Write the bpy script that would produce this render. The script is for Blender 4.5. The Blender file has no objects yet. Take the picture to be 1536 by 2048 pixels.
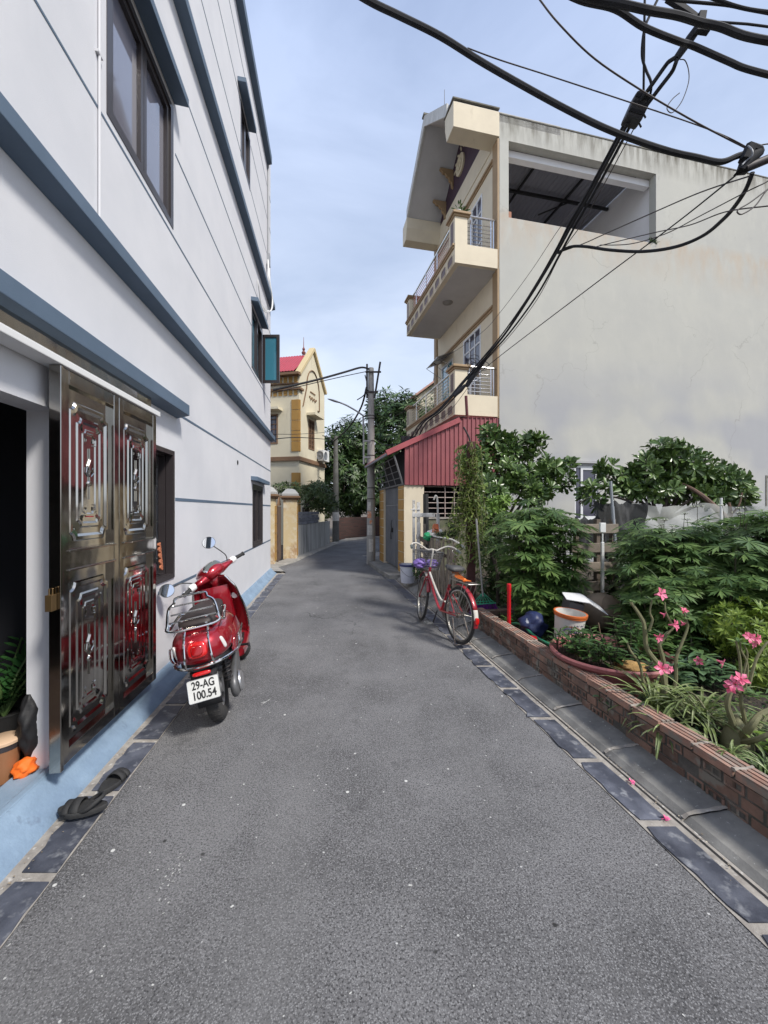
import bpy, bmesh, math, random
import numpy as np
from mathutils import Vector, Matrix, Quaternion
PI = math.pi
R = math.radians
V = Vector
random.seed(7)
scene = bpy.context.scene
COL = scene.collection

# ---------------- camera ----------------
cam_d = bpy.data.cameras.new('camera')
cam = bpy.data.objects.new('camera', cam_d)
COL.objects.link(cam)
cam.location = (0, 0, 1.5)
cam.rotation_euler = (R(90), 0, 0)
cam_d.sensor_fit = 'VERTICAL'
cam_d.sensor_height = 24
cam_d.sensor_width = 18
cam_d.lens = 24 * 800 / 2048
cam_d.shift_y = -4 / 2048
cam_d.clip_start = 0.05
cam_d.clip_end = 3000
scene.camera = cam

# ---------------- sky, sun, exposure ----------------
SUN_AZ = (0.78, -0.62)      # horizontal direction towards the sun
SUN_EL = R(49)
world = bpy.data.worlds.new('World')
scene.world = world
world.use_nodes = True
nt = world.node_tree
nt.nodes.clear()
wo = nt.nodes.new('ShaderNodeOutputWorld')
bg = nt.nodes.new('ShaderNodeBackground')
sky = nt.nodes.new('ShaderNodeTexSky')
sky.sky_type = 'NISHITA'
sky.sun_disc = False
sky.sun_elevation = SUN_EL
sky.sun_rotation = math.atan2(SUN_AZ[0], SUN_AZ[1])
sky.air_density = 1.0
sky.dust_density = 2.0
sky.ozone_density = 1.2
tc = nt.nodes.new('ShaderNodeTexCoord')
mp = nt.nodes.new('ShaderNodeMapping')
mp.inputs['Scale'].default_value = (1.0, 1.0, 2.6)
nz = nt.nodes.new('ShaderNodeTexNoise')
nz.inputs['Scale'].default_value = 1.7
nz.inputs['Detail'].default_value = 7
nz.inputs['Roughness'].default_value = 0.55
nz.inputs['Distortion'].default_value = 0.5
rmp = nt.nodes.new('ShaderNodeValToRGB')
rmp.color_ramp.elements[0].position = 0.36
rmp.color_ramp.elements[0].color = (0.58, 0.58, 0.58, 1)
rmp.color_ramp.elements[1].position = 0.68
rmp.color_ramp.elements[1].color = (1, 1, 1, 1)
mx = nt.nodes.new('ShaderNodeMixRGB')
sepw = nt.nodes.new('ShaderNodeSeparateXYZ')
gr = nt.nodes.new('ShaderNodeValToRGB')          # thin high cloud, whiter towards the horizon
gr.color_ramp.elements[0].position = 0.02
gr.color_ramp.elements[0].color = (0.86, 0.94, 1.06, 1)
gr.color_ramp.elements[1].position = 0.85
gr.color_ramp.elements[1].color = (0.50, 0.62, 0.91, 1)
gr.color_ramp.elements.new(0.35).color = (0.77, 0.87, 1.05, 1)
brt = nt.nodes.new('ShaderNodeVectorMath'); brt.operation = 'SCALE'; brt.inputs['Scale'].default_value = 5.7
nt.links.new(tc.outputs['Generated'], sepw.inputs[0])
nt.links.new(sepw.outputs['Z'], gr.inputs['Fac'])
nt.links.new(gr.outputs['Color'], brt.inputs[0])
nt.links.new(brt.outputs[0], mx.inputs[2])
nt.links.new(tc.outputs['Generated'], mp.inputs['Vector'])
nt.links.new(mp.outputs['Vector'], nz.inputs['Vector'])
nt.links.new(nz.outputs['Fac'], rmp.inputs['Fac'])
nt.links.new(rmp.outputs['Color'], mx.inputs[0])
nt.links.new(sky.outputs['Color'], mx.inputs[1])
nt.links.new(mx.outputs['Color'], bg.inputs['Color'])
bg.inputs['Strength'].default_value = 0.10
nt.links.new(bg.outputs['Background'], wo.inputs['Surface'])

sun_d = bpy.data.lights.new('sun', 'SUN')
sun_d.energy = 2.3
sun_d.angle = R(9)
sun_d.color = (1.0, 0.955, 0.88)
sun = bpy.data.objects.new('sun', sun_d)
COL.objects.link(sun)
_n = math.hypot(*SUN_AZ)
_sd = V((SUN_AZ[0] / _n * math.cos(SUN_EL), SUN_AZ[1] / _n * math.cos(SUN_EL), math.sin(SUN_EL)))
sun.rotation_euler = _sd.to_track_quat('Z', 'Y').to_euler()
sun.location = _sd * 30

scene.view_settings.view_transform = 'Standard'
scene.view_settings.look = 'None'
scene.view_settings.exposure = 0.92
scene.view_settings.gamma = 1
scene.view_settings.use_curve_mapping = False
scene.cycles.use_denoising = True
scene.cycles.max_bounces = 8
scene.cycles.diffuse_bounces = 4
scene.cycles.glossy_bounces = 4
scene.cycles.transparent_max_bounces = 12

# ---------------- materials ----------------
_mats = {}
def lin(r, g, b):
    f = lambda c: (c / 255 / 12.92) if c / 255 <= 0.04045 else ((c / 255 + 0.055) / 1.055) ** 2.4
    return (f(r), f(g), f(b))

def M(name, col, col2=None, scale=4.0, rough=0.7, metal=0.0, bump=0.0, bscale=60.0, island=0.0, stretch=(1, 1, 1),
      coat=0.0, detail=6.0, ramp=(0.35, 0.65), spec=0.5, rough2=None, col3=None, scale3=30.0, ramp3=(0.6, 0.7),
      trans=0.0, bdist=0.01, stretch3=(1, 1, 1), bump2=0.0, bscale2=6.0, hue=0.0):
    """general procedural material: two-colour noise, optional third speckle, per-island variation, bump"""
    if name in _mats:
        return _mats[name]
    m = bpy.data.materials.new(name)
    m.use_nodes = True
    t = m.node_tree
    b = t.nodes['Principled BSDF']
    L = t.links.new
    b.inputs['Roughness'].default_value = rough
    b.inputs['Metallic'].default_value = metal
    b.inputs['Specular IOR Level'].default_value = spec
    if coat:
        b.inputs['Coat Weight'].default_value = coat
        b.inputs['Coat Roughness'].default_value = 0.04
    tcn = t.nodes.new('ShaderNodeTexCoord')
    def mapped(s):
        mm = t.nodes.new('ShaderNodeMapping')
        mm.inputs['Scale'].default_value = s
        L(tcn.outputs['Object'], mm.inputs['Vector'])
        return mm.outputs['Vector']
    def noise(sc, vec, det=detail, ro=0.6):
        n = t.nodes.new('ShaderNodeTexNoise')
        n.inputs['Scale'].default_value = sc
        n.inputs['Detail'].default_value = det
        n.inputs['Roughness'].default_value = ro
        L(vec, n.inputs['Vector'])
        return n.outputs['Fac']
    def mr(src, a, c, lo=0.0, hi=1.0):
        n = t.nodes.new('ShaderNodeMapRange')
        n.inputs['From Min'].default_value = a
        n.inputs['From Max'].default_value = c
        n.inputs['To Min'].default_value = lo
        n.inputs['To Max'].default_value = hi
        L(src, n.inputs['Value'])
        return n.outputs['Result']
    c1 = t.nodes.new('ShaderNodeRGB')
    c1.outputs[0].default_value = (*col, 1)
    out = c1.outputs[0]
    if col2 is not None:
        f = mr(noise(scale, mapped(stretch)), *ramp)
        x = t.nodes.new('ShaderNodeMixRGB')
        L(f, x.inputs[0]); L(out, x.inputs[1]); x.inputs[2].default_value = (*col2, 1)
        out = x.outputs[0]
        if rough2 is not None:
            L(mr(f, 0, 1, rough, rough2), b.inputs['Roughness'])
    if col3 is not None:
        f3 = mr(noise(scale3, mapped(stretch3), 3.0), *ramp3)
        x = t.nodes.new('ShaderNodeMixRGB')
        L(f3, x.inputs[0]); L(out, x.inputs[1]); x.inputs[2].default_value = (*col3, 1)
        out = x.outputs[0]
    if island:
        g = t.nodes.new('ShaderNodeNewGeometry')
        hs = t.nodes.new('ShaderNodeHueSaturation')
        L(mr(g.outputs['Random Per Island'], 0, 1, 1 - island, 1 + island), hs.inputs['Value'])
        if hue:
            L(mr(g.outputs['Random Per Island'], 0, 1, 0.5 + hue, 0.5 - hue), hs.inputs['Hue'])
        L(out, hs.inputs['Color'])
        out = hs.outputs['Color']
    L(out, b.inputs['Base Color'])
    nrm = None
    if bump2:
        bn = t.nodes.new('ShaderNodeBump')
        bn.inputs['Strength'].default_value = bump2
        bn.inputs['Distance'].default_value = 0.05
        L(noise(bscale2, mapped((1, 1, 1)), 1.5), bn.inputs['Height'])
        nrm = bn.outputs['Normal']
    if bump:
        bn = t.nodes.new('ShaderNodeBump')
        bn.inputs['Strength'].default_value = bump
        bn.inputs['Distance'].default_value = bdist
        L(noise(bscale, mapped((1, 1, 1)), 4.0), bn.inputs['Height'])
        if nrm:
            L(nrm, bn.inputs['Normal'])
        nrm = bn.outputs['Normal']
    if nrm:
        L(nrm, b.inputs['Normal'])
    if trans:
        tr = t.nodes.new('ShaderNodeBsdfTranslucent')
        ms = t.nodes.new('ShaderNodeMixShader')
        ms.inputs[0].default_value = trans
        o = t.nodes['Material Output']
        L(out, tr.inputs['Color'])
        L(b.outputs[0], ms.inputs[1]); L(tr.outputs[0], ms.inputs[2]); L(ms.outputs[0], o.inputs['Surface'])
    _mats[name] = m
    return m

def nodes_of(m):
    return m.node_tree, m.node_tree.nodes['Principled BSDF']

# ---------------- object helpers ----------------
def tag(o, label=None, cat=None, group=None, kind=None):
    if label: o['label'] = label
    if cat: o['category'] = cat
    if group: o['group'] = group
    if kind: o['kind'] = kind
    return o

def thing(name, label, cat, loc=(0, 0, 0), rz=0.0, group=None, rot=None):
    o = bpy.data.objects.new(name, None)
    o.empty_display_size = 0.1
    COL.objects.link(o)
    o.location = loc
    o.rotation_euler = rot if rot else (0, 0, rz)
    return tag(o, label, cat, group)

def copy_tree(o, parent=None):
    c = o.copy()
    COL.objects.link(c)
    c.parent = parent
    for ch in [x for x in bpy.data.objects if x.parent == o]:
        copy_tree(ch, c)
    return c

def orth(d):
    d = V(d).normalized()
    a = V((0, 0, 1)) if abs(d.z) < 0.9 else V((1, 0, 0))
    x = d.cross(a).normalized()
    return x, d.cross(x).normalized()

class MB:
    def __init__(s):
        s.v, s.f, s.m = [], [], []
        s.mi = 0
        s.tf = None
    def add(s, vs, fs):
        b = len(s.v)
        if s.tf is not None:
            vs = [s.tf @ V(p) for p in vs]
        s.v.extend([tuple(p) for p in vs])
        for f in fs:
            s.f.append(tuple(i + b for i in f)); s.m.append(s.mi)
        return s
    def box(s, x0, x1, y0, y1, z0, z1):
        vs = [(x, y, z) for z in (z0, z1) for x, y in ((x0, y0), (x1, y0), (x1, y1), (x0, y1))]
        return s.add(vs, [(3, 2, 1, 0), (4, 5, 6, 7), (0, 1, 5, 4), (1, 2, 6, 5), (2, 3, 7, 6), (3, 0, 4, 7)])
    def obox(s, c, ax, ay, az):
        """box from centre and three half-axis vectors"""
        c, ax, ay, az = V(c), V(ax), V(ay), V(az)
        vs = [c + sx * ax + sy * ay + sz * az for sz in (-1, 1) for sx, sy in ((-1, -1), (1, -1), (1, 1), (-1, 1))]
        return s.add(vs, [(3, 2, 1, 0), (4, 5, 6, 7), (0, 1, 5, 4), (1, 2, 6, 5), (2, 3, 7, 6), (3, 0, 4, 7)])
    def bar(s, a, b, w, h, up=(0, 0, 1)):
        a, b = V(a), V(b)
        d = (b - a)
        up = V(up)
        x = d.normalized().cross(up).normalized()
        z = x.cross(d.normalized()).normalized()
        return s.obox((a + b) / 2, d / 2, x * w / 2, z * h / 2)
    def prism(s, poly, fn, d0, d1):
        """poly: 2D points; fn(a,b,d)->3D"""
        n = len(poly)
        vs = [fn(a, b, d0) for a, b in poly] + [fn(a, b, d1) for a, b in poly]
        fs = [tuple(range(n))[::-1], tuple(range(n, 2 * n))]
        fs += [(i, (i + 1) % n, (i + 1) % n + n, i + n) for i in range(n)]
        return s.add(vs, fs)
    def tube(s, pts, r, n=8, closed=False, caps=True, flat=1.0):
        pts = [V(p) for p in pts]
        m = len(pts)
        rs = r if isinstance(r, (list, tuple)) else [r] * m
        vs, fs = [], []
        px = None
        for i, p in enumerate(pts):
            a = pts[(i - 1) % m] if (closed or i > 0) else p
            c = pts[(i + 1) % m] if (closed or i < m - 1) else p
            d = (c - a)
            d = d.normalized() if d.length > 1e-9 else V((0, 0, 1))
            if px is None:
                x, y = orth(d)
            else:
                x = (px - d * px.dot(d))
                x = x.normalized() if x.length > 1e-6 else orth(d)[0]
                y = d.cross(x).normalized()
            px = x
            for k in range(n):
                t = 2 * PI * k / n
                vs.append(p + (x * math.cos(t) + y * math.sin(t) * flat) * rs[i])
        for i in range(m if closed else m - 1):
            j = (i + 1) % m
            for k in range(n):
                l = (k + 1) % n
                fs.append((i * n + k, i * n + l, j * n + l, j * n + k))
        if caps and not closed:
            fs.append(tuple(range(n))[::-1])
            fs.append(tuple((m - 1) * n + k for k in range(n)))
        return s.add(vs, fs)
    def lathe(s, prof, n=24, c=(0, 0, 0), axis=(0, 0, 1), caps=True, sx=1.0, sy=1.0):
        ax = V(axis).normalized()
        x, y = orth(ax)
        c = V(c)
        vs, fs = [], []
        for r, h in prof:
            for k in range(n):
                t = 2 * PI * k / n
                vs.append(c + ax * h + x * (r * sx * math.cos(t)) + y * (r * sy * math.sin(t)))
        for i in range(len(prof) - 1):
            for k in range(n):
                l = (k + 1) % n
                fs.append((i * n + k, i * n + l, (i + 1) * n + l, (i + 1) * n + k))
        if caps:
            fs.append(tuple(range(n))[::-1])
            fs.append(tuple((len(prof) - 1) * n + k for k in range(n)))
        return s.add(vs, fs)
    def ball(s, c, r, n=12, m=8, sc=(1, 1, 1)):
        vs, fs = [], []
        c = V(c)
        for i in range(m + 1):
            a = PI * i / m
            for k in range(n):
                t = 2 * PI * k / n
                vs.append(c + V((r * sc[0] * math.sin(a) * math.cos(t), r * sc[1] * math.sin(a) * math.sin(t), r * sc[2] * math.cos(a))))
        for i in range(m):
            for k in range(n):
                l = (k + 1) % n
                fs.append((i * n + k, (i + 1) * n + k, (i + 1) * n + l, i * n + l))
        return s.add(vs, fs)
    def loft(s, rings, closed=True, caps=True):
        n = len(rings[0])
        vs = [p for r in rings for p in r]
        fs = []
        for i in range(len(rings) - 1):
            for k in range(n if closed else n - 1):
                l = (k + 1) % n
                fs.append((i * n + k, i * n + l, (i + 1) * n + l, (i + 1) * n + k))
        if caps and closed:
            fs.append(tuple(range(n))[::-1])
            fs.append(tuple((len(rings) - 1) * n + k for k in range(n)))
        return s.add(vs, fs)
    def quad(s, a, b, c, d):
        return s.add([a, b, c, d], [(0, 1, 2, 3)])
    def build(s, name, mat, parent=None, smooth=False, bevel=0.0, solid=0.0, angle=40, fix=True, label=None, sub=0):
        me = bpy.data.meshes.new(name)
        me.from_pydata(s.v, [], s.f)
        mats = mat if isinstance(mat, (list, tuple)) else [mat]
        for q in mats:
            me.materials.append(q)
        if len(mats) > 1:
            me.polygons.foreach_set('material_index', s.m)
        if fix:
            bm = bmesh.new(); bm.from_mesh(me)
            bmesh.ops.remove_doubles(bm, verts=bm.verts, dist=1e-6)
            bmesh.ops.recalc_face_normals(bm, faces=bm.faces)
            bm.to_mesh(me); bm.free()
        me.update()
        if smooth:
            me.polygons.foreach_set('use_smooth', [True] * len(me.polygons))
            if angle < 180:
                me.set_sharp_from_angle(angle=R(angle))
        o = bpy.data.objects.new(name, me)
        COL.objects.link(o)
        if parent: o.parent = parent
        if solid:
            md = o.modifiers.new('solid', 'SOLIDIFY'); md.thickness = solid; md.offset = 0
        if bevel:
            md = o.modifiers.new('bevel', 'BEVEL'); md.width = bevel; md.segments = 2; md.limit_method = 'ANGLE'; md.angle_limit = R(35)
        if sub:
            md = o.modifiers.new('sub', 'SUBSURF'); md.levels = sub; md.render_levels = sub
        if label: o['label'] = label
        return o

def smooth_pts(pts, n=6, closed=False):
    """Catmull-Rom through points"""
    P_ = [V(p) for p in pts]
    m = len(P_)
    out = []
    rng = range(m) if closed else range(m - 1)
    for i in rng:
        if closed:
            p0, p1, p2, p3 = P_[(i - 1) % m], P_[i], P_[(i + 1) % m], P_[(i + 2) % m]
        else:
            p0, p1, p2, p3 = P_[max(i - 1, 0)], P_[i], P_[i + 1], P_[min(i + 2, m - 1)]
        for k in range(n):
            t = k / n
            out.append(0.5 * ((2 * p1) + (p2 - p0) * t + (2 * p0 - 5 * p1 + 4 * p2 - p3) * t * t + (3 * p1 - p0 - 3 * p2 + p3) * t ** 3))
    if not closed:
        out.append(P_[-1])
    return out

def at(px, py, Y):
    """photo pixel and depth -> world point (used to read positions off the photograph)"""
    return V(((px - 768) / 800 * Y, Y, 1.5 - (py - 1020) / 800 * Y))

def ground(px, py, z=0.0):
    Y = 800 * (1.5 - z) / (py - 1020)
    return V(((px - 768) / 800 * Y, Y, z))

def holes_wall(mb, fn, a0, a1, z0, z1, holes, d0, d1):
    """wall slab between depths d0 (outer) and d1 (inner) with rectangular holes (a0,a1,z0,z1); fn(a,d,z)"""
    As = sorted({a0, a1} | {h[0] for h in holes} | {h[1] for h in holes})
    Zs = sorted({z0, z1} | {h[2] for h in holes} | {h[3] for h in holes})
    inside = lambda a, z: any(h[0] < a < h[1] and h[2] < z < h[3] for h in holes)
    full = {}
    for i in range(len(As) - 1):
        for j in range(len(Zs) - 1):
            full[i, j] = not inside((As[i] + As[i + 1]) / 2, (Zs[j] + Zs[j + 1]) / 2)
    for (i, j), ok in full.items():
        if not ok: continue
        A, B, C, D = As[i], As[i + 1], Zs[j], Zs[j + 1]
        mb.quad(fn(A, d0, C), fn(B, d0, C), fn(B, d0, D), fn(A, d0, D))
        mb.quad(fn(A, d1, C), fn(A, d1, D), fn(B, d1, D), fn(B, d1, C))
        if not full.get((i - 1, j)): mb.quad(fn(A, d0, C), fn(A, d0, D), fn(A, d1, D), fn(A, d1, C))
        if not full.get((i + 1, j)): mb.quad(fn(B, d0, C), fn(B, d1, C), fn(B, d1, D), fn(B, d0, D))
        if not full.get((i, j - 1)): mb.quad(fn(A, d0, C), fn(A, d1, C), fn(B, d1, C), fn(B, d0, C))
        if not full.get((i, j + 1)): mb.quad(fn(A, d0, D), fn(B, d0, D), fn(B, d1, D), fn(A, d1, D))

def text_mesh(txt, size, depth=0.001, sx=1.0):
    cu = bpy.data.curves.new('writing', 'FONT')
    cu.body = txt; cu.size = size; cu.extrude = depth; cu.align_x = 'CENTER'; cu.align_y = 'CENTER'
    cu.offset = size * 0.022
    ob = bpy.data.objects.new('writing', cu)
    COL.objects.link(ob)
    bpy.context.view_layer.update()
    me = bpy.data.meshes.new_from_object(ob)
    me = me.copy()
    bpy.data.objects.remove(ob); bpy.data.curves.remove(cu)
    for v in me.vertices:
        v.co.x *= sx
    return me

def text_obj(name, txt, size, mat, parent, loc, rot, sx=1.0, depth=0.001):
    me = text_mesh(txt, size, depth, sx)
    me.materials.clear(); me.materials.append(mat)
    o = bpy.data.objects.new(name, me)
    COL.objects.link(o)
    o.parent = parent; o.location = loc; o.rotation_euler = rot
    return o

def scatter(tv, tf, mats):
    """many transformed copies of a small template as ONE vertex/face list (leaves of one plant)"""
    tv = np.array([list(p) + [1.0] for p in tv])
    n = len(tv)
    vs, fs = [], []
    for i, m in enumerate(mats):
        q = tv @ np.array(m).T
        vs.append(q[:, :3])
        fs.extend([tuple(a + i * n for a in f) for f in tf])
    return (np.concatenate(vs) if vs else np.zeros((0, 3))).tolist(), fs
# ======================= GROUND, ROAD, KERBS =======================
m_asph = M('asphalt', (0.096, 0.095, 0.098), (0.192, 0.190, 0.195), scale=1.3, rough=0.85, bump=0.9, bscale=150, bdist=0.005,
           col3=(0.035, 0.035, 0.037), scale3=120, ramp3=(0.47, 0.66), detail=10, ramp=(0.34, 0.66), spec=0.35)
def _asphalt_extra():
    t, b = nodes_of(m_asph); L = t.links.new
    src = b.inputs['Base Color'].links[0].from_socket
    tcn = t.nodes.new('ShaderNodeTexCoord')
    def vor(sc, thr, rnd, feather=0.01, wob=0.0):
        vn = t.nodes.new('ShaderNodeTexVoronoi'); vn.inputs['Scale'].default_value = sc; vn.inputs['Randomness'].default_value = 1
        L(tcn.outputs['Object'], vn.inputs['Vector'])
        a = t.nodes.new('ShaderNodeMapRange'); a.inputs['From Min'].default_value = thr + feather; a.inputs['From Max'].default_value = thr
        L(vn.outputs['Distance'], a.inputs['Value'])
        sp = t.nodes.new('ShaderNodeSeparateColor'); L(vn.outputs['Color'], sp.inputs['Color'])
        c = t.nodes.new('ShaderNodeMath'); c.operation = 'GREATER_THAN'; c.inputs[1].default_value = rnd
        L(sp.outputs['Red'], c.inputs[0])
        mm = t.nodes.new('ShaderNodeMath'); mm.operation = 'MULTIPLY'
        L(a.outputs['Result'], mm.inputs[0]); L(c.outputs[0], mm.inputs[1])
        return mm.outputs[0]
    def mix(f, src, col):
        x = t.nodes.new('ShaderNodeMixRGB'); L(f, x.inputs[0]); L(src, x.inputs[1]); x.inputs[2].default_value = (*col, 1)
        return x.outputs[0]
    # light stone chips, white paint drops, darker oil patches
    src = mix(vor(190, 0.32, 0.60, 0.3), src, (0.24, 0.24, 0.245))
    src = mix(vor(7, 0.05, 0.60, 0.02), src, (0.60, 0.60, 0.58))
    src = mix(vor(19, 0.07, 0.84, 0.03), src, (0.5, 0.5, 0.49))
    src = mix(vor(4.3, 0.03, 0.5, 0.02), src, (0.02, 0.02, 0.02))
    n = t.nodes.new('ShaderNodeTexNoise'); n.inputs['Scale'].default_value = 3.3; n.inputs['Detail'].default_value = 8; n.inputs['Roughness'].default_value = 0.75
    L(tcn.outputs['Object'], n.inputs['Vector'])
    a = t.nodes.new('ShaderNodeMapRange'); a.inputs['From Min'].default_value = 0.58; a.inputs['From Max'].default_value = 0.72; a.inputs['To Max'].default_value = 0.55
    L(n.outputs['Fac'], a.inputs['Value'])
    src = mix(a.outputs['Result'], src, (0.035, 0.035, 0.038))
    # pale scuffs, worn tracks and hairline cracks
    def nz_(sc, det, ro, st=(1, 1, 1), dist=0.0):
        mm = t.nodes.new('ShaderNodeMapping'); mm.inputs['Scale'].default_value = st; L(tcn.outputs['Object'], mm.inputs['Vector'])
        k = t.nodes.new('ShaderNodeTexNoise'); k.inputs['Scale'].default_value = sc; k.inputs['Detail'].default_value = det; k.inputs['Roughness'].default_value = ro; k.inputs['Distortion'].default_value = dist
        L(mm.outputs['Vector'], k.inputs['Vector']); return k.outputs['Fac']
    def rr_(f, a_, b_, lo, hi):
        k = t.nodes.new('ShaderNodeMapRange'); k.inputs[1].default_value = a_; k.inputs[2].default_value = b_; k.inputs[3].default_value = lo; k.inputs[4].default_value = hi
        L(f, k.inputs['Value']); return k.outputs['Result']
    src = mix(rr_(nz_(0.9, 3, .5, (2.2, .35, 1)), .5, .68, 0, .32), src, (0.21, 0.208, 0.21))
    src = mix(rr_(nz_(5.5, 10, .8), .655, .72, 0, .55), src, (0.34, 0.34, 0.335))
    src = mix(rr_(nz_(13, 6, .7, (1, 1, 1), 1.5), .70, .74, 0, .6), src, (0.42, 0.42, 0.41))
    vc = t.nodes.new('ShaderNodeTexVoronoi'); vc.feature = 'DISTANCE_TO_EDGE'; vc.inputs['Scale'].default_value = 0.55
    nd = t.nodes.new('ShaderNodeTexNoise'); nd.inputs['Scale'].default_value = 3.0; nd.inputs['Detail'].default_value = 6
    L(tcn.outputs['Object'], nd.inputs['Vector'])
    va = t.nodes.new('ShaderNodeVectorMath'); va.operation = 'MULTIPLY_ADD'; va.inputs[1].default_value = (.55, .55, 0)
    L(nd.outputs['Color'], va.inputs[0]); L(tcn.outputs['Object'], va.inputs[2]); L(va.outputs[0], vc.inputs['Vector'])
    kk = t.nodes.new('ShaderNodeMath'); kk.operation = 'MULTIPLY'
    L(rr_(vc.outputs['Distance'], .0035, .0012, 0, .75), kk.inputs[0]); L(rr_(nz_(.7, 2, .5), .50, .60, 0, 1), kk.inputs[1])
    src = mix(kk.outputs[0], src, (0.03, 0.03, 0.032))
    L(src, b.inputs['Base Color'])
_asphalt_extra()
m_dirt = M('dirt', (0.16, 0.13, 0.10), (0.08, 0.065, 0.05), scale=3, rough=0.95, bump=0.8, bscale=40, bdist=0.02)
m_conc = M('concrete_slab', (0.25, 0.245, 0.23), (0.135, 0.133, 0.128), scale=5, rough=0.85, bump=0.4, bscale=120, bdist=0.004,
           col3=(0.42, 0.42, 0.40), scale3=38, ramp3=(0.66, 0.72))
m_slate = M('slate_tile', (0.045, 0.05, 0.068), (0.13, 0.14, 0.175), scale=5, ramp=(.42, .72), rough=0.55, bump=0.35, bscale=90, island=0.18,
            col3=(0.30, 0.31, 0.33), scale3=16, ramp3=(0.56, 0.78), rough2=0.75, bdist=0.004)
m_grout = M('cement_joint', (0.36, 0.335, 0.30), (0.22, 0.20, 0.18), scale=14, rough=0.95, bump=0.5, bscale=90, bdist=0.004,
            col3=(0.50, 0.48, 0.45), scale3=30, ramp3=(0.6, 0.7))
m_soil = M('garden_soil', (0.055, 0.042, 0.032), (0.03, 0.024, 0.018), scale=6, rough=0.95, bump=1.0, bscale=45, bdist=0.03,
           col3=(0.11, 0.10, 0.05), scale3=22, ramp3=(0.55, 0.65))

def lx(x0, Y, k): return x0 - k * Y
KL, KR = 0.127, 0.1717

def flat(name, pts, z, mat, kind='structure', thick=0.0):
    bm = bmesh.new()
    vs = [bm.verts.new((p[0], p[1], z)) for p in pts]
    f = bm.faces.new(vs)
    bmesh.ops.triangulate(bm, faces=[f])
    bmesh.ops.recalc_face_normals(bm, faces=bm.faces)
    me = bpy.data.meshes.new(name); bm.to_mesh(me); bm.free()
    me.materials.append(mat)
    for p in me.polygons:
        if p.normal.z < 0: p.flip()
    o = bpy.data.objects.new(name, me); COL.objects.link(o)
    return tag(o, kind=kind)

flat('ground', [(-1200, -1200), (1200, -1200), (1200, 1200), (-1200, 1200)], -0.03, m_dirt)

left_edge = [(lx(-1.136, -4, KL), -4), (lx(-1.136, 9.6, KL), 9.6), (-2.78, 10.4), (-2.56, 11.4), (-2.36, 14.2), (-2.14, 17.0),
             (-1.75, 19.6), (-0.7, 21.6), (2.5, 22.6), (14, 23.5)]
right_edge = [(14, 19.4), (3.0, 18.6), (0.9, 17.2), (-0.25, 14.6), (lx(1.546, 11.6, KR), 11.6), (lx(1.546, -4, KR), -4)]
road = flat('road', left_edge + right_edge, 0.0, m_asph)

# left margin: cement bed and slate tiles
def strip_tiles(name, x0, x1, k, joints, z, ragged=0.012):
    mb = MB()
    rnd = random.Random(len(joints) * 7 + 1)
    for a, b in zip(joints[:-1], joints[1:]):
        a2, b2 = a + 0.028, b - 0.016
        n = 7
        lft = [(lx(x0, a2 + (b2 - a2) * i / n, k) + rnd.uniform(-1, 1) * 0.004, a2 + (b2 - a2) * i / n) for i in range(n + 1)]
        rgt = [(lx(x1, a2 + (b2 - a2) * i / n, k) + rnd.uniform(-1, 1) * ragged * (1.9 if i in (0, n) else 1), a2 + (b2 - a2) * i / n) for i in range(n + 1)]
        poly = lft + rgt[::-1]
        mb.prism(poly, lambda p, q, d: (p, q, d), z - 0.006, z)
    o = mb.build(name, m_slate)
    return tag(o, kind='structure')
flat('pavement_bed_left', [(lx(-1.1352, -4, KL), -4), (lx(-1.1352, 9.5, KL), 9.5), (lx(-1.45, 9.5, KL), 9.5), (lx(-1.45, -4, KL), -4)], 0.004, m_grout)
strip_tiles('pavement_tiles_left', -1.142, -1.285, KL, [1.62 - 0.48 * 9 + 0.48 * i for i in range(26)], 0.010)
# right margin
flat('pavement_bed_right', [(lx(1.5452, -4, KR), -4), (lx(1.79, -4, KR), -4), (lx(1.79, 13.2, KR), 13.2), (lx(1.5452, 13.2, KR), 13.2)], 0.004, m_grout)
strip_tiles('pavement_tiles_right', 1.698, 1.550, KR, [1.42 - 0.48 * 9 + 0.48 * i for i in range(34)], 0.010)
# sloping gutter slabs
mb = MB()
rnd = random.Random(3)
js = [1.41 - 0.52 * 9 + 0.52 * i for i in range(31)]
for i, (a, b) in enumerate(zip(js[:-1], js[1:])):
    a2, b2 = a + 0.006, b - 0.006
    dz = rnd.uniform(-0.004, 0.004)
    far = a > 5.0
    prof = [(1.765, -0.02), (1.765, 0.006 + dz), (1.80, 0.03 + dz), (1.98, 0.062 + dz), (2.0, 0.06 + dz), (2.0, -0.02)] if not far else \
           [(1.765, -0.02), (1.765, 0.006 + dz), (1.80, 0.035 + dz), (1.97, 0.10 + dz), (2.14, 0.105 + dz), (2.14, -0.02)]
    for Y0, Y1 in ((a2, b2),):
        r0 = [(lx(x, Y0, KR), Y0, z) for x, z in prof]
        r1 = [(lx(x, Y1, KR), Y1, z) for x, z in prof]
        mb.loft([r0, r1])
tag(mb.build('gutter_slabs', m_conc, bevel=0.004), kind='structure')
mb = MB(); rnd = random.Random(19)
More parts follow.
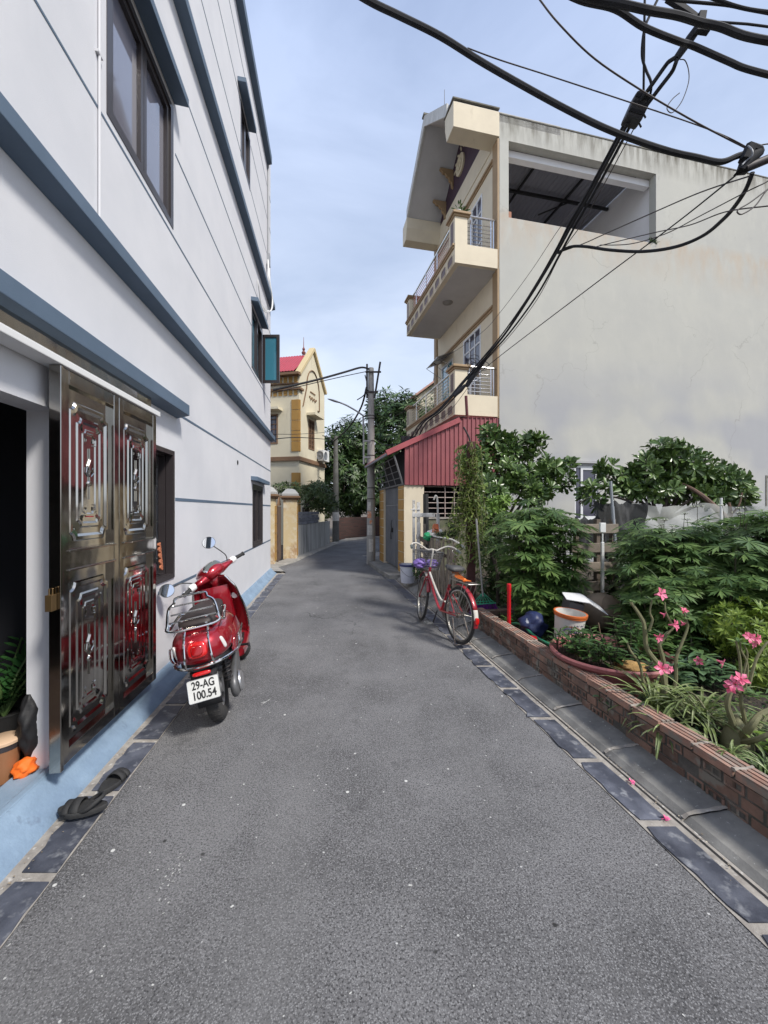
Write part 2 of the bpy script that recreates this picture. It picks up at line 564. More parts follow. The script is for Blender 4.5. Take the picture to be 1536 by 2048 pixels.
for a in js[1:-1]:
    far = a > 5.0
    N = 9
    lo, hi = [], []
    for i in range(N + 1):
        u = i / N
        x_ = 1.772 + (.215 if not far else .355) * u
        pr = [(1.765, .006), (1.80, .03), (1.98, .062), (2.0, .062)] if not far else [(1.765, .006), (1.80, .035), (1.97, .10), (2.14, .105)]
        z_ = float(np.interp(x_, [q[0] for q in pr], [q[1] for q in pr])) + .0065
        w_ = .009 + rnd.uniform(0, .006)
        lo.append((lx(x_, a, KR), a - w_, z_)); hi.append((lx(x_, a, KR), a + w_ * rnd.uniform(.8, 1.3), z_))
    mb.loft([lo, hi], closed=False)
tag(mb.build('gutter_mortar', m_grout, fix=False), kind='structure')
flat('gutter_joint', [(lx(1.77, -4, KR), -4), (lx(2.3, -4, KR), -4), (lx(2.3, 14.4, KR), 14.4), (lx(1.77, 14.4, KR), 14.4)], -0.004, m_grout)
mb = MB()
for (x, r) in ((1.742, 0.007),):
    mb.box(0, 0, 0, 0, 0, 0) if False else None
    pts = [(lx(x, Y, KR), Y) for Y in (-4, 13)]
    mb.add([(pts[0][0] - r, -4, 0.0052), (pts[0][0] + r, -4, 0.0052), (pts[1][0] + r, 13, 0.0052), (pts[1][0] - r, 13, 0.0052)], [(0, 1, 2, 3)])
tag(mb.build('gutter_seam', M('dark_seam', (0.02, 0.02, 0.02), rough=0.9)), kind='structure')

# garden soil, a raised bed from the brick edging back to the house
mb = MB()
nx, ny = 26, 26
vs, fs = [], []
rnd = random.Random(12)
for j in range(ny + 1):
    Y = -1.0 + j * 0.4
    for i in range(nx + 1):
        x = lx(2.07, Y, KR) + i * 0.42
        e = min(1, i / 1.5)
        vs.append((x, Y, 0.13 + e * (rnd.uniform(-0.02, 0.035))))
for j in range(ny):
    for i in range(nx):
        a = j * (nx + 1) + i
        fs.append((a, a + 1, a + nx + 2, a + nx + 1))
mb.add(vs, fs)
tag(mb.build('garden_bed', m_soil, smooth=True, angle=180), kind='structure')

# pale verge along the lane's left side beyond the blue house, and on the far side
m_verge = M('pale_verge', (0.34, 0.32, 0.29), (0.24, 0.23, 0.21), scale=4, rough=0.9, bump=0.5, bscale=60)
ve = [(lx(-1.136, 9.46, KL), 9.46)] + left_edge[1:]
vi = [(-3.3, 9.5), (-3.12, 10.4), (-2.93, 11.5), (-2.68, 14.3), (-2.45, 17.1), (-1.95, 20.2), (-0.8, 22.0), (2.5, 23.0), (14, 23.9)]
mb = MB()
oute = ve[1:]
ine = vi[1:]
oute = [ve[0]] + ve[2:]
ine = [(-3.1, 9.5)] + vi[1:]
vs, fs = [], []
for (a, b) in zip(oute, ine):
    vs += [(a[0], a[1], 0.002), (a[0] - 0.02, a[1], 0.05), (b[0], b[1], 0.06)]
for i in range(len(oute) - 1):
    fs += [(3 * i, 3 * i + 1, 3 * i + 4, 3 * i + 3), (3 * i + 1, 3 * i + 2, 3 * i + 5, 3 * i + 4)]
mb.add(vs, fs)
tag(mb.build('pavement_verge_far', m_verge), kind='structure')
# dead leaves, scraps and fallen petals
petal_m = M('pink_petal', (0.75, 0.06, 0.22), (0.9, 0.2, 0.4), scale=30, rough=0.6)
for i, (px, py) in enumerate([(1262, 1565), (1330, 1638), (1258, 1559)][:2]):
    p = ground(px, py, 0.013)
    mb = MB()
    for k in range(5):
        a = k * 1.26 + i
        c, s_ = math.cos(a), math.sin(a)
        mb.add([(0, 0, 0.004), (0.012 * c - 0.007 * s_, 0.012 * s_ + 0.007 * c, 0.012), (0.024 * c, 0.024 * s_, 0.004 + 0.006 * (k % 2)), (0.012 * c + 0.007 * s_, 0.012 * s_ - 0.007 * c, 0.001)], [(0, 1, 2, 3)])
    o = mb.build('fallen_flower', petal_m, fix=False)
    o.location = p
    tag(o, ['pink fallen blossom on the slate edging, the smaller and farther one', 'pink fallen blossom on the cement joint, the bigger and nearer one'][i], 'flower', 'fallen pink blossoms on the edging')

# splashes of white paint and lime on the asphalt
mb = MB(); rnd = random.Random(101)
def splash(x, y, L_, W_, a, n=9):
    ca, sa = math.cos(a), math.sin(a)
    pts = []
    for k in range(n):
        t = 2 * PI * k / n; r = rnd.uniform(.55, 1.15)
        u, v = L_ * r * math.cos(t), W_ * r * math.sin(t)
        pts.append((x + u * ca - v * sa, y + u * sa + v * ca, 0.0025))
    mb.add(pts, [tuple(range(n))])
for (px, py, n, sp) in ((345, 1745, 26, .06), (330, 1790, 7, .05), (530, 1405, 5, .03), (478, 1410, 3, .03), (800, 1700, 3, .05), (270, 1545, 4, .05), (1020, 1453, 3, .02), (745, 1145, 3, .1), (660, 1470, 4, .2)):
    g = ground(px, py)
    for k in range(n):
        splash(g.x + rnd.gauss(0, sp * .5), g.y + rnd.gauss(0, sp), rnd.uniform(.002, .007), rnd.uniform(.0015, .004), rnd.uniform(0, 3))
g = ground(532, 1404); splash(g.x, g.y, .05, .005, 1.1, 12); splash(g.x - .02, g.y - .01, .02, .004, .7, 9)
for k in range(230):
    Y = 1.0 + 7 * rnd.random() ** 1.6; X = rnd.uniform(lx(-1.12, Y, KL), lx(1.53, Y, KR))
    s_ = rnd.uniform(.0012, .0038) * (1.7 if rnd.random() < .12 else 1)
    splash(X, Y, s_ * rnd.uniform(1, 2), s_, rnd.uniform(0, 3), 6)
tag(mb.build('paint_splashes', M('lime_splash', (.55, .55, .53), (.36, .36, .35), scale=60, rough=.9), None, fix=False), 'tiny white paint splashes scattered over the grey asphalt', kind='stuff')
# grit and dry leaf crumbs along the kerbs
mb = MB()
for k in range(420):
    Y = 1.0 + 8 * rnd.random() ** 1.3
    X = lx(-1.31, Y, KL) + abs(rnd.gauss(0, .03)) if k % 2 else lx(1.755, Y, KR) - abs(rnd.gauss(0, .04)) + .02
    s_ = rnd.uniform(.002, .006); a = rnd.uniform(0, 6.3); z_ = .0135
    mb.add([(X + s_ * math.cos(a), Y + s_ * math.sin(a), z_), (X - s_ * math.sin(a) * .6, Y + s_ * .6 * math.cos(a), z_ + .003), (X - s_ * math.cos(a), Y - s_ * math.sin(a), z_), (X + s_ * math.sin(a) * .6, Y - s_ * .6 * math.cos(a), z_ + .001)], [(0, 1, 2, 3)])
tag(mb.build('kerb_grit', M('dry_litter', (.20, .14, .08), (.34, .30, .24), scale=30, rough=.95, island=.5), None, fix=False), 'brown grit and leaf crumbs gathered along both kerbs', kind='stuff')
# ======================= GREY-WHITE HOUSE ON THE LEFT =======================
m_wallL = M('grey_white_render', (0.665, 0.665, 0.69), (0.615, 0.62, 0.65), scale=1.6, rough=0.85, bump=0.45, bscale=230, bdist=0.004, detail=8,
            col3=(0.50, 0.50, 0.52), scale3=2.2, ramp3=(0.66, 0.95), stretch3=(1, 1, 0.25), bump2=0.10, bscale2=2.0)
m_blue = M('slate_blue_paint', (0.105, 0.150, 0.212), (0.088, 0.130, 0.185), scale=3, rough=0.7, bump=0.15, bscale=150)
m_kerbblue = M('pale_blue_paint', (0.235, 0.325, 0.43), (0.165, 0.235, 0.325), scale=4, rough=0.7, bump=0.3, bscale=60, col3=(0.12, 0.16, 0.22), scale3=9, ramp3=(0.63, 0.75))
m_frame = M('dark_brown_frame', (0.040, 0.034, 0.036), rough=0.35, coat=0.2)
m_glassL = M('window_glass', (0.16, 0.16, 0.20), rough=0.04, spec=0.9, coat=0.6, bump2=0.03, bscale2=2.5)
m_teal = M('teal_glass', (0.06, 0.22, 0.30), rough=0.04, spec=0.9, coat=0.6)
m_dark = M('dark_interior', (0.012, 0.013, 0.018), rough=0.9)  # near-black paint stands in for the shade inside rooms and openings
m_steel = M('polished_steel', (0.50, 0.485, 0.455), (0.40, 0.388, 0.362), scale=3, rough=0.07, metal=1.0, bump2=0.16, bscale2=3.0, rough2=0.14, stretch=(1, 1, 0.4))
m_steeld = M('steel_stile', (0.42, 0.40, 0.365), (0.32, 0.305, 0.28), scale=5, rough=0.11, metal=1.0, bump2=0.05, bscale2=5.0)
m_chrome = M('chrome', (0.75, 0.74, 0.72), rough=0.10, metal=1.0)
m_white = M('white_plastic', (0.72, 0.72, 0.71), rough=0.45)
m_black = M('black_rubber', (0.018, 0.018, 0.019), (0.03, 0.03, 0.03), scale=20, rough=0.75, bump=0.2, bscale=150)

LH = thing('town_house', 'grey white rendered house with slate blue ledges and polished steel door, on the left', 'house',
           (-1.474, 0, 0), R(7.24))
def LY(px, off=0.0): return (1.474 - off) / ((768 - px) / 800 - 0.127) * 1.008
holes = [(-0.7, 2.17, 0.10, 2.03), (2.95, 3.72, 0.88, 2.04),          # doorway, barred window
         (2.62, 3.71, 4.08, 5.20), (7.28, 8.40, 4.08, 5.20),          # first floor windows
         (7.36, 8.42, 0.80, 1.98),                                    # small ground floor window
         (6.42, 7.15, 7.15, 8.05)]
fnL = lambda a, d, z: (-d, a, z)
YE = 9.48
mb = MB()
holes_wall(mb, fnL, -2.5, YE, -0.02, 9.70, holes, 0.0, 0.16)
mb.box(-6, -0.16, YE - 0.16, YE, -0.02, 9.70)
mb.box(-6, -0.16, -2.5, -2.34, -0.02, 9.70)
mb.box(-6.16, -6, -2.5, YE, -0.02, 9.70)
mb.box(-6, -0.16, -2.34, YE - 0.16, 9.30, 9.50)
mb.build('wall', m_wallL, LH)
# upper setback roof storey edge
mb = MB(); mb.box(-6.2, 0.03, -2.55, YE + 0.03, 9.70, 9.82); mb.build('roof', m_blue, LH)
# interior shell behind the doorway
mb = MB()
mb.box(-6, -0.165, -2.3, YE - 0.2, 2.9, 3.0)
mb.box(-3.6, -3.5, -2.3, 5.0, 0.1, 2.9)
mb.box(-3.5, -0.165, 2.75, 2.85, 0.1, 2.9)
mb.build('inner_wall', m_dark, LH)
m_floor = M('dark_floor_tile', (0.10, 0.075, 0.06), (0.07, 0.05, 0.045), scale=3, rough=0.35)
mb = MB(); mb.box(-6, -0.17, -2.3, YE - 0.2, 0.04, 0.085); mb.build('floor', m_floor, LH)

# ledges that run along the wall
def ledge(y0, y1, z0, z1, p, name='ledge'):
    mb = MB()
    mb.loft([[(0, y0, z0 - 0.03), (0, y0, z1), (p, y0, z1 - 0.012), (p, y0, z0)], [(0, y1, z0 - 0.03), (0, y1, z1), (p, y1, z1 - 0.012), (p, y1, z0)]])
    return mb.build(name, m_blue, LH, bevel=0.004)
ledge(-2.5, 3.80, 2.39, 2.50, 0.115)
ledge(-2.5, YE + 0.03, 3.135, 3.235, 0.105)
ledge(-2.5, YE + 0.03, 6.22, 6.33, 0.105)
ledge(-2.5, 9.0, 9.22, 9.33, 0.105)
# painted grooves, cut where windows sit
def groove(z, segs, h=0.022):
    mb = MB()
    for a, b in segs: mb.box(0.0, 0.003, a, b, z - h / 2, z + h / 2)
    mb.build('groove', m_blue, LH)
for z, segs, h in ((2.41, ((3.80, YE),), .022), (1.60, ((3.76, 7.36), (8.42, YE)), .03), (0.80, ((3.39, YE),), .026),
                (4.02, ((-2.5, YE),), .018), (4.82, ((-2.5, 2.56), (3.76, 7.25), (8.45, YE)), .018), (5.62, ((-2.5, YE),), .018),
                (7.2, ((-2.5, 6.4), (7.2, YE)), .018), (8.0, ((-2.5, 6.4), (7.2, YE)), .018), (8.72, ((-2.5, YE),), .018)):
    groove(z, segs, h)

def windowL(y0, y1, z0, z1, mull=1, glass=m_glassL, canopy=None, fw=0.055, dep=0.05):
    w = bpy.data.objects.new('window', None); COL.objects.link(w); w.parent = LH
    fr = MB()
    d = -0.015
    for a, b, c, e in ((y0, y0 + fw, z0, z1), (y1 - fw, y1, z0, z1), (y0 + fw, y1 - fw, z0, z0 + fw), (y0 + fw, y1 - fw, z1 - fw, z1)):
        fr.box(d - dep, d + 0.02, a, b, c, e)
    ys = [y0 + fw + (y1 - y0 - 2 * fw) * i / (mull + 1) for i in range(mull + 2)]
    for i in range(mull + 1):       # sashes
        a, b = ys[i] + 0.004, ys[i + 1] - 0.004
        s_ = 0.045
        for p, q, c, e in ((a, a + s_, z0 + fw, z1 - fw), (b - s_, b, z0 + fw, z1 - fw), (a + s_, b - s_, z0 + fw, z0 + fw + s_), (a + s_, b - s_, z1 - fw - s_, z1 - fw)):
            fr.box(d - dep + 0.006, d + 0.004, p, q, c, e)
    fr.build('frame', m_frame, w)
    g = MB()
    for i in range(mull + 1):
        g.box(d - 0.034, d - 0.028, ys[i] + 0.04, ys[i + 1] - 0.04, z0 + fw + 0.03, z1 - fw - 0.03)
    g.build('pane', glass, w)
    if canopy:
        a, b, p = canopy
        mb = MB()
        mb.loft([[(0, a, z1 + 0.06), (0, a, z1 + 0.13), (p, a, z1 + 0.12), (p, a, z1 + 0.045)], [(0, b, z1 + 0.06), (0, b, z1 + 0.13), (p, b, z1 + 0.12), (p, b, z1 + 0.045)]])
        mb.build('canopy', m_blue, w, bevel=0.004)
    return w
windowL(2.62, 3.71, 4.08, 5.20, 1, canopy=(2.45, 3.74, 0.13))
w = windowL(6.42, 7.15, 7.15, 8.05, 1, canopy=(6.20, 7.05, 0.13))
windowL(7.36, 8.42, 0.80, 1.98, 1, glass=M('dark_glass', (0.02, 0.02, 0.025), rough=0.1), canopy=(7.22, 8.6, 0.12))
# far first floor window with one casement swung open
w = windowL(7.28, 7.84, 4.08, 5.20, 0, glass=m_teal, canopy=(7.22, 8.36, 0.13))
mb = MB(); mb.box(-0.065, 0.0, 7.84, 8.40, 4.08, 4.13); mb.box(-0.065, 0, 7.84, 8.40, 5.15, 5.20); mb.box(-0.065, 0, 8.345, 8.40, 4.13, 5.15)
mb.build('frame', m_frame, w)
mb = MB()
a = R(8)
ca, sa = math.cos(a), math.sin(a)
def cs(u, z, d=0.0): return (0.01 + u * ca + d * sa, 8.385 - u * sa + d * ca, z)
def csbox(mb, u0, u1, z0, z1, d0, d1):
    vs = [cs(u, z, d) for d in (d0, d1) for u, z in ((u0, z0), (u1, z0), (u1, z1), (u0, z1))]
    mb.add(vs, [(0, 1, 2, 3), (7, 6, 5, 4), (0, 4, 5, 1), (1, 5, 6, 2), (2, 6, 7, 3), (3, 7, 4, 0)])
for q in ((0, 0.055, 4.14, 5.14), (0.295, 0.35, 4.14, 5.14), (0.055, 0.295, 4.14, 4.195), (0.055, 0.295, 5.085, 5.14)):
    csbox(mb, *q, -0.02, 0.02)
cas = mb.build('casement', m_frame, w)
mb = MB(); csbox(mb, 0.055, 0.295, 4.195, 5.085, -0.003, 0.003); mb.build('pane', m_teal, cas)

# barred ground-floor window by the door
w = bpy.data.objects.new('window', None); COL.objects.link(w); w.parent = LH
mb = MB()
y0, y1, z0, z1 = 2.95, 3.72, 0.88, 2.04
for d0, d1, e in ((-0.05, 0.012, 0.04), (-0.11, -0.055, 0.05)):
    mb.box(d0, d1, y0, y0 + e, z0, z1); mb.box(d0, d1, y1 - e, y1, z0, z1)
    mb.box(d0, d1, y0 + e, y1 - e, z0, z0 + e); mb.box(d0, d1, y0 + e, y1 - e, z1 - e, z1)
mb.build('frame', m_frame, w)
mb = MB()
for k in range(6):
    z = z0 + 0.18 + k * 0.165
    mb.tube([(-0.13, y0 + 0.03, z), (-0.13, y1 - 0.03, z)], 0.006, 6)
for k in range(5):
    y = y0 + 0.12 + k * 0.14
    mb.tube([(-0.142, y, z0 + 0.05), (-0.142, y, z1 - 0.05)], 0.006, 6)
mb.build('grille', M('grey_bars', (0.30, 0.30, 0.31), rough=0.5, metal=0.6), w)
# woven strip hanging in the window
mb = MB()
rnd = random.Random(5)
for k in range(9):
    for j in range(2):
        mb.obox((-0.02 - 0.012 * j, 3.46 + 0.03 * j + 0.006 * k, 1.20 - k * 0.026), (0.008, 0.0, 0), (0, 0.018, 0.008 if (k + j) % 2 else -0.008), (0, 0.004, 0.010))
o = mb.build('woven_strap', M('woven_orange', (0.62, 0.22, 0.10), (0.25, 0.08, 0.05), scale=90, rough=0.7), None, bevel=0.002)
o.matrix_world = LH.matrix_world
o.location = LH.location; o.rotation_euler = LH.rotation_euler
tag(o, 'orange woven strap hanging in the barred window behind the scooter', 'strap')

# kerb skirt and sill
mb = MB()
def prof(y, f=1.0): return [(0.0, y, -0.01), (0.0, y, 0.135), (0.022, y, 0.128), (0.045, y, 0.085), (0.085, y, 0.05), (0.137, y, 0.012), (0.139, y, -0.01)]
ys = [-2.5 + i * 0.5 for i in range(24)] + [YE + 0.02]
mb.loft([prof(y) for y in ys])
mb.build('kerb_skirt', m_kerbblue, LH, smooth=True, angle=60)
mb = MB()
mb.box(-0.19, -0.001, -0.7, 2.17, 0.086, 0.118)
mb.box(-0.045, -0.001, -0.7, 2.168, 0.1185, 0.137)
mb.build('threshold', m_kerbblue, LH, bevel=0.008)

# steel header, white rail, sliding pair of steel leaves
mb = MB(); mb.box(0.002, 0.055, -0.8, 3.14, 2.272, 2.386)
mb.build('steel_header', m_steel, LH, bevel=0.004)
mb = MB(); mb.box(0.003, 0.112, -0.8, 3.165, 2.232, 2.270)
mb.build('door_rail', m_white, LH, bevel=0.004)
door = bpy.data.objects.new('steel_door', None); COL.objects.link(door); door.parent = LH
X0 = 0.055
def oct_pts(y0, y1, z0, z1, c, x, bulge=True):
    pts = []
    def corner(cy, cz, a0):
        for k in range(5):
            a = a0 + k * (PI / 2) / 4
            pts.append((x, cy + c * math.cos(a), cz + c * math.sin(a)))
    # concave (scooped) corners, as pressed steel panels have
    pts += [(x, y0 + c, z0), (x, y1 - c, z0)]
    for k in range(1, 4):
        a = PI - k * (PI / 2) / 4
        pts.append((x, y1 + c * math.cos(a), z0 + c * math.sin(a)))
    pts += [(x, y1, z0 + c), (x, y1, z1 - c)]
    for k in range(1, 4):
        a = -PI / 2 - k * (PI / 2) / 4
        pts.append((x, y1 + c * math.cos(a), z1 + c * math.sin(a)))
    pts += [(x, y1 - c, z1), (x, y0 + c, z1)]
    for k in range(1, 4):
        a = -k * (PI / 2) / 4
        pts.append((x, y0 + c * math.cos(a), z1 + c * math.sin(a)))
    pts += [(x, y0, z1 - c), (x, y0, z0 + c)]
    for k in range(1, 4):
        a = PI / 2 - k * (PI / 2) / 4
        pts.append((x, y0 + c * math.cos(a), z0 + c * math.sin(a)))
    return pts
def panel_relief(mb, y0, y1, z0, z1, x):
    """stepped pressed relief: nested rings alternately raised"""
    rings = []
    levels = [(0.0, 0.0), (0.006, 0.016), (0.022, 0.017), (0.034, 0.001), (0.062, 0.002), (0.070, 0.013), (0.082, 0.013), (0.092, 0.003), (0.112, 0.003), (0.118, 0.010), (0.126, 0.010), (0.134, 0.001)]
    for ins, h in levels:
        c = max(0.045 - ins * 0.15, 0.018)
        rings.append(oct_pts(y0 + ins, y1 - ins, z0 + ins * 1.15, z1 - ins * 1.15, c, x + h * .62))
    mb.loft(rings, closed=True, caps=False)
    n = len(rings[-1])
    mb.add(rings[-1], [tuple(range(n))])
def medallion(mb, yc, zc, x, s):
    # embossed ornament: lozenge, bar and scrolls
    mb.lathe([(0.0, 0.012), (0.018 * s, 0.010), (0.026 * s, 0.0)], 4, (x, yc, zc + 0.05 * s), (1, 0, 0), caps=False, sx=1.0, sy=1.9)
    mb.lathe([(0.0, 0.012), (0.014 * s, 0.008), (0.02 * s, 0.0)], 12, (x, yc, zc - 0.05 * s), (1, 0, 0), caps=False)
    mb.bar((x + 0.004, yc, zc - 0.14 * s), (x + 0.004, yc, zc + 0.15 * s), 0.007, 0.007, up=(1, 0, 0))
    for sg in (-1, 1):
        mb.tube([(x + 0.003, yc + sg * 0.012 * s, zc - 0.01), (x + 0.005, yc + sg * 0.034 * s, zc + 0.012), (x + 0.005, yc + sg * 0.028 * s, zc + 0.04 * s), (x + 0.003, yc + sg * 0.012 * s, zc + 0.03 * s)], 0.004, 5)
leaves = [(2.035, 2.577), (2.583, 3.125)]
for (a, b) in leaves:
    lf = bpy.data.objects.new('door_leaf', None); COL.objects.link(lf); lf.parent = door
for li, lf in enumerate([o for o in bpy.data.objects if o.name.startswith('door_leaf')]):
    a, b = leaves[li]
    z0, z1 = 0.19, 2.228
    zm = 1.235
    fr = MB()
    st = 0.055
    fr.box(X0, X0 + 0.042, a, a + st, z0, z1)
    fr.box(X0, X0 + 0.042, b - st, b, z0, z1)
    fr.box(X0, X0 + 0.040, a + st, b - st, z0, z0 + 0.07)
    fr.box(X0, X0 + 0.040, a + st, b - st, z1 - 0.075, z1)
    fr.box(X0, X0 + 0.040, a + st, b - st, zm - 0.055, zm + 0.055)
    fr.box(X0 + 0.040, X0 + 0.052, a + st - 0.01, b - st + 0.01, zm + 0.045, zm + 0.055)
    fr.box(X0 + 0.040, X0 + 0.052, a + st - 0.01, b - st + 0.01, zm - 0.055, zm - 0.045)
    f_ = fr.build('frame', m_steeld, lf, bevel=0.003)
    pn = MB()
    for (c, d) in ((z0 + 0.07, zm - 0.055), (zm + 0.055, z1 - 0.075)):
        m = 0.034
        yy0, yy1, zz0, zz1 = a + st, b - st, c, d
        # flat sheet around the relief
        ring = oct_pts(yy0 + m, yy1 - m, zz0 + m * 1.2, zz1 - m * 2.0, 0.045, X0 + 0.016)
        pn.box(X0 + 0.008, X0 + 0.0155, yy0, yy1, zz0, zz1)
        panel_relief(pn, yy0 + m, yy1 - m, zz0 + m * 1.2, zz1 - m * 2.0, X0 + 0.016)
        zc = (zz0 + zz1) / 2 - 0.02
        medallion(pn, (yy0 + yy1) / 2, zc, X0 + 0.017, 1.0)
        for zz, sg in ((zz0 + 0.24, 1), (zz1 - 0.28, -1)):   # key-pattern scrolls
            for sy in (-1, 1):
                yc = (yy0 + yy1) / 2 + sy * 0.035
                pn.tube([(X0 + 0.02, yc, zz), (X0 + 0.02, yc + sy * 0.022, zz), (X0 + 0.02, yc + sy * 0.022, zz - sg * 0.035), (X0 + 0.02, yc - sy * 0.004, zz - sg * 0.035), (X0 + 0.02, yc - sy * 0.004, zz - sg * 0.014), (X0 + 0.02, yc + sy * 0.01, zz - sg * 0.014)], 0.0035, 5)
            pn.bar((X0 + 0.02, (yy0 + yy1) / 2 - 0.06, zz - sg * 0.055), (X0 + 0.02, (yy0 + yy1) / 2 + 0.06, zz - sg * 0.055), 0.006, 0.006)
    pn.build('panel', m_steel, lf, smooth=True, angle=25)
mb = MB(); mb.box(0.052, 0.108, 2.008, 2.032, 0.18, 2.228)
mb.build('edge_post', m_steeld, door, bevel=0.003)
mb = MB(); mb.box(0.06, 0.09, 1.968, 2.006, 1.00, 1.08); mb.tube([(0.075, 1.975, 1.075), (0.075, 1.975, 1.11), (0.075, 1.999, 1.11), (0.075, 1.999, 1.075)], 0.004, 6)
mb.build('padlock', M('brass_lock', (0.20, 0.13, 0.06), rough=0.45, metal=0.8), door, bevel=0.004)

# white conduit pipe, far cable clutter, vent hole
def onL(x, y, z):
    return Matrix.Translation(LH.location) @ Matrix.Rotation(R(7.24), 4, 'Z') @ V((x, y, z))
def thingL(mb, name, mat, label, cat, **kw):
    mb.tf = None
    o = mb.build(name, mat, None, **kw)
    o.location = LH.location; o.rotation_euler = LH.rotation_euler
    return tag(o, label, cat)
mb = MB()
yp = LY(195)
mb.tube([(0.012, yp, 3.24), (0.012, yp, 9.2)], 0.0085, 8)
for z in (4.35, 5.4, 6.6):
    mb.box(0.001, 0.02, yp - 0.028, yp + 0.028, z - 0.008, z + 0.008)
thingL(mb, 'conduit_pipe', M('painted_conduit', (.60, .60, .62), rough=.6), 'thin white conduit pipe running up the grey wall left of the big window', 'pipe', smooth=True)
mb = MB()
mb.tube([(0.02, 9.0, 9.2), (0.02, 9.0, 7.2)], 0.022, 8)
mb.box(0.0, 0.06, 8.93, 9.07, 6.95, 7.2)
mb.build('pipe', M('grey_pipe', (0.30, 0.31, 0.33), rough=0.5), LH)
mb = MB()
for k in range(3):
    mb.tube(smooth_pts([(0.04, 8.85 + .03 * k, 7.0), (0.06 + .01 * k, 8.80, 6.6), (0.11, 8.85, 6.35), (0.13, 8.95 - .03 * k, 6.1), (0.13, 8.6, 5.75), (0.05, 8.1, 5.6 - .03 * k), (0.04, 7.75, 5.78), (0.03, 7.7, 5.9)], 6), 0.012, 6)
thingL(mb, 'cable', m_white, 'white cable loop hanging down the grey wall above the opened teal window', 'cable', smooth=True)
mb = MB(); mb.lathe([(0.035, 0.0), (0.035, 0.006), (0.026, 0.006), (0.026, 0.001)], 14, (0.001, LY(475), 1.5 + 95 / 800 * LY(475) / 1.008), (1, 0, 0))
mb.build('vent_hole', m_dark, LH)

# things inside the doorway
m_leafZ = M('glossy_leaf', (0.045, 0.13, 0.035), (0.03, 0.09, 0.03), scale=8, rough=0.25, island=0.25, trans=0.15)
leafZ = ([(0, 0, 0), (0.35, 0.17, 0.03), (0.75, 0.15, 0.02), (1, 0, -0.03), (0.75, -0.15, 0.02), (0.35, -0.17, 0.03), (0.5, 0, -0.03)],
         [(0, 6, 1), (1, 6, 2), (2, 6, 3), (0, 5, 6), (5, 4, 6), (4, 3, 6)])
def leaf_m(p, d, up, s):
    d = V(d).normalized(); up = V(up)
    y = up.cross(d)
    y = y.normalized() if y.length > 1e-5 else orth(d)[0]
    z = d.cross(y)
    m = Matrix((( d.x, y.x, z.x, p[0]), (d.y, y.y, z.y, p[1]), (d.z, y.z, z.z, p[2]), (0, 0, 0, 1)))
    return m @ Matrix.Diagonal((s, s, s, 1))
def zz_plant(loc, nst, h, label):
    t = thing('potted_plant', label, 'plant', loc)
    mb = MB(); mb.lathe([(0.09, 0), (0.13, 0.22), (0.14, 0.24), (0.125, 0.24), (0.11, 0.2)], 20); mb.build('pot', M('dark_pot', (0.03, 0.03, 0.03), rough=0.5), t, smooth=True)
    rnd = random.Random(4); st = MB(); ms = []
    for i in range(nst):
        a = rnd.uniform(0, 2 * PI); o = rnd.uniform(0.15, 0.45)
        hh = h * rnd.uniform(0.6, 1.0)
        pts = smooth_pts([(0, 0, 0.2), (math.cos(a) * o * .35, math.sin(a) * o * .35, 0.2 + hh * .55), (math.cos(a) * o, math.sin(a) * o, 0.2 + hh)], 7)
        st.tube(pts, [0.010 - 0.006 * k / (len(pts) - 1) for k in range(len(pts))], 6)
        for k in range(3, len(pts)):
            d = (pts[k] - pts[k - 1]).normalized()
            sd = d.cross(V((0, 0, 1))).normalized()
            for sg in (-1, 1):
                ms.append(leaf_m(pts[k], d * 0.7 + sd * sg, (0, 0, 1), rnd.uniform(0.075, 0.11)))
    st.build('stem', M('green_stem', (0.08, 0.14, 0.04), rough=0.6), t, smooth=True)
    mb = MB(); mb.add(*scatter(*leafZ, ms)); mb.build('leaves', m_leafZ, t, smooth=True, fix=False)
    return t
zz_plant(V((-2.24, 2.36, 0.086)), 11, 0.46, 'glossy green houseplant standing just inside the dark doorway')
t = thing('wooden_stool', 'light brown round stool with a dark band inside the doorway', 'stool', V((-2.00, 2.10, 0.086)))
mb = MB(); mb.lathe([(0.10, 0), (0.125, 0.16), (0.13, 0.20)], 20); mb.build('body', M('brown_wood', (0.28, 0.13, 0.06), rough=0.6), t, smooth=True)
mb = MB(); mb.lathe([(0.132, 0.20), (0.135, 0.23)], 20); mb.build('band', m_frame, t, smooth=True)
mb = MB(); mb.lathe([(0.128, 0.231), (0.14, 0.235), (0.14, 0.25), (0.13, 0.256)], 20); mb.build('seat', M('cream_seat', (0.6, 0.42, 0.28), rough=0.6), t, smooth=True)
t.scale = (.56, .56, .85)
mb = MB()
def blob_bag(mb, c, sx, sy, sz, seed, nu=22, nv=13):
    rnd = random.Random(seed)
    rings = []
    for j in range(nv + 1):
        v = j / nv
        w = math.sin(PI * min(max(v, .02), .98)) ** 0.45
        row = []
        for i in range(nu):
            a = 2 * PI * i / nu
            k = 1 + .14 * math.sin(3 * a + j * .9 + seed) + .10 * math.sin(5 * a - j * 1.3 + seed * 2) + rnd.uniform(-.07, .07)
            row.append((c[0] + sx * w * k * math.cos(a) + .1 * sx * math.sin(j + seed), c[1] + sy * w * k * math.sin(a), c[2] + sz * (v + rnd.uniform(-.03, .03) * (0 < j < nv))))
        rings.append(row)
    mb.loft(rings)
p = V((-1.885, 2.10, 0.087))
blob_bag(mb, (0, 0, 0), 0.048, 0.052, 0.11, 2)
o = mb.build('orange_bag', M('orange_cloth', (0.85, 0.16, 0.015), rough=0.7, bump=0.3, bscale=40), None, smooth=True, angle=180); o.location = p
tag(o, 'crumpled bright orange cloth bag on the floor by the door jamb', 'bag')
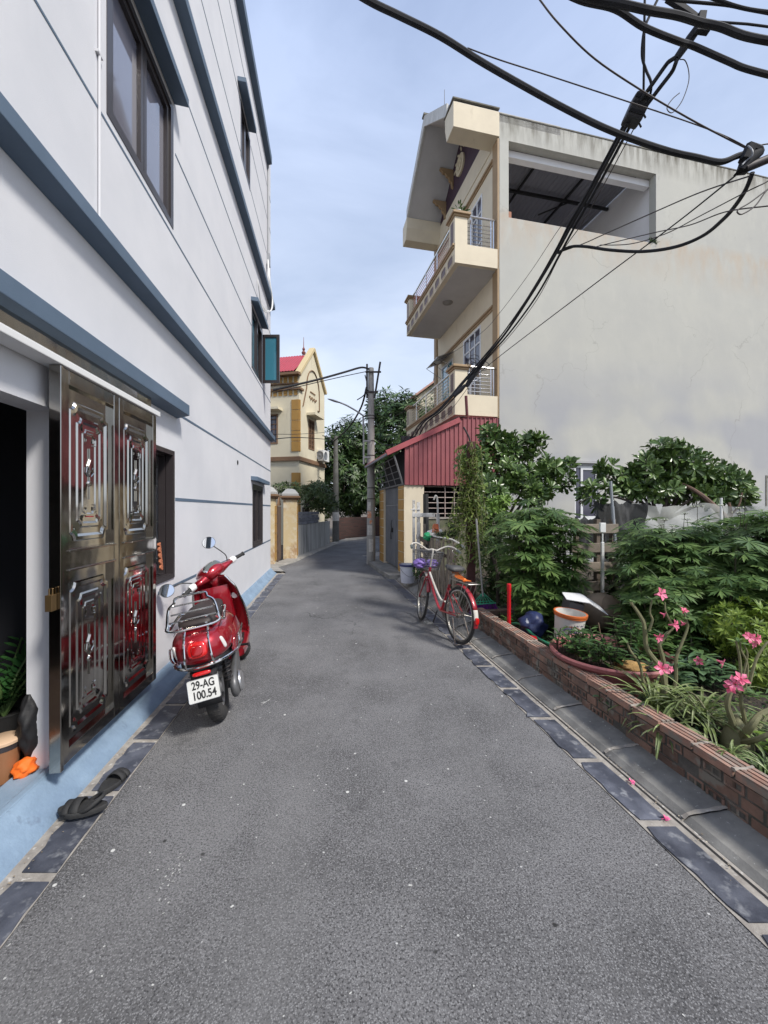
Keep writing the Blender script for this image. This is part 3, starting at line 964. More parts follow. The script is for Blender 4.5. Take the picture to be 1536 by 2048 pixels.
mb = MB(); blob_bag(mb, (0, 0, 0), 0.045, 0.06, 0.34, 5)
o = mb.build('black_bag', M('black_cloth', (0.006, 0.006, 0.007), (0.02, 0.02, 0.022), scale=4, rough=0.6, bump=0.3, bscale=20), None, smooth=True, angle=180); o.location = p + V((-0.01, 0.045, 0.09))
tag(o, 'black cloth bag slumped on top of the orange bag inside the doorway', 'bag')
# slippers
def slipper(loc, rz, label):
    t = thing('slipper', label, 'slipper', loc, rz, group='black slippers by the blue kerb')
    rings = []
    n = 20
    def outline(u):  # foot shape along x, length .27
        return 0.043 + 0.012 * math.sin(u * PI * 1.15 - 0.2) + (0.006 if u > .5 else 0)
    def ringz(z, k):
        pts = []
        N = 28
        for i in range(N):
            a = 2 * PI * i / N
            u = 0.5 + 0.5 * math.cos(a)
            w = (math.sin(PI * min(max(u, 0.0), 1.0)) ** 0.45) * outline(u) * k
            sgn = 1 if math.sin(a) >= 0 else -1
            pts.append(((u - .5) * 0.275 * (0.98 if k < 1 else 1), sgn * w + 0.006 * math.sin(u * 3), z + 0.006 * (1 - u) ** 2 + 0.008 * max(0, u - .7)))
        return pts
    mb = MB(); mb.loft([ringz(0.0, 0.97), ringz(0.012, 1.0), ringz(0.026, 1.0), ringz(0.030, 0.93), ringz(0.026, 0.88)])
    mb.build('sole', m_black, t, smooth=True, angle=50)
    mb = MB()
    for (x0, x1, h, tw) in ((0.0, 0.048, 0.050, 0.0), (0.056, 0.092, 0.040, 0.0)):
        g = []
        for xx in (x0, (x0 + x1) / 2, x1):
            g.append([(xx + tw * math.sin(a), 0.053 * math.cos(a), 0.02 + h * math.sin(a)) for a in [PI * i / 12 for i in range(13)]])
        mb.loft(g, closed=False)
    mb.tube(smooth_pts([(-0.01, 0.05, 0.025), (-0.06, 0.055, 0.05), (-0.10, 0.03, 0.075), (-0.115, 0, 0.08), (-0.10, -0.03, 0.075), (-0.06, -0.055, 0.05), (-0.01, -0.05, 0.025)], 5), 0.006, 6, flat=1.6) if label.find('nearer') >= 0 else None
    mb.build('strap', m_black, t, smooth=True, solid=0.006, angle=180)
    return t
g1 = ground(166, 1622, 0.03); g2 = ground(213, 1592, 0.02)
_s1 = slipper(g1, R(-172), 'nearer black rubber slipper with a raised heel strap, half on the blue kerb')
_s2 = slipper(ground(215, 1580, .012) + V((.004, .045, 0)), R(86), 'farther black rubber slipper with wide straps, lying on the slate edging')

_s1.scale = (.80, .86, .84); _s2.scale = (.70, .84, .80)
# leather strips, a shelf edge and odds and ends deep inside
t = thing('black_helmet', 'dark round helmet standing in the gloom behind the houseplant', 'helmet', V((-2.08, 2.45, 0.22)))
mb = MB(); mb.ball((0, 0, 0), .11, 16, 10, (1, 1.1, .85)); mb.build('shell', m_plast0 if 'm_plast0' in globals() else m_frame, t, smooth=True, angle=180)
mb = MB(); mb.box(-.12, .12, -.12, .12, -.135, -.095); mb.build('base', m_dark, t)
t = thing('doormat', 'strip of orange-brown floor tile edging just inside the sill', 'mat', V((-1.98, 1.86, 0.086)), R(7.24))
mb = MB(); mb.box(-.10, .02, -.5, .12, 0, .006); mb.build('mat', M('terracotta', (.26, .10, .05), rough=.5), t)
mb = MB(); mb.box(.021, .034, -.5, .12, 0, .007); mb.build('pale_edge', m_white, t)
# ======================= CREAM TUBE HOUSE ON THE RIGHT =======================
m_side = M('weathered_side_render', (0.46, 0.455, 0.412), (0.415, 0.413, 0.385), scale=0.7, rough=0.9, bump=0.5, bscale=70, bdist=0.008, detail=13,
           col3=(0.49, 0.485, 0.435), scale3=2.2, ramp3=(0.55, 0.9), stretch3=(1, 1, 0.5), stretch=(1, 1, 0.9), bump2=0.09, bscale2=3.0)
def _stains():
    t, b = nodes_of(m_side); L = t.links.new
    src = b.inputs['Base Color'].links[0].from_socket
    tcn = t.nodes.new('ShaderNodeTexCoord')
    def noise(sc, st, det=6, ro=.6):
        mm = t.nodes.new('ShaderNodeMapping'); mm.inputs['Scale'].default_value = st; L(tcn.outputs['Object'], mm.inputs['Vector'])
        n = t.nodes.new('ShaderNodeTexNoise'); n.inputs['Scale'].default_value = sc; n.inputs['Detail'].default_value = det; n.inputs['Roughness'].default_value = ro
        L(mm.outputs['Vector'], n.inputs['Vector']); return n.outputs['Fac']
    def mr(s, a, c, lo=0, hi=1):
        n = t.nodes.new('ShaderNodeMapRange'); n.inputs[1].default_value = a; n.inputs[2].default_value = c; n.inputs[3].default_value = lo; n.inputs[4].default_value = hi
        L(s, n.inputs['Value']); return n.outputs['Result']
    def mul(a, c):
        n = t.nodes.new('ShaderNodeMath'); n.operation = 'MULTIPLY'; L(a, n.inputs[0]); L(c, n.inputs[1]); return n.outputs[0]
    def mix(f, s, col):
        x = t.nodes.new('ShaderNodeMixRGB'); L(f, x.inputs[0]); L(s, x.inputs[1]); x.inputs[2].default_value = (*col, 1); return x.outputs[0]
    sp = t.nodes.new('ShaderNodeSeparateXYZ'); L(tcn.outputs['Object'], sp.inputs[0])
    z = sp.outputs['Z']
    # mould running down from the parapet
    src = mix(mul(mr(noise(2.2, (3.0, 3.0, 0.5)), 0.38, 0.62), mr(z, 9.95, 10.55, 0, 0.95)), src, (0.13, 0.12, 0.095))
    # rust-coloured rain marks under the big opening
    src = mix(mul(mr(noise(1.6, (2.0, 2.0, 0.8)), 0.38, 0.68), mul(mr(z, 7.2, 8.3, 0, 0.55), mr(z, 8.5, 8.3))), src, (0.45, 0.31, 0.19))
    # chalky repair scuffs and a greyer damp field low down
    src = mix(mr(noise(5.0, (1.0, 1.0, 2.2), 10, .75), 0.67, 0.74, 0, 0.5), src, (0.66, 0.66, 0.64))
    src = mix(mul(mr(noise(0.42, (1, 1, 1.2), 2), 0.42, 0.56, 0, 0.85), mr(z, 5.4, 3.9)), src, (0.34, 0.345, 0.365))
    src = mix(mul(mr(noise(7, (1.5, 1.5, .4), 8, .7), 0.6, 0.75, 0, 0.35), mr(z, 2, 9, 0.3, 1.0)), src, (0.26, 0.25, 0.22))
    # thin wandering cracks and fine pitting
    vc = t.nodes.new('ShaderNodeTexVoronoi'); vc.feature = 'DISTANCE_TO_EDGE'; vc.inputs['Scale'].default_value = 0.33
    nd = t.nodes.new('ShaderNodeTexNoise'); nd.inputs['Scale'].default_value = 1.6; nd.inputs['Detail'].default_value = 8
    L(tcn.outputs['Object'], nd.inputs['Vector'])
    va = t.nodes.new('ShaderNodeVectorMath'); va.operation = 'MULTIPLY_ADD'; va.inputs[1].default_value = (1.3, 0, 1.3)
    L(nd.outputs['Color'], va.inputs[0]); L(tcn.outputs['Object'], va.inputs[2]); L(va.outputs[0], vc.inputs['Vector'])
    src = mix(mul(mr(vc.outputs['Distance'], .0036, .0012, 0, .32), mr(noise(.5, (1, 1, 1), 2), .47, .56)), src, (0.20, 0.19, 0.165))
    src = mix(mr(noise(26, (1, 1, 1), 5, .8), .66, .74, 0, .35), src, (0.30, 0.29, 0.25))
    L(src, b.inputs['Base Color'])
_stains()
m_cream = M('cream_render', (0.68, 0.60, 0.455), (0.62, 0.545, 0.415), scale=2.2, rough=0.8, bump=0.2, bscale=130, bdist=0.004, col3=(0.50, 0.43, 0.32), scale3=5, ramp3=(0.64, 0.85), stretch3=(1, 1, .3))
m_tan = M('tan_trim', (0.34, 0.235, 0.13), (0.30, 0.20, 0.11), scale=4, rough=0.7)
m_soff = M('soffit_grey', (0.52, 0.51, 0.50), (0.47, 0.46, 0.45), scale=2, rough=0.9)
m_plum = M('plum_paint', (0.060, 0.028, 0.045), (0.05, 0.025, 0.04), scale=4, rough=0.7)
m_oval = M('brown_tile', (0.10, 0.055, 0.05), (0.14, 0.09, 0.08), scale=22, rough=0.5)
m_rail = M('stainless_rail', (0.62, 0.62, 0.63), rough=0.22, metal=1.0)
m_tin = M('dark_tin', (0.19, 0.19, 0.22), rough=0.6)
m_inner = M('white_inner_wall', (0.84, 0.84, 0.86), (0.78, 0.78, 0.80), scale=2, rough=0.9)
m_maroon = M('maroon_tin', (0.29, 0.082, 0.09), (0.245, 0.068, 0.076), scale=2.5, rough=0.5, col3=(0.30, 0.09, 0.09), scale3=4, ramp3=(0.55, 0.8), stretch3=(1, 1, .25))
m_redtrim = M('red_flashing', (0.35, 0.075, 0.085), (0.30, 0.06, 0.07), scale=5, rough=0.5)
m_wframe = M('white_frame', (0.66, 0.67, 0.68), rough=0.4)
m_dglass = M('dark_window_glass', (0.05, 0.05, 0.08), rough=0.05, spec=0.8)
m_mould = M('moss_dark_edge', (0.20, 0.19, 0.16), (0.12, 0.115, 0.10), scale=9, rough=0.95)

C0 = V((2.65, 9.2, 0))
RH = thing('town_house', 'tall cream house with stained blank side wall and balconies, on the right', 'house', C0, R(12.74))
fx = lambda a, d, z: (a, d, z)        # side wall: a = x, depth = y
fy = lambda a, d, z: (d, a, z)        # facade
W = 4.18
mb = MB()
holes_wall(mb, fx, 0.0, 14.0, -0.05, 10.60, [(0.24, 4.37, 8.27, 10.04), (2.0, 2.66, 1.25, 2.58)], 0.0, 0.20)
mb.box(13.8, 14.0, 0.2, W, -0.05, 10.6)
mb.box(0.0, 14.0, W, W + 0.2, -0.05, 10.60)
mb.build('side_wall', m_side, RH)
mb = MB()
holes_wall(mb, fy, 0.201, W, -0.05, 10.6, [(0.92, 1.98, 4.12, 6.18), (2.75, 3.65, 4.12, 6.02), (0.84, 1.45, 7.55, 9.44), (2.3, 3.3, 7.55, 9.4)], 0.0, 0.18)
mb.box(0.0, 0.012, 0.0, 0.201, 3.0, 10.05)
mb.build('front_wall', m_cream, RH)
mb = MB(); mb.box(-0.02, 14.03, -0.012, 0.20, 10.602, 10.635); mb.build('parapet_cap', m_mould, RH, bevel=0.006)
# floors inside (seen through openings)
mb = MB()
for z in (3.65, 7.1): mb.box(0.19, 13.7, 0.21, W - 0.01, z, z + 0.4)
mb.box(2.9, 3.0, 0.21, W, 4.1, 7.0); mb.box(4.46, 4.56, 0.21, W, 0, 3.6)
mb.build('floor', m_inner, RH)
mb = MB(); mb.box(4.45, 4.6, 0.21, W - 0.01, 7.52, 10.58)
mb.build('attic_wall', m_inner, RH)
mb = MB(); mb.box(0.205, 4.37, 0.205, 0.36, 9.87, 10.03)
mb.build('beam', m_inner, RH)
# corrugated tin roof over the top storey, with steel trusses
mb = MB()
n = 60
top, bot = [], []
for i in range(n + 1):
    x = 0.19 + (4.44 - 0.19) * i / n
    z = 10.50 + (0.022 if i % 2 else 0.0)
    top.append((x, 0.21, z)); bot.append((x, W - 0.01, z + 0.04))
mb.loft([top, bot], closed=False)
mb.build('tin_roof', m_tin, RH, solid=0.004)
mb = MB()
for x in (1.5, 3.0):
    mb.box(x - .02, x + .02, 0.25, W - 0.1, 10.40, 10.46)
mb.box(0.2, 4.4, 1.6, 1.66, 10.30, 10.37)
mb.box(0.2, 4.4, 3.0, 3.06, 10.30, 10.37)
mb.bar((1.2, 1.63, 9.5), (2.4, 3.0, 10.4), 0.04, 0.04); mb.bar((2.1, 1.63, 9.4), (2.1, 1.63, 10.4), 0.05, 0.05)
mb.bar((1.5, 3.0, 9.4), (1.5, 3.0, 10.4), 0.04, 0.04); mb.bar((3.2, 1.63, 10.38), (2.1, 1.63, 9.8), 0.03, 0.03)
mb.build('truss', M('truss_dark', (0.012, 0.012, 0.014), rough=0.7), RH)
mb = MB(); mb.box(0.3, 4.3, W - 0.25, W - 0.02, 7.5, 10.4); mb.build('dark_back', m_tin, RH)
mb = MB(); mb.box(0.255, 0.34, 0.05, 0.13, 8.27, 8.45); mb.build('clay_brick', M('old_brick', (0.35, 0.17, 0.11), rough=0.9), RH)

# window low in the side wall
w = bpy.data.objects.new('window', None); COL.objects.link(w); w.parent = RH
mb = MB()
a0, a1, z0, z1 = 2.0, 2.66, 1.25, 2.58
for q in ((a0, a0 + .05, z0, z1), (a1 - .05, a1, z0, z1), (a0 + .05, a1 - .05, z1 - .05, z1), (a0 + .05, a1 - .05, z0, z0 + .05), (a0 + .19, a0 + .25, z0 + .05, z1 - .05), (a0 + .25, a1 - .05, 2.07, 2.11), (a0 + .25, a1 - .05, z0 + .05, z0 + .1), (a0 + .25, a1 - .05, z1 - .1, z1 - .05)):
    mb.box(q[0], q[1], 0.03, 0.09, q[2], q[3])
mb.build('frame', m_wframe, w)
mb = MB(); mb.box(a0 + .05, a1 - .05, 0.055, 0.065, z0 + .05, z1 - .05); mb.build('pane', m_dglass, w)
mb = MB(); mb.box(a0 - 0.1, a1 + 0.12, -0.05, -0.001, z1 + 0.05, z1 + 0.12); mb.build('lintel', m_side, w, bevel=0.005)
# shuttered opening far right on the side wall
mb = MB()
x = 8.0
for q in ((x, x + .06, 1.6, 2.45), (x + .06, x + .9, 2.39, 2.45)): mb.box(q[0], q[1], -0.012, -0.001, q[2], q[3])
mb.build('window_trim', m_mould, RH)

# mouldings, pilaster strips
mb = MB()
for y0_, y1_ in ((0.0, .24), (W - .16, W + .06)):
    mb = MB(); mb.box(-0.045, -0.001, y0_, y1_, 3.62, 10.05); mb.build('pilaster', m_tan, RH, bevel=0.004)
mb = MB()
for z in (6.28, 9.72):
    mb.box(-0.06, -0.001, 0.242, W - 0.162, z, z + 0.05); mb.box(-0.03, -0.0012, 0.242, W - 0.162, z - 0.05, z - 0.001)
mb.build('moulding', m_tan, RH)

# gable with plum field, medallion, lotus petals
zr, ye = 12.30, 2.09
mb = MB()
mb.prism([(0.2, 10.601), (W - 0.0, 10.601), (ye, zr - 0.22)], lambda a, b, d: (d, a, b), 0.0, 0.18)
mb.build('gable', m_plum, RH)
mb = MB(); mb.box(-0.02, -0.001, 0.242, W - 0.1, 10.06, 10.60); mb.build('gable_band', m_cream, RH)
mb = MB()
mb.lathe([(0.27, 0.0), (0.27, 0.05), (0.23, 0.06), (0.21, 0.045), (0.0, 0.05)], 28, (-0.001, ye + 0.06, 11.25), (-1, 0, 0))
for k in range(8):
    a = k * PI / 4
    mb.ball((-0.06, ye + 0.06 + 0.11 * math.cos(a), 11.25 + 0.11 * math.sin(a)), 0.045, 8, 6, (0.4, 1, 1))
mb.build('medallion', M('cream_relief', (0.62, 0.54, 0.38), rough=0.8), RH, smooth=True)
mb = MB()
for k in range(7):
    a = R(20 + k * 22)
    p = V((-0.012, ye + 0.0 + 0.62 * math.cos(a) * 0.8, 11.18 + 0.50 * math.sin(a)))
    mb.obox(p, (0.010, 0, 0), (0, 0.028 * math.cos(a + 1.2), 0.028 * math.sin(a + 1.2)), (0, -0.07 * math.sin(a + 1.2), 0.07 * math.cos(a + 1.2)))
mb.build('relief_petals', M('cream_relief', (0.62, 0.54, 0.38)), RH, bevel=0.006)
# gable roof slabs overhanging the street, flared eave boxes
OV = 1.07
mb = MB()
def slopepoly(y0, y1, zA, zB, th): return [(y0, zA), (y1, zB), (y1, zB - th), (y0, zA - th)]
mb.prism([(-0.0, 10.66), (ye, zr), (ye, zr - 0.20), (0.0, 10.44)], lambda a, b, d: (d, a, b), -OV, 1.6)
mb.prism([(W, 10.66), (ye, zr), (ye, zr - 0.20), (W, 10.44)], lambda a, b, d: (d, a, b), -OV, 1.6)
mb.build('gable_roof', m_soff, RH)
mb = MB()      # fascia along the front edge, slightly proud, lighter
mb.prism([(0.42, 11.02), (ye, zr + 0.03), (ye, zr - 0.26), (0.42, 10.72)], lambda a, b, d: (d, a, b), -OV - 0.05, -OV - 0.002)
mb.prism([(W - 0.35, 11.0), (ye, zr + 0.03), (ye, zr - 0.26), (W - 0.35, 10.72)], lambda a, b, d: (d, a, b), -OV - 0.05, -OV - 0.002)
mb.build('fascia', M('pale_fascia', (0.62, 0.61, 0.58), (0.5, 0.49, 0.46), scale=5, rough=0.85), RH)
mb = MB()
mb.prism([(-0.012, 10.645), (0.50, 10.70), (0.50, 10.42), (0.40, 10.08), (-0.012, 10.08)], lambda a, b, d: (d, a, b), -OV - 0.06, -0.001)
mb.build('eave_box', m_cream, RH, bevel=0.006); mb = MB()
mb.prism([(W + 0.05, 10.68), (W - 0.42, 10.74), (W - 0.42, 10.42), (W - 0.30, 10.10), (W + 0.05, 10.10)], lambda a, b, d: (d, a, b), -OV - 0.06, -0.001)
mb.build('eave_box', m_cream, RH, bevel=0.006)
mb = MB()
mb.box(-OV - 0.08, -0.0, -0.03, 0.52, 10.702, 10.73)
mb.box(-OV - 0.08, 1.62, ye - 0.08, ye + 0.08, zr + 0.0, zr + 0.05)
mb.build('ridge_cap', m_mould, RH)
# scroll brackets under the far slope
def bracket(yc, ztop):
    mb = MB()
    prof = [(0, 0), (-0.42, 0.0), (-0.43, -0.06), (-0.36, -0.09), (-0.33, -0.15), (-0.25, -0.15), (-0.22, -0.22), (-0.15, -0.24), (-0.13, -0.34), (-0.07, -0.38), (-0.06, -0.50), (0, -0.54)]
    mb.prism(prof, lambda a, b, d: (a, yc + d, ztop + b), -0.04, 0.04)
    mb.build('bracket', m_tan, RH, bevel=0.008)
bracket(2.72, 11.55); bracket(3.3, 11.05)
# finial / lightning rod
mb = MB()
mb.lathe([(0.07, 0), (0.05, 0.08), (0.02, 0.16), (0.008, 0.3), (0.006, 0.85)], 10, (-OV + 0.55, ye, zr + 0.04))
mb.build('finial', M('finial_dark', (0.12, 0.10, 0.09), rough=0.6), RH, smooth=True)

def door_panes(y0, y1, z0, z1, split, glass, openblack=False):
    w = bpy.data.objects.new('door', None); COL.objects.link(w); w.parent = RH
    mb = MB()
    x0, x1 = -0.012, 0.05
    mb.box(x0, x1, y0, y0 + .05, z0, z1); mb.box(x0, x1, y1 - .05, y1, z0, z1); mb.box(x0, x1, y0 + .05, y1 - .05, z1 - .05, z1)
    ys = [y0 + .05 + (y1 - y0 - .1) * f for f in split]
    for y in ys: mb.box(x0 + .01, x1 - .01, y - .025, y + .025, z0, z1 - .05)
    zb = z0 + 0.72
    mb.box(x0 + .012, x1 - .012, y0 + .05, y1 - .05, zb, zb + .05)
    mb.box(x0 + .012, x1 - .012, y0 + .05, y1 - .05, z1 - .42, z1 - .38)
    mb.build('frame', m_wframe, w)
    mb = MB(); mb.box(0.015, 0.025, y0 + .05, y1 - .05, z0, z1 - .05); mb.build('pane', glass, w)
door_panes(0.92, 1.98, 4.12, 6.18, [0.33, 0.66], m_dglass)
door_panes(2.75, 3.65, 4.12, 6.02, [0.5], m_teal)
door_panes(0.84, 1.45, 7.55, 9.44, [0.5], m_dglass)
door_panes(2.3, 3.3, 7.55, 9.40, [0.5], m_dglass)
# canopy hood over the far first-floor door, thin steel
mb = MB()
for y in (2.7, 3.2, 3.7):
    mb.tube([(-0.002, y, 6.2), (-0.5, y, 5.98), (-0.002, y, 5.7)], 0.01, 5)
mb.tube([(-0.5, 2.7, 5.98), (-0.5, 3.7, 5.98)], 0.01, 5)
mb.build('awning_frame', m_rail, RH)
mb = MB(); mb.add([(0, 2.7, 6.21), (-0.5, 2.7, 5.992), (-0.5, 3.7, 5.992), (0, 3.7, 6.21)], [(0, 1, 2, 3)])
mb.build('awning_sheet', M('smoky_sheet', (0.10, 0.11, 0.14), rough=0.2), RH, solid=0.004)

def balcony(zb, ht, posts_h):
    b = bpy.data.objects.new('balcony', None); COL.objects.link(b); b.parent = RH
    D, Y1 = 1.087, 3.92
    zt = zb + ht
    mb = MB()
    mb.box(-D, -0.001, 0.0, Y1, zb, zb + 0.10)                  # slab
    mb.box(-D, -D + 0.12, 0.12, Y1 - 0.12, zb + 0.101, zt)      # front upstand
    mb.box(-D, -0.002, 0.0, 0.119, zb + 0.101, zt)              # near end
    mb.box(-D, -0.002, Y1 - 0.119, Y1, zb + 0.101, zt)
    mb.build('slab', m_cream, b)
    mb = MB(); mb.box(-D + 0.12, -0.002, 0.10, Y1 - 0.10, zb - 0.012, zb - 0.001); mb.build('soffit', m_soff, b)
    # stepped trim on the street face
    mb = MB()
    mb.box(-D - 0.035, -D - 0.001, 0.03, Y1 - 0.02, zt - 0.10, zt - 0.055)
    mb.box(-D - 0.055, -D - 0.001, 0.01, Y1, zt - 0.053, zt - 0.005)
    mb.build('trim', m_tan, b, bevel=0.006)
    n = 9
    fr, pn = MB(), MB()
    for i in range(n):
        yc = 0.26 + (Y1 - 0.5) * i / (n - 1)
        w_ = (Y1 - 0.4) / n * 0.42
        pts = []
        for k in range(16):
            a = 2 * PI * k / 16
            ca, sa = math.cos(a), math.sin(a)
            pts.append((yc + w_ * (abs(ca) ** 0.5) * (1 if ca > 0 else -1), zb + 0.145 + 0.105 * (abs(sa) ** 0.5) * (1 if sa > 0 else -1)))
        pn.prism(pts, lambda a, c, d: (d, a, c), -D - 0.006, -D - 0.001)
        fr.tube([(-D - 0.008, p[0], p[1]) for p in pts], 0.012, 5, closed=True)
    pn.build('oval_panels', m_oval, b); fr.build('oval_frames', m_cream, b)
    # corner posts with caps
    for (y0, y1) in ((0.0, 0.34), (Y1 - 0.30, Y1)):
        p = MB(); p.box(-D, -D + 0.30, y0 + 0.001, y1 - 0.001, zt + 0.001, zt + posts_h)
        po = p.build('post', m_cream, b)
        c = MB(); cz = zt + posts_h
        c.box(-D - 0.03, -D + 0.33, y0 - 0.03, y1 + 0.03, cz + 0.001, cz + 0.045)
        c.box(-D - 0.065, -D + 0.365, y0 - 0.065, y1 + 0.065, cz + 0.046, cz + 0.10)
        c.build('cap', m_tan, po, bevel=0.008)
        o_ = MB(); o_.box(-D - 0.006, -D - 0.001, y0 + 0.09, y1 - 0.09, zt + 0.08, zt + posts_h - 0.06); o_.build('panel', m_oval, po)
    # stainless railing, front and near end
    r = MB()
    hs = [0.10 + k * (posts_h - 0.06) / 6 for k in range(6)]
    for h in hs:
        r.tube([(-D + 0.1, 0.34, zt + h), (-D + 0.1, Y1 - 0.3, zt + h)], 0.010, 6)
        r.tube([(-D + 0.30, 0.09, zt + h), (-0.16, 0.09, zt + h)], 0.010, 6)
    th = zt + posts_h + 0.06
    r.tube([(-D + 0.1, 0.34, th), (-D + 0.1, Y1 - 0.3, th)], 0.026, 8)
    r.tube([(-D + 0.31, 0.09, th + .05), (-0.001, 0.09, th + .05)], 0.026, 8)
    for y in (0.5, 1.4, 2.3, 3.2): r.tube([(-D + 0.1, y, zt), (-D + 0.1, y, th)], 0.018, 6)
    for x in (-0.16, -D + 0.42): r.tube([(x, 0.09, zt), (x, 0.09, th + .03)], 0.018, 6)
    for x in (-0.001 - 0.09,): r.tube([(x, 0.09, zt), (x, 0.09, th + .03)], 0.018, 6)
    r.build('railing', m_rail, b, smooth=True)
    return b
balcony(7.05, 0.44, 0.60)
balcony(3.64, 0.47, 0.55)
mb = MB(); mb.lathe([(0.14, 0), (0.13, -0.015), (0.09, -0.02), (0.06, -0.035), (0.02, -0.05), (0.0, -0.05)], 20, (-0.60, 1.65, 7.036)); mb.build('ceiling_rose', M('grey_rose', (0.25, 0.24, 0.22), rough=0.7), RH, smooth=True)

RM = Matrix.Translation(C0) @ Matrix.Rotation(R(12.74), 4, 'Z')
def onR(x, y, z): return RM @ V((x, y, z))
def placeR(o):
    o.location = C0; o.rotation_euler = (0, 0, R(12.74)); return o

# potted plants on the upper balcony post
m_leafG = M('leaf_green', (0.06, 0.12, 0.03), (0.035, 0.08, 0.02), scale=6, rough=0.45, island=0.35, trans=0.2, hue=0.015)
def small_pot_plant(loc, pr, h, label, grp, potm, seed, n=26, ls=0.10):
    t = thing('potted_plant', label, 'plant', loc, group=grp)
    mb = MB(); mb.lathe([(pr * .7, 0), (pr, pr * 1.6), (pr * 1.08, pr * 1.6), (pr * 1.08, pr * 1.8), (pr * .9, pr * 1.8), (pr * .85, pr * 1.4)], 14); mb.build('pot', potm, t, smooth=True)
    rnd = random.Random(seed); ms = []
    for i in range(n):
        a = rnd.uniform(0, 2 * PI); e = rnd.uniform(0.1, 1.2)
        d = V((math.cos(a) * math.cos(e), math.sin(a) * math.cos(e), math.sin(e)))
        ms.append(leaf_m(V((0, 0, pr * 1.7)) + d * h * rnd.uniform(0.1, 0.8), d + V((0, 0, -0.3)), (0, 0, 1), rnd.uniform(.7, 1.2) * ls))
    mb = MB(); mb.add(*scatter(*leafZ, ms)); mb.build('leaves', m_leafG, t, fix=False)
    return t
small_pot_plant(onR(-0.95, 0.12, 8.20), 0.06, 0.16, 'white pot plant on the near post of the upper balcony', 'pots on the balcony post', m_white, 1)
small_pot_plant(onR(-0.85, 0.24, 8.20), 0.05, 0.2, 'leafy pot plant behind the white one on the upper balcony post', 'pots on the balcony post', m_tan, 2)
# weed growing in the corner of the attic opening
t = thing('weed', 'small green weed sprouting at the lower right corner of the attic opening', 'plant', onR(4.28, 0.02, 8.28))
rnd = random.Random(8); ms = []
for i in range(34):
    a = rnd.uniform(0, 2 * PI); e = rnd.uniform(-0.4, 1.2)
    d = V((math.cos(a) * math.cos(e), -abs(math.sin(a)) * math.cos(e) * .6, math.sin(e)))
    ms.append(leaf_m(d * rnd.uniform(0, 0.12), d, (0, 0, 1), rnd.uniform(.05, .10)))
mb = MB(); mb.add(*scatter(*leafZ, ms)); mb.build('leaves', m_leafG, t, fix=False)

# -------- lean-to garage in front: maroon tin side, sloping roof, grille, gate --------
GA = thing('garage', 'lean-to garage with maroon tin side, barred front and grey steel gate', 'garage', C0, R(12.74))
XF = -2.27
def zslope(x): return 3.51 + (x + 1.0) * 0.472
mb = MB()
step = 0.104
x = XF
top, bot = [], []
i = 0
while x < -0.001:
    for dx, dy in ((0.0, 0.0), (0.012, -0.022), (0.03, -0.022), (0.042, 0.0)):
        xx = min(x + dx, -0.002)
        zt = min(zslope(xx), 3.61) - 0.01
        top.append((xx, -0.03 + dy, zt)); bot.append((xx, -0.03 + dy, 2.045 + (0.0 if i % 3 else 0.004)))
    x += step; i += 1
mb.loft([top, bot], closed=False, caps=False)
mb.build('tin_side', m_maroon, GA, solid=0.002, fix=False)
mb = MB()
n = 34
A, B = [], []
xs = (-0.12, -2.66)
for i in range(n * 2 + 1):
    y = -0.06 + (2.85) * i / (2 * n)
    dz = 0.018 if i % 2 else 0
    A.append((xs[0], y, zslope(xs[0]) + dz - .35 * 0)); B.append((xs[1], y, zslope(xs[1]) + dz))
A = [(p[0], p[1], min(p[2], 3.60)) for p in A]
Am = [(-0.85, p[1], min(zslope(-0.85), 3.60) + (p[2] - min(zslope(xs[0]), 3.60))) for p in A]
mb.loft([A, Am, B], closed=False, caps=False)
mb.build('tin_roof', m_redtrim, GA, solid=0.004, fix=False)
mb = MB()
mb.bar((-1.0, -0.075, zslope(-1.0) + 0.0), (-2.68, -0.075, zslope(-2.68) + 0.0), 0.05, 0.11)
mb.build('flashing', m_redtrim, GA, bevel=0.004)
mb = MB()
mb.box(-2.60, -0.1, -0.0, 2.7, 2.62, 2.63) if False else None
mb.bar((-2.64, -0.02, zslope(-2.64) - .03), (-2.64, 2.75, zslope(-2.64) - .03), 0.04, 0.05)
mb.build('gutter_edge', m_tin, GA)
# masonry: near pier, far pier, side low wall, back
mb = MB()
mb.box(XF + 0.0, -1.815, 0.0, 0.48, 0.05, 2.045)
mb.box(XF + 0.0, XF + 0.28, 1.98, 2.48, 0.05, 2.045)
mb.box(XF + 0.02, -0.01, 2.36, 2.479, 0.05, 2.6) if False else None
mb.build('pier', m_cream, GA)
# brown quoin blocks with cream joints on the street faces
for (y0, y1) in ((0.02, 0.44), (2.02, 2.46)):
    q = MB(); z = 0.12; k = 0
    while z < 1.98:
        h = 0.21
        q.box(XF - 0.018, XF - 0.001, y0, y1, z, min(z + h, 2.03)); z += h + 0.022
    q.build('quoins', M('ochre_quoin', (0.42, 0.24, 0.07), (0.37, 0.21, 0.06), scale=6, rough=0.75), GA)
mb = MB()
mb.box(-1.814, -0.01, 0.02, 0.12, 0.05, 1.30)
mb.build('low_wall', M('mossy_wall', (0.16, 0.15, 0.11), (0.09, 0.10, 0.06), scale=8, rough=0.95), GA)
mb = MB(); mb.box(-1.813, -0.01, 0.0, 0.14, 1.301, 1.34); mb.build('low_wall_cap', m_grout, GA)
g = MB()
for k in range(6): g.tube([(-1.81, 0.07, 1.42 + k * 0.12), (-0.02, 0.07, 1.42 + k * 0.12)], 0.009, 6)
for x in (-1.30, -1.08, -0.6): g.tube([(x, 0.06, 1.34), (x, 0.06, 2.04)], 0.010, 6)
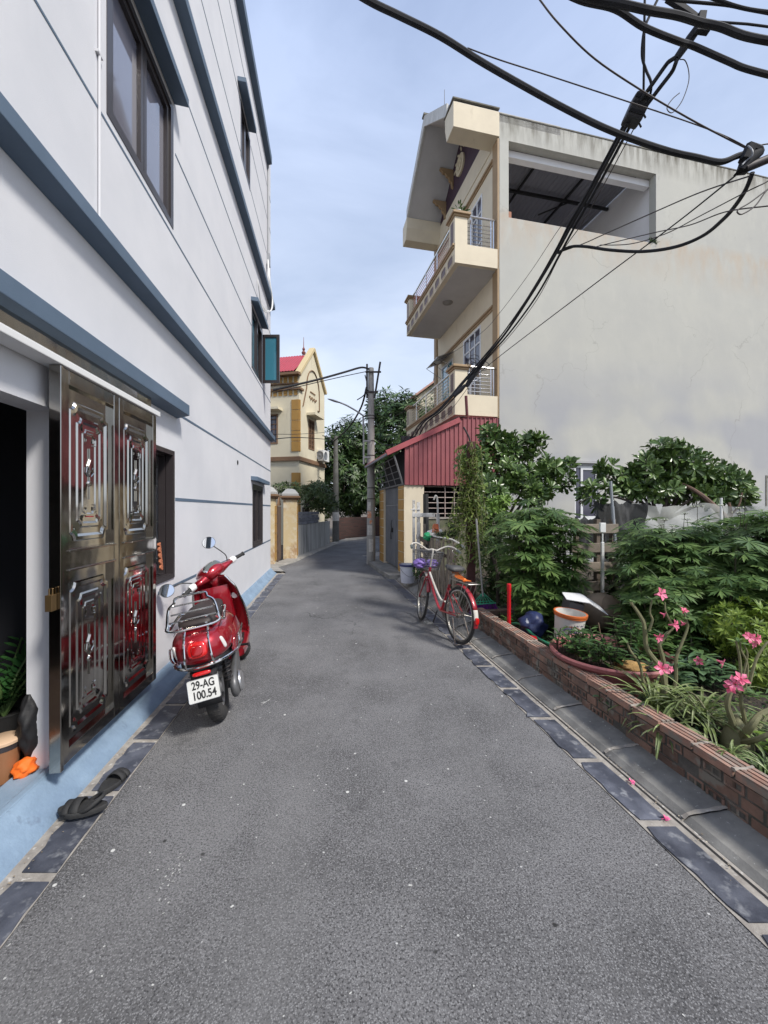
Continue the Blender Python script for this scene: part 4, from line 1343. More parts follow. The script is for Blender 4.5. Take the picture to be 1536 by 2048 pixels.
g.build('side_grille', M('pinkish_bars', (0.45, 0.36, 0.33), rough=0.6), GA)
mb = MB(); mb.box(-1.9, -0.05, 1.5, 1.6, 0.0, 3.4); mb.box(-2.2, -0.05, 0.15, 2.6, 0.02, 0.06); mb.box(-1.85, -1.80, 0.49, 1.5, 0.06, 2.0); mb.build('dark_inside', m_dark, GA)  # near-black slabs stand in for the shade inside the garage
# grille leaning outwards above the gate
g = MB()
def gp(y, h): return (XF - 0.02 - h * 0.32, y, 2.06 + h)
for k in range(5):
    g.tube([gp(0.02, k * 0.145), gp(2.45, k * 0.145)], 0.009, 6)
for y in (0.03, 0.62, 1.22, 1.83, 2.44): g.tube([gp(y, 0), gp(y, 0.60)], 0.012, 6)
g.tube([gp(0.0, 0), gp(2.46, 0)], 0.022, 6); g.tube([gp(0.02, -0.0), gp(0.02, 0.62)], 0.022, 6)
g.build('front_grille', M('dark_bars', (0.16, 0.16, 0.165), rough=0.5, metal=0.4), GA)
mb = MB(); mb.box(-2.1, -2.05, 0.3, 2.6, 2.06, 2.9); mb.build('shade_sheet', m_dark, GA)  # near-black sheet painted as the shade behind the front grille
gt = bpy.data.objects.new('gate', None); COL.objects.link(gt); gt.parent = GA
m_gate = M('grey_gate_paint', (0.21, 0.22, 0.24), (0.17, 0.18, 0.20), scale=5, rough=0.5, metal=0.2, col3=(0.30, 0.30, 0.31), scale3=9, ramp3=(0.6, 0.8), stretch3=(1, 1, .2))
for (a, b) in ((0.485, 1.228), (1.232, 1.975)):
    lf = MB()
    lf.box(XF + 0.06, XF + 0.08, a, b, 0.14, 2.04)
    for y in [a + (b - a) * k / 6 for k in range(7)]:
        lf.box(XF + 0.045, XF + 0.0595, y - 0.008 if y > a else a, y + 0.008 if y < b else b, 0.14, 2.04)
    lf.box(XF + 0.040, XF + 0.0449, a, b, 1.60, 1.63)
    lf.build('gate_leaf', m_gate, gt)
mb = MB(); mb.box(XF + 0.02, XF + 0.044, 1.19, 1.27, 0.95, 1.06); mb.tube(smooth_pts([(XF + .03, 1.23, 1.25), (XF + .01, 1.21, 1.15), (XF + .02, 1.24, 1.05), (XF + .0, 1.22, 0.9), (XF + .01, 1.23, 0.78)], 4), 0.010, 5); mb.build('lock_chain', m_black, gt)
# step slab in front of the gate
mb = MB(); mb.box(-2.62, -1.8, -0.02, 2.6, -0.02, 0.098); 
tag(placeR(mb.build('garage_apron', m_conc, None, bevel=0.01)), kind='structure')
# ======================= FAR END OF THE LANE =======================
m_yel = M('pale_yellow_render', (0.66, 0.60, 0.45), (0.60, 0.54, 0.40), scale=1.5, rough=0.85, bump=0.2, bscale=60, col3=(0.45, 0.40, 0.30), scale3=2.5, ramp3=(0.6, 0.85), stretch3=(1, 1, .3))
m_och = M('ochre_paint', (0.40, 0.23, 0.06), (0.36, 0.20, 0.055), scale=3, rough=0.8)
m_brn = M('brown_band', (0.17, 0.10, 0.06), (0.22, 0.13, 0.07), scale=3, rough=0.8)
m_redroof = M('red_roof_sheet', (0.40, 0.045, 0.06), (0.34, 0.04, 0.05), scale=2, rough=0.45)
YM0 = V((-3.61, 17, 0))
YH = thing('village_house', 'pale yellow two-storey house with ochre corner blocks and red sheet roof', 'house', YM0, R(-12.63))
LY_ = 2.97
mb = MB()
holes_wall(mb, fy, 0.0, LY_, 0, 7.2, [(0.98, 1.65, 4.25, 5.60), (0.55, 1.5, 0.0, 2.45)], 0.0, -0.18)
mb.prism([(0.0, 7.2), (LY_, 7.2), (LY_ / 2, 8.80)], lambda a, b, d: (d, a, b), 0.0, -0.18)
mb.box(-7, -0.18, LY_ - 0.18, LY_, 0, 7.2)
mb.box(-7, -6.8, 0.18, LY_ - 0.18, 0, 7.2)
mb.build('gable_wall', m_yel, YH)
mb = MB()
holes_wall(mb, fx, -7.0, -0.181, 0, 7.2, [(-1.9, -0.98, 4.35, 5.63)], 0.0, 0.18)
mb.build('front_wall', m_yel, YH)
for side in (0, 1):
    for z, ztop in ((0.0, 3.1), (4.0, 6.1)):
        mb = MB()
        while z < ztop:
            mb.box(-0.34, -0.0, -0.03, -0.001, z, z + 0.42) if side == 0 else mb.box(0.001, 0.03, -0.0, 0.10, z, z + 0.42)
            z += 0.445
        mb.build('corner_blocks', m_och, YH)
mb = MB()
for z, p, h in ((3.60, 0.09, 0.12), (3.72, 0.05, 0.06), (6.62, 0.10, 0.09)):
    mb.box(-7, p, -p, -0.0015, z, z + h)
    if z < 6: mb.box(0.0015, p, 0.0, LY_, z, z + h)
    else: mb.box(0.0015, p, 0.0, 0.3, z, z + h)
mb.build('band', m_brn, YH)
for z in (6.52, 7.02):
    mb = MB()
    for k in range(9):
        mb.box(-0.22 - k * 0.24, -0.07 - k * 0.24, -0.03, -0.001, z - 0.12, z + (0.08 if z < 7 else 0.16))
    mb.build('frieze_blocks', m_och, YH)
mb = MB()
mb.box(-7, 0.10, -0.30, -0.0, 7.2, 7.30)
mb.box(-7, 0.0, -0.12, -0.002, 6.86, 6.90)
mb.build('eave', m_brn, YH)
# ridge roof with ribs
mb = MB()
n = 50
A, B, Cc = [], [], []
for i in range(n * 2 + 1):
    x = -7.0 + (6.85) * i / (2 * n); dz = 0.03 if i % 2 else 0
    A.append((x, -0.25, 7.34 + dz)); B.append((x, LY_ / 2, 8.66 + dz)); Cc.append((x, LY_ + 0.2, 7.34 + dz))
mb.loft([A, B, Cc], closed=False, caps=False)
mb.build('roof', m_redroof, YH, solid=0.01, fix=False)
mb = MB()   # gable coping proud of the face
for sg, y0 in ((1, -0.08), (-1, LY_ + 0.08)):
    mb.bar((-0.02, y0, 7.28), (-0.02, LY_ / 2 + sg * 0.0, 8.92), 0.26, 0.14)
mb.build('coping', M('coping_cream', (0.55, 0.44, 0.25), rough=0.8), YH, bevel=0.01)
mb = MB()
mb.tube([(0.03, 0.35 + 0.0, 6.0)] + [(0.03, LY_ / 2 - 0.75 * math.cos(PI * k / 12), 6.9 + 1.0 * math.sin(PI * k / 12)) for k in range(13)] + [(0.03, LY_ / 2 + 0.75, 6.2), (0.03, LY_ / 2 + 0.55, 6.2)], 0.025, 5)
for k in range(7):
    mb.ball((0.02, 1.1 + k * 0.12, 6.62 - (k % 2) * 0.07), 0.05, 6, 5)
for k in range(5):
    mb.ball((0.02, 1.2 + k * 0.12, 6.86), 0.04, 6, 5)
mb.build('relief', m_brn, YH, smooth=True)
mb = MB()
mb.lathe([(0.08, 0), (0.10, 0.08), (0.04, 0.16), (0.07, 0.24), (0.02, 0.34), (0.008, 0.8)], 10, (-0.45, LY_ / 2, 8.72))
mb.build('finial', M('finial_red', (0.22, 0.08, 0.07), rough=0.6), YH, smooth=True)
def ywin(face, a0, a1, z0, z1):
    w = bpy.data.objects.new('window', None); COL.objects.link(w); w.parent = YH
    mb = MB(); g = MB(); c = MB()
    T = (lambda a, d, z: (-d, a, z)) if face == 'g' else (lambda a, d, z: (a, d, z))
    def bx(m, p, q, z_0, z_1, d0, d1):
        vs = [T(a, d, z) for z in (z_0, z_1) for a, d in ((p, d0), (q, d0), (q, d1), (p, d1))]
        m.add(vs, [(3, 2, 1, 0), (4, 5, 6, 7), (0, 1, 5, 4), (1, 2, 6, 5), (2, 3, 7, 6), (3, 0, 4, 7)])
    for q in ((a0, a0 + .06, z0, z1), (a1 - .06, a1, z0, z1), (a0 + .06, a1 - .06, z0, z0 + .06), (a0 + .06, a1 - .06, z1 - .06, z1), ((a0 + a1) / 2 - .02, (a0 + a1) / 2 + .02, z0 + .06, z1 - .06)):
        bx(mb, *q, -0.02, 0.06)
    for k in range(1, 6):
        z = z0 + (z1 - z0) * k / 6
        bx(mb, a0 + .06, a1 - .06, z - .01, z + .01, 0.0, 0.02)
    for k in range(1, 5):
        a = a0 + (a1 - a0) * k / 5
        bx(mb, a - .008, a + .008, z0 + .06, z1 - .06, -0.005, 0.0)
    mb.build('frame', m_brn, w)
    bx(g, a0 + .06, a1 - .06, z0 + .06, z1 - .06, 0.07, 0.08); g.build('pane', m_dglass, w)
    bx(c, a0 - .22, a1 + .22, z1 + .12, z1 + .22, -0.42, -0.001); c.build('canopy', m_yel, w)
ywin('g', 0.98, 1.65, 4.25, 5.60)
ywin('f', -1.9, -0.98, 4.35, 5.63)
mb = MB(); mb.box(0.001, 0.5, 0.35, 1.75, 2.46, 2.58); mb.build('porch_slab', m_brn, YH)
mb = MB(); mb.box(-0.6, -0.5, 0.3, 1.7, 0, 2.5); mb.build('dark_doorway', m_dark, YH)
# air conditioner
t = thing('air_conditioner', 'white air conditioner box on the yellow house wall', 'air conditioner', YM0 + Matrix.Rotation(R(-12.63), 3, 'Z') @ V((0.02, 2.35, 3.83)), R(-12.63))
mb = MB(); mb.box(0.04, 0.32, -0.38, 0.38, 0.0, 0.52); mb.build('casing', m_white, t, bevel=0.015)
mb = MB(); mb.lathe([(0.19, 0), (0.2, 0.012), (0.17, 0.012), (0.16, 0.004), (0.05, 0.004), (0.04, 0.012)], 20, (0.12, -0.381, 0.26), (0, -1, 0)); mb.lathe([(0.19, 0), (0.2, 0.012), (0.17, 0.012), (0.16, 0.004)], 20, (0.321, -0.1, 0.26), (1, 0, 0)); mb.build('fan_grille', m_gate, t, smooth=True)

# gate piers and rusty gate beyond the blue house
def pier(loc, w_, d_, h, rz, label, wearcol):
    t = thing('gate_pier', label, 'gate pier', loc, rz, group='yellow gate piers on the left of the lane')
    mb = MB(); mb.box(-w_ / 2, w_ / 2, -d_ / 2, d_ / 2, 0, h); mb.build('shaft', wearcol, t, bevel=0.01)
    q = MB(); z = 0.1
    while z < h - 0.2:
        q.box(w_ / 2 - 0.001 + 0.002, w_ / 2 + 0.02, -d_ / 2 + 0.02, d_ / 2 - 0.02, z, z + 0.23); z += 0.25
    q.build('blocks', m_och, t)
    c = MB()
    c.box(-w_ / 2 - 0.05, w_ / 2 + 0.05, -d_ / 2 - 0.05, d_ / 2 + 0.05, h + 0.001, h + 0.05)
    c.box(-w_ / 2 - 0.09, w_ / 2 + 0.09, -d_ / 2 - 0.09, d_ / 2 + 0.09, h + 0.051, h + 0.11)
    c.build('cornice', m_brn, t, bevel=0.01)
    e = MB()
    e.loft([[(sx * (w_ / 2 + f) , sy * (d_ / 2 + f), z) for sx, sy in ((-1, -1), (1, -1), (1, 1), (-1, 1))] for f, z in ((0.04, h + 0.111), (0.04, h + 0.18), (-0.06, h + 0.30), (-0.13, h + 0.33))])
    e.build('capstone', m_side, t, bevel=0.01)
    return t
m_pierw = M('peeling_yellow', (0.62, 0.50, 0.30), (0.42, 0.27, 0.15), scale=2.4, rough=0.9, ramp=(0.5, 0.62), stretch=(1, 1, .5), col3=(0.66, 0.58, 0.44), scale3=6, ramp3=(0.5, 0.7))
pier((-3.12, 10.85, 0.03), 0.34, 0.42, 1.78, R(9), 'nearer yellow gate pier with peeling ochre blocks, right behind the white house corner', m_pierw)
pier((-2.84, 12.15, 0.03), 0.40, 0.42, 1.78, R(9), 'farther yellow gate pier, beside the grey block wall', m_pierw)
t = thing('rusty_gate', 'narrow rusty brown metal gate between the two yellow piers', 'gate', (-3.02, 11.5, 0.05), R(9))
mb = MB(); mb.box(-0.02, 0.02, -0.42, 0.42, 0.0, 1.55)
mb.build('sheet', M('rust_brown', (0.13, 0.085, 0.06), (0.08, 0.05, 0.04), scale=6, rough=0.85), t)
mb = MB(); mb.tube([(0, -0.42, 1.55), (0, -0.42, 1.62)], 0.02, 6); mb.tube(smooth_pts([(0, -0.4, 1.57), (0, -0.15, 1.75), (0, 0.1, 1.82), (0, 0.4, 1.6)], 5), 0.018, 6); mb.tube([(0, -.1, 1.57), (0, -.1, 1.76)], .014, 5); mb.tube([(0, .12, 1.57), (0, .12, 1.8)], .014, 5)
mb.build('scroll', m_brn, t, smooth=True)

# grey rendered garden wall with block courses, continuing round the bend
def wall_run(name, label, cat, pts, h, th, mat, extra=None):
    mb = MB()
    for a, b in zip(pts[:-1], pts[1:]):
        a3, b3 = V((a[0], a[1], h / 2)), V((b[0], b[1], h / 2))
        d = (b3 - a3); n = V((-d.y, d.x, 0)).normalized()
        mb.obox((a3 + b3) / 2, d / 2, n * th / 2, (0, 0, h / 2))
    o = mb.build(name, mat, None, bevel=0.006)
    return tag(o, label, cat)
m_gwall = M('grey_stained_render', (0.38, 0.375, 0.36), (0.27, 0.265, 0.255), scale=1.6, rough=0.95, stretch=(3, 3, .4), bump=0.3, bscale=40, col3=(0.06, 0.06, 0.055), scale3=1.8, ramp3=(0.55, 0.8), stretch3=(3, 3, .35))
GW = thing('garden_wall', 'grey streaked garden wall topped with bare blocks, left side of the lane', 'wall')
pts = [(-2.78, 12.42), (-2.64, 14.3), (-2.40, 17.3)]
mb = MB()
for a, b in zip(pts[:-1], pts[1:]):
    d = V((b[0] - a[0], b[1] - a[1], 0)); n = V((-d.y, d.x, 0)).normalized()
    mb.obox(V((a[0] + b[0], a[1] + b[1], 0)) / 2 + V((0, 0, 0.52)), d / 2, n * 0.06, (0, 0, 0.50))
mb.build('rendered_wall', m_gwall, GW)
mb = MB(); rnd = random.Random(9)
for row in range(4):
    s_ = 0.0
    a, b = V((-2.78, 12.42, 0)), V((-2.52, 15.4, 0)); d = (b - a); Ln = d.length; d = d / Ln; n = V((-d.y, d.x, 0))
    off = 0.15 * (row % 2)
    while s_ + 0.30 < Ln:
        p = a + d * (s_ + 0.15 + off) + V((0, 0, 1.075 + row * 0.105)) + n * rnd.uniform(-.006, .006)
        mb.obox(p, d * 0.145, n * 0.055, (0, 0, 0.048)); s_ += 0.305
mb.build('blocks', M('blue_grey_block', (0.15, 0.155, 0.18), (0.11, 0.115, 0.135), scale=6, rough=0.95, island=0.2), GW)
m_farbrick = M('dark_brick_wall', (0.10, 0.045, 0.038), (0.07, 0.035, 0.03), scale=8, rough=0.95)
def _fb():
    t, b = nodes_of(m_farbrick); L = t.links.new
    tcn = t.nodes.new('ShaderNodeTexCoord'); br = t.nodes.new('ShaderNodeTexBrick')
    mm = t.nodes.new('ShaderNodeMapping'); mm.inputs['Rotation'].default_value = (R(90), 0, 0)
    L(tcn.outputs['Object'], mm.inputs['Vector']); L(mm.outputs['Vector'], br.inputs['Vector'])
    br.inputs['Scale'].default_value = 1.0; br.inputs['Brick Width'].default_value = 0.23; br.inputs['Row Height'].default_value = 0.075; br.inputs['Mortar Size'].default_value = 0.009
    br.inputs['Color1'].default_value = (0.09, 0.04, 0.032, 1); br.inputs['Color2'].default_value = (0.05, 0.026, 0.022, 1); br.inputs['Mortar'].default_value = (0.05, 0.045, 0.04, 1)
    L(br.outputs['Color'], b.inputs['Base Color'])
_fb()
wall_run('brick_wall', 'low dark red brick wall at the bend of the lane, under the trees', 'wall', [(-2.35, 20.3), (-0.9, 21.95), (2.5, 23.0), (13, 23.9)], 1.12, 0.14, m_farbrick)

# concrete poles
m_pole = M('pole_concrete', (0.36, 0.35, 0.33), (0.27, 0.265, 0.25), scale=5, rough=0.9, bump=0.3, bscale=60, stretch=(1, 1, .4), col3=(0.20, 0.19, 0.18), scale3=3, ramp3=(0.58, 0.75), stretch3=(2, 2, .4))
m_irons = M('dark_iron', (0.045, 0.04, 0.042), rough=0.6, metal=0.5)
UP = thing('utility_pole', 'tall concrete utility pole with lamp arm, pasted flyers and iron crossbars', 'utility pole', (-0.36, 11.1, 0))
mb = MB(); mb.lathe([(0.125, 0), (0.12, 0.6), (0.10, 3.2), (0.075, 5.42), (0.07, 5.44)], 20); mb.build('shaft', m_pole, UP, smooth=True)
mb = MB()
mb.bar((-0.11, -0.02, 4.6), (-0.11, -0.02, 5.54), 0.05, 0.05, up=(0, 1, 0))
mb.bar((0.10, -0.05, 4.6), (0.26, -0.25, 5.52), 0.05, 0.03, up=(0, 1, 0))
mb.bar((-0.10, -0.04, 4.35), (-0.42, -0.1, 3.95), 0.04, 0.04, up=(0, 1, 0)) if False else None
mb.bar((-0.15, -0.09, 5.3), (0.28, -0.09, 5.3), 0.04, 0.04); mb.bar((-0.15, -0.09, 4.75), (0.2, -0.09, 4.75), 0.04, 0.04)
mb.build('crossbars', m_irons, UP)
mb = MB()
for z, r in ((4.1, 0.10), (3.4, 0.108), (3.0, 0.112), (2.1, 0.118), (1.8, 0.12), (4.02, 0.1)):
    mb.lathe([(r - .01, 0), (r, 0.0), (r, 0.02), (r - .01, 0.02)], 20, (0, 0, z))
mb.build('bands', m_irons, UP, smooth=True)
lamp = bpy.data.objects.new('street_lamp', None); COL.objects.link(lamp); lamp.parent = UP
mb = MB(); mb.tube([(-0.20, -0.12, 2.75)] + smooth_pts([(-0.20, -0.12, 3.2), (-0.21, -0.12, 4.0), (-0.26, -0.14, 4.12), (-0.62, -0.2, 4.33), (-0.85, -0.25, 4.42)], 5), 0.022, 8)
for z in (2.95, 3.4): mb.bar((-0.21, -0.1, z), (0.0, -0.1, z), 0.03, 0.04)
mb.build('arm', m_gate, lamp, smooth=True)
mb = MB()
mb.loft([[(x, -0.25 - .04 + y, z) for y, z in ((-w_, 0), (-w_ * .8, h), (w_ * .8, h), (w_, 0))] for x, w_, h, z in ()]) if False else None
def head(mb, p0, d, n=7):
    rings = []
    for i in range(n):
        u = i / (n - 1); w_ = 0.055 * (math.sin(PI * (0.12 + 0.8 * u)) ** .6); h = 0.03 * math.sin(PI * (0.15 + 0.75 * u))
        c = p0 + d * u
        rings.append([c + V((0, w_ * math.cos(a), h * math.sin(a))) for a in [2 * PI * k / 10 for k in range(10)]])
    mb.loft(rings)
head(mb, V((-0.82, -0.25, 4.41)), V((-0.34, -0.05, 0.09)))
mb.build('lamp_head', m_gate, lamp, smooth=True)
m_paper = M('pasted_paper', (0.62, 0.60, 0.56), (0.45, 0.44, 0.42), scale=18, rough=0.9)
def on_pole(mb, z0, z1, a0, a1, r):
    n = 5
    mb.loft([[(r * math.sin(a0 + (a1 - a0) * i / n), -r * math.cos(a0 + (a1 - a0) * i / n), z) for i in range(n + 1)] for z in (z0, z1)], closed=False)
mb = MB(); on_pole(mb, 0.82, 1.08, -0.9, 0.3, .122); on_pole(mb, 1.5, 1.72, -0.9, 0.0, .1185); on_pole(mb, 0.35, 0.7, -0.5, 0.5, .1265)
mb.build('white_flyer', m_paper, UP)
mb = MB(); on_pole(mb, 1.28, 1.46, -0.9, 0.1, .1205); on_pole(mb, 1.12, 1.22, -0.3, 0.3, .1215)
mb.build('orange_flyer', M('orange_paper', (0.62, 0.25, 0.13), (0.6, 0.5, 0.42), scale=25, rough=0.9, ramp=(.5, .6)), UP)
FP = thing('utility_pole', 'shorter dark concrete pole at the far bend, against the trees', 'utility pole', (-2.22, 18.4, 0))
mb = MB(); mb.lathe([(0.16, 0), (0.15, 0.8), (0.12, 3.2), (0.09, 4.9)], 16); mb.build('shaft', M('pole_dark', (0.15, 0.145, 0.135), (0.10, 0.10, 0.09), scale=4, rough=0.9), FP, smooth=True)
mb = MB(); mb.lathe([(0.158, 1.0), (0.152, 1.4)], 16, caps=False); mb.build('white_flyer', m_paper, FP)
mb = MB(); mb.tube([(0, 0, 4.6), (-0.35, -0.1, 4.85), (-0.6, -0.1, 4.9)], 0.02, 6); mb.build('arm', m_irons, FP)

# -------- background trees --------
m_bark = M('bark', (0.07, 0.055, 0.045), (0.045, 0.036, 0.03), scale=9, rough=0.95, bump=0.6, bscale=30, stretch=(1, 1, .3))
m_leafM = M('dark_mango_leaf', (0.032, 0.068, 0.018), (0.062, 0.115, 0.030), scale=1.1, rough=0.42, island=0.45, trans=0.18, hue=0.02)
m_leafL = M('mid_green_leaf', (0.05, 0.09, 0.025), (0.08, 0.12, 0.035), scale=1.5, rough=0.5, island=0.4, trans=0.2, hue=0.02)
leafLong = ([(0, 0, 0), (0.4, 0.13, 0.0), (0.45, 0, -0.03), (0.4, -0.13, 0.0), (1, 0, -0.16)], [(0, 2, 1), (1, 2, 4), (0, 3, 2), (3, 4, 2)])
def blob_tree(name, label, base, h, r0, blobs, mat, tmpl, ls, per=9, seed=1, cat='tree', bark=m_bark, group=None, droop=0.35, forks=0.6, shell=0.55):
    rnd = random.Random(seed)
    t = thing(name, label, cat, base, group=group)
    base = V(base)
    tr = MB()
    top = V((0, 0, h))
    tr.tube(smooth_pts([(0, 0, -0.1), (rnd.uniform(-.04, .04) * h, rnd.uniform(-.04, .04) * h, h * .5), top], 4), [r0 * (1 - .35 * k / 8) for k in range(9)], 8)
    ms = []
    for (c, rad, n) in blobs:
        c = V(c) - base
        mid = (top + c) / 2 + V((rnd.uniform(-.1, .1), rnd.uniform(-.1, .1), rnd.uniform(-.05, .1))) * h
        tr.tube(smooth_pts([top * 0.97, mid, c], 4), [r0 * .6 * (1 - .75 * k / 8) for k in range(9)], 6)
        for i in range(n):
            u = V((rnd.gauss(0, 1), rnd.gauss(0, 1), rnd.gauss(0, 1))).normalized()
            rr = rnd.uniform(shell, 1.0) * (1 + 0.16 * math.sin(5 * u.x + 3 * u.z + seed) + .10 * math.sin(11 * u.y + 7 * u.z))
            p = c + V((u.x * rad[0], u.y * rad[1], u.z * rad[2])) * rr
            if i % 6 == 0:
                tr.tube([c + (p - c) * .25, p], [r0 * .12, r0 * .05], 4, caps=False)
            out = (u + V((0, 0, 0.35))).normalized()
            x, y = orth(out)
            a0 = rnd.uniform(0, 6)
            for k in range(per):
                a = a0 + k * 2.4
                el = rnd.uniform(0.0, 0.9)
                d = (x * math.cos(a) + y * math.sin(a)) * math.cos(el) + out * math.sin(el)
                d.z -= droop
                ms.append(leaf_m(p + d * ls * .1, d, out, ls * rnd.uniform(.7, 1.2)))
    tr.build('trunk', bark, t, smooth=True, fix=False)
    mb = MB(); mb.add(*scatter(*tmpl, ms)); mb.build('crown', mat, t, fix=False)
    return t
blob_tree('mango_tree', 'big dark mango tree behind the utility pole, tallest in the lane', (1.0, 25.5, 0), 4.2, 0.3,
          [(at(800, 860, 25), (2.3, 2.0, 2.3), 300), (at(770, 815, 25), (1.3, 1.3, 1.2), 110), (at(845, 850, 26), (2.0, 1.6, 2.2), 170), (at(820, 930, 24), (2.5, 1.8, 1.9), 230), (at(735, 900, 25), (1.9, 1.6, 2.2), 170), (at(768, 965, 24), (2.2, 1.5, 1.5), 150)],
          m_leafM, leafLong, 0.42, per=10, seed=3)
blob_tree('mango_tree', 'dark broad tree over the bend, left of the utility pole', (-1.6, 23.6, 0), 3.2, 0.25,
          [(at(700, 880, 23.5), (1.6, 1.4, 1.2), 170), (at(665, 905, 23), (1.3, 1.2, 1.1), 120), (at(690, 960, 23), (2.1, 1.5, 1.6), 240), (at(655, 955, 24), (1.5, 1.4, 1.6), 130), (at(725, 945, 24), (1.5, 1.4, 1.9), 140), (at(715, 995, 22.6), (1.5, .8, .5), 70)],
          m_leafM, leafLong, 0.38, per=10, seed=5)
blob_tree('bush', 'bright green garden shrub above the grey block wall', (-3.1, 15.3, 0), 1.6, 0.06,
          [(at(635, 985, 15.5), (0.62, .6, .55), 120), (at(648, 1008, 16), (0.6, .6, .3), 60)], m_leafL, leafLong, 0.22, per=8, seed=6, cat='bush')
blob_tree('bush', 'pale leafy climber growing behind the yellow gate piers', (-3.5, 12.9, 0), 1.9, 0.04,
          [(at(575, 972, 12.8), (0.45, .4, .16), 45), (at(603, 985, 13.4), (.30, .3, .3), 35), (at(555, 975, 12.5), (.25, .3, .12), 22)], m_leafL, leafLong, 0.13, per=6, seed=8, cat='bush')
blob_tree('bush', 'dark leafy undergrowth behind the brick wall at the bend', (0.4, 24.2, 0), 1.0, 0.06,
          [(at(690, 1010, 23.3), (1.6, .7, .7), 110), (at(760, 1010, 24), (1.8, .8, .8), 120), (at(830, 1005, 24.5), (2.4, .8, 1.2), 130), (at(640, 1015, 22.5), (.8, .7, .7), 60)], m_leafM, leafLong, 0.3, per=9, seed=11, cat='bush')
blob_tree('tree', 'tall leafy tree added unseen behind the cream house to shade the bend of the lane', (6.0, 16.8, 0), 5.2, 0.22,
          [((5.6, 17.4, 8.6), (2.0, 2.0, 1.5), 260), ((6.8, 16.4, 8.0), (1.8, 1.8, 1.5), 180), ((7.4, 18.4, 7.6), (1.8, 1.8, 1.5), 160), ((5.9, 18.6, 7.4), (1.5, 1.5, 1.3), 130)], m_leafM, leafLong, 0.42, per=10, seed=41)  # hidden crown, added to cast shade on the far bend
# a distant house gable behind the lower balcony
DH = thing('distant_house', 'small pale gabled house roof far off behind the lower balcony', 'house', at(862, 1020, 27) * V((1, 1, 0)))
mb = MB(); mb.box(-2.2, 2.2, -1.6, 1.6, 0, 7.9); mb.prism([(-2.2, 7.9), (2.2, 7.9), (0, 9.5)], lambda a, b, d: (a, d, b), -1.6, 1.6)
mb.build('wall', m_yel, DH)
mb = MB()
for sg in (-1, 1): mb.bar((sg * 2.6, 0, 7.75), (0, 0, 9.62), 3.7, 0.10, up=(0, 0, 1)) if False else mb.prism([(sg * 2.6, 7.65), (0, 9.55), (0, 9.68), (sg * 2.6, 7.78)], lambda a, b, d: (a, d, b), -1.85, 1.85)
mb.build('roof', M('pink_roof', (0.50, 0.28, 0.22), rough=0.7), DH)
mb = MB(); mb.lathe([(0.08, 0), (0.03, 0.3), (0.01, 0.9)], 8, (0, -1.7, 9.6)); mb.build('finial', m_irons, DH)
# ======================= BRICK EDGING AND GARDEN =======================
m_brick = M('hollow_brick', (0.26, 0.155, 0.115), (0.13, 0.09, 0.073), scale=7, rough=0.9, island=0.35, bump=0.5, bscale=70, col3=(0.22, 0.20, 0.17), scale3=8, ramp3=(0.52, 0.62), bdist=0.006)
m_bricktop = M('ridged_brick', (0.37, 0.215, 0.16), (0.26, 0.15, 0.115), scale=9, rough=0.95, island=0.22, bump=0.6, bscale=80, col3=(0.22, 0.19, 0.16), scale3=11, ramp3=(0.47, 0.62), bdist=0.005)
m_mortar = M('mortar_grey', (0.15, 0.14, 0.125), (0.09, 0.085, 0.08), scale=10, rough=0.95, bump=0.7, bscale=50, col3=(0.06, 0.065, 0.05), scale3=6, ramp3=(0.55, 0.7))
EDG = thing('brick_edging', 'low wall of hollow bricks with ridged top course along the garden', 'wall')
X_F = 1.975                     # front face offset
core, br, hole, topm = MB(), MB(), MB(), MB()
m_holeshade = M('hole_shade', (0.018, 0.014, 0.012), rough=1.0)  # near-black colour paints the shade inside the brick recesses
rnd = random.Random(21)
Y0, Y1 = -1.2, 5.02
dirv = V((-KR, 1, 0)).normalized(); nrmv = V((1, KR, 0)).normalized()
def ew(s_, d, z): return V((X_F, 0, 0)) + dirv * s_ + nrmv * d + V((0, 0, z))
L0, L1 = Y0 * 1.0146, Y1 * 1.0146
core.obox(ew((L0 + L1) / 2, 0.056, 0.13), dirv * (L1 - L0) / 2, nrmv * 0.045, (0, 0, 0.11))
z = 0.052
for row in range(3):
    h = 0.052
    s_ = L0 + (0.05 if row % 2 else 0.0)
    while s_ < L1 - 0.10:
        wbr = 0.098 if rnd.random() < 0.82 else 0.20
        if s_ + wbr > L1: break
        if rnd.random() > 0.06:
            d0 = rnd.uniform(-0.004, 0.004)
            c = ew(s_ + wbr / 2, 0.012 + d0 + 0.004, z + h / 2 + rnd.uniform(-.002, .002))
            # brick end with two holes: a frame of four bars around a recess, its shade painted near-black
            if wbr < 0.12 and rnd.random() < 0.62:
                t_ = 0.011
                hw = wbr / 2 - 0.003
                br.obox(c + V((0, 0, h / 2 - t_ / 2)), dirv * hw, nrmv * 0.012, (0, 0, t_ / 2))
                br.obox(c - V((0, 0, h / 2 - t_ / 2)), dirv * hw, nrmv * 0.012, (0, 0, t_ / 2))
                for k in (-1, 0, 1):
                    br.obox(c + dirv * (hw - t_ / 2) * k, dirv * t_ / 2 * (1 if k else 1.0), nrmv * 0.0115, (0, 0, h / 2 - t_))
                for k in (-1, 1): hole.obox(c + dirv * hw * .5 * k + nrmv * .004, dirv * hw * .40, nrmv * 0.004, (0, 0, h / 2 - t_))
                if rnd.random() < 0.35:
                    br.obox(c + dirv * hw * 0.5, dirv * hw * .45, nrmv * 0.008, (0, 0, h / 2 - t_))
            else:
                br.obox(c, dirv * (wbr / 2 - 0.003), nrmv * 0.012, (0, 0, h / 2))
        s_ += wbr + 0.009
    z += h + 0.010
core.build('mortar', m_mortar, EDG)
br.build('bricks', m_brick, EDG, bevel=0.0015)
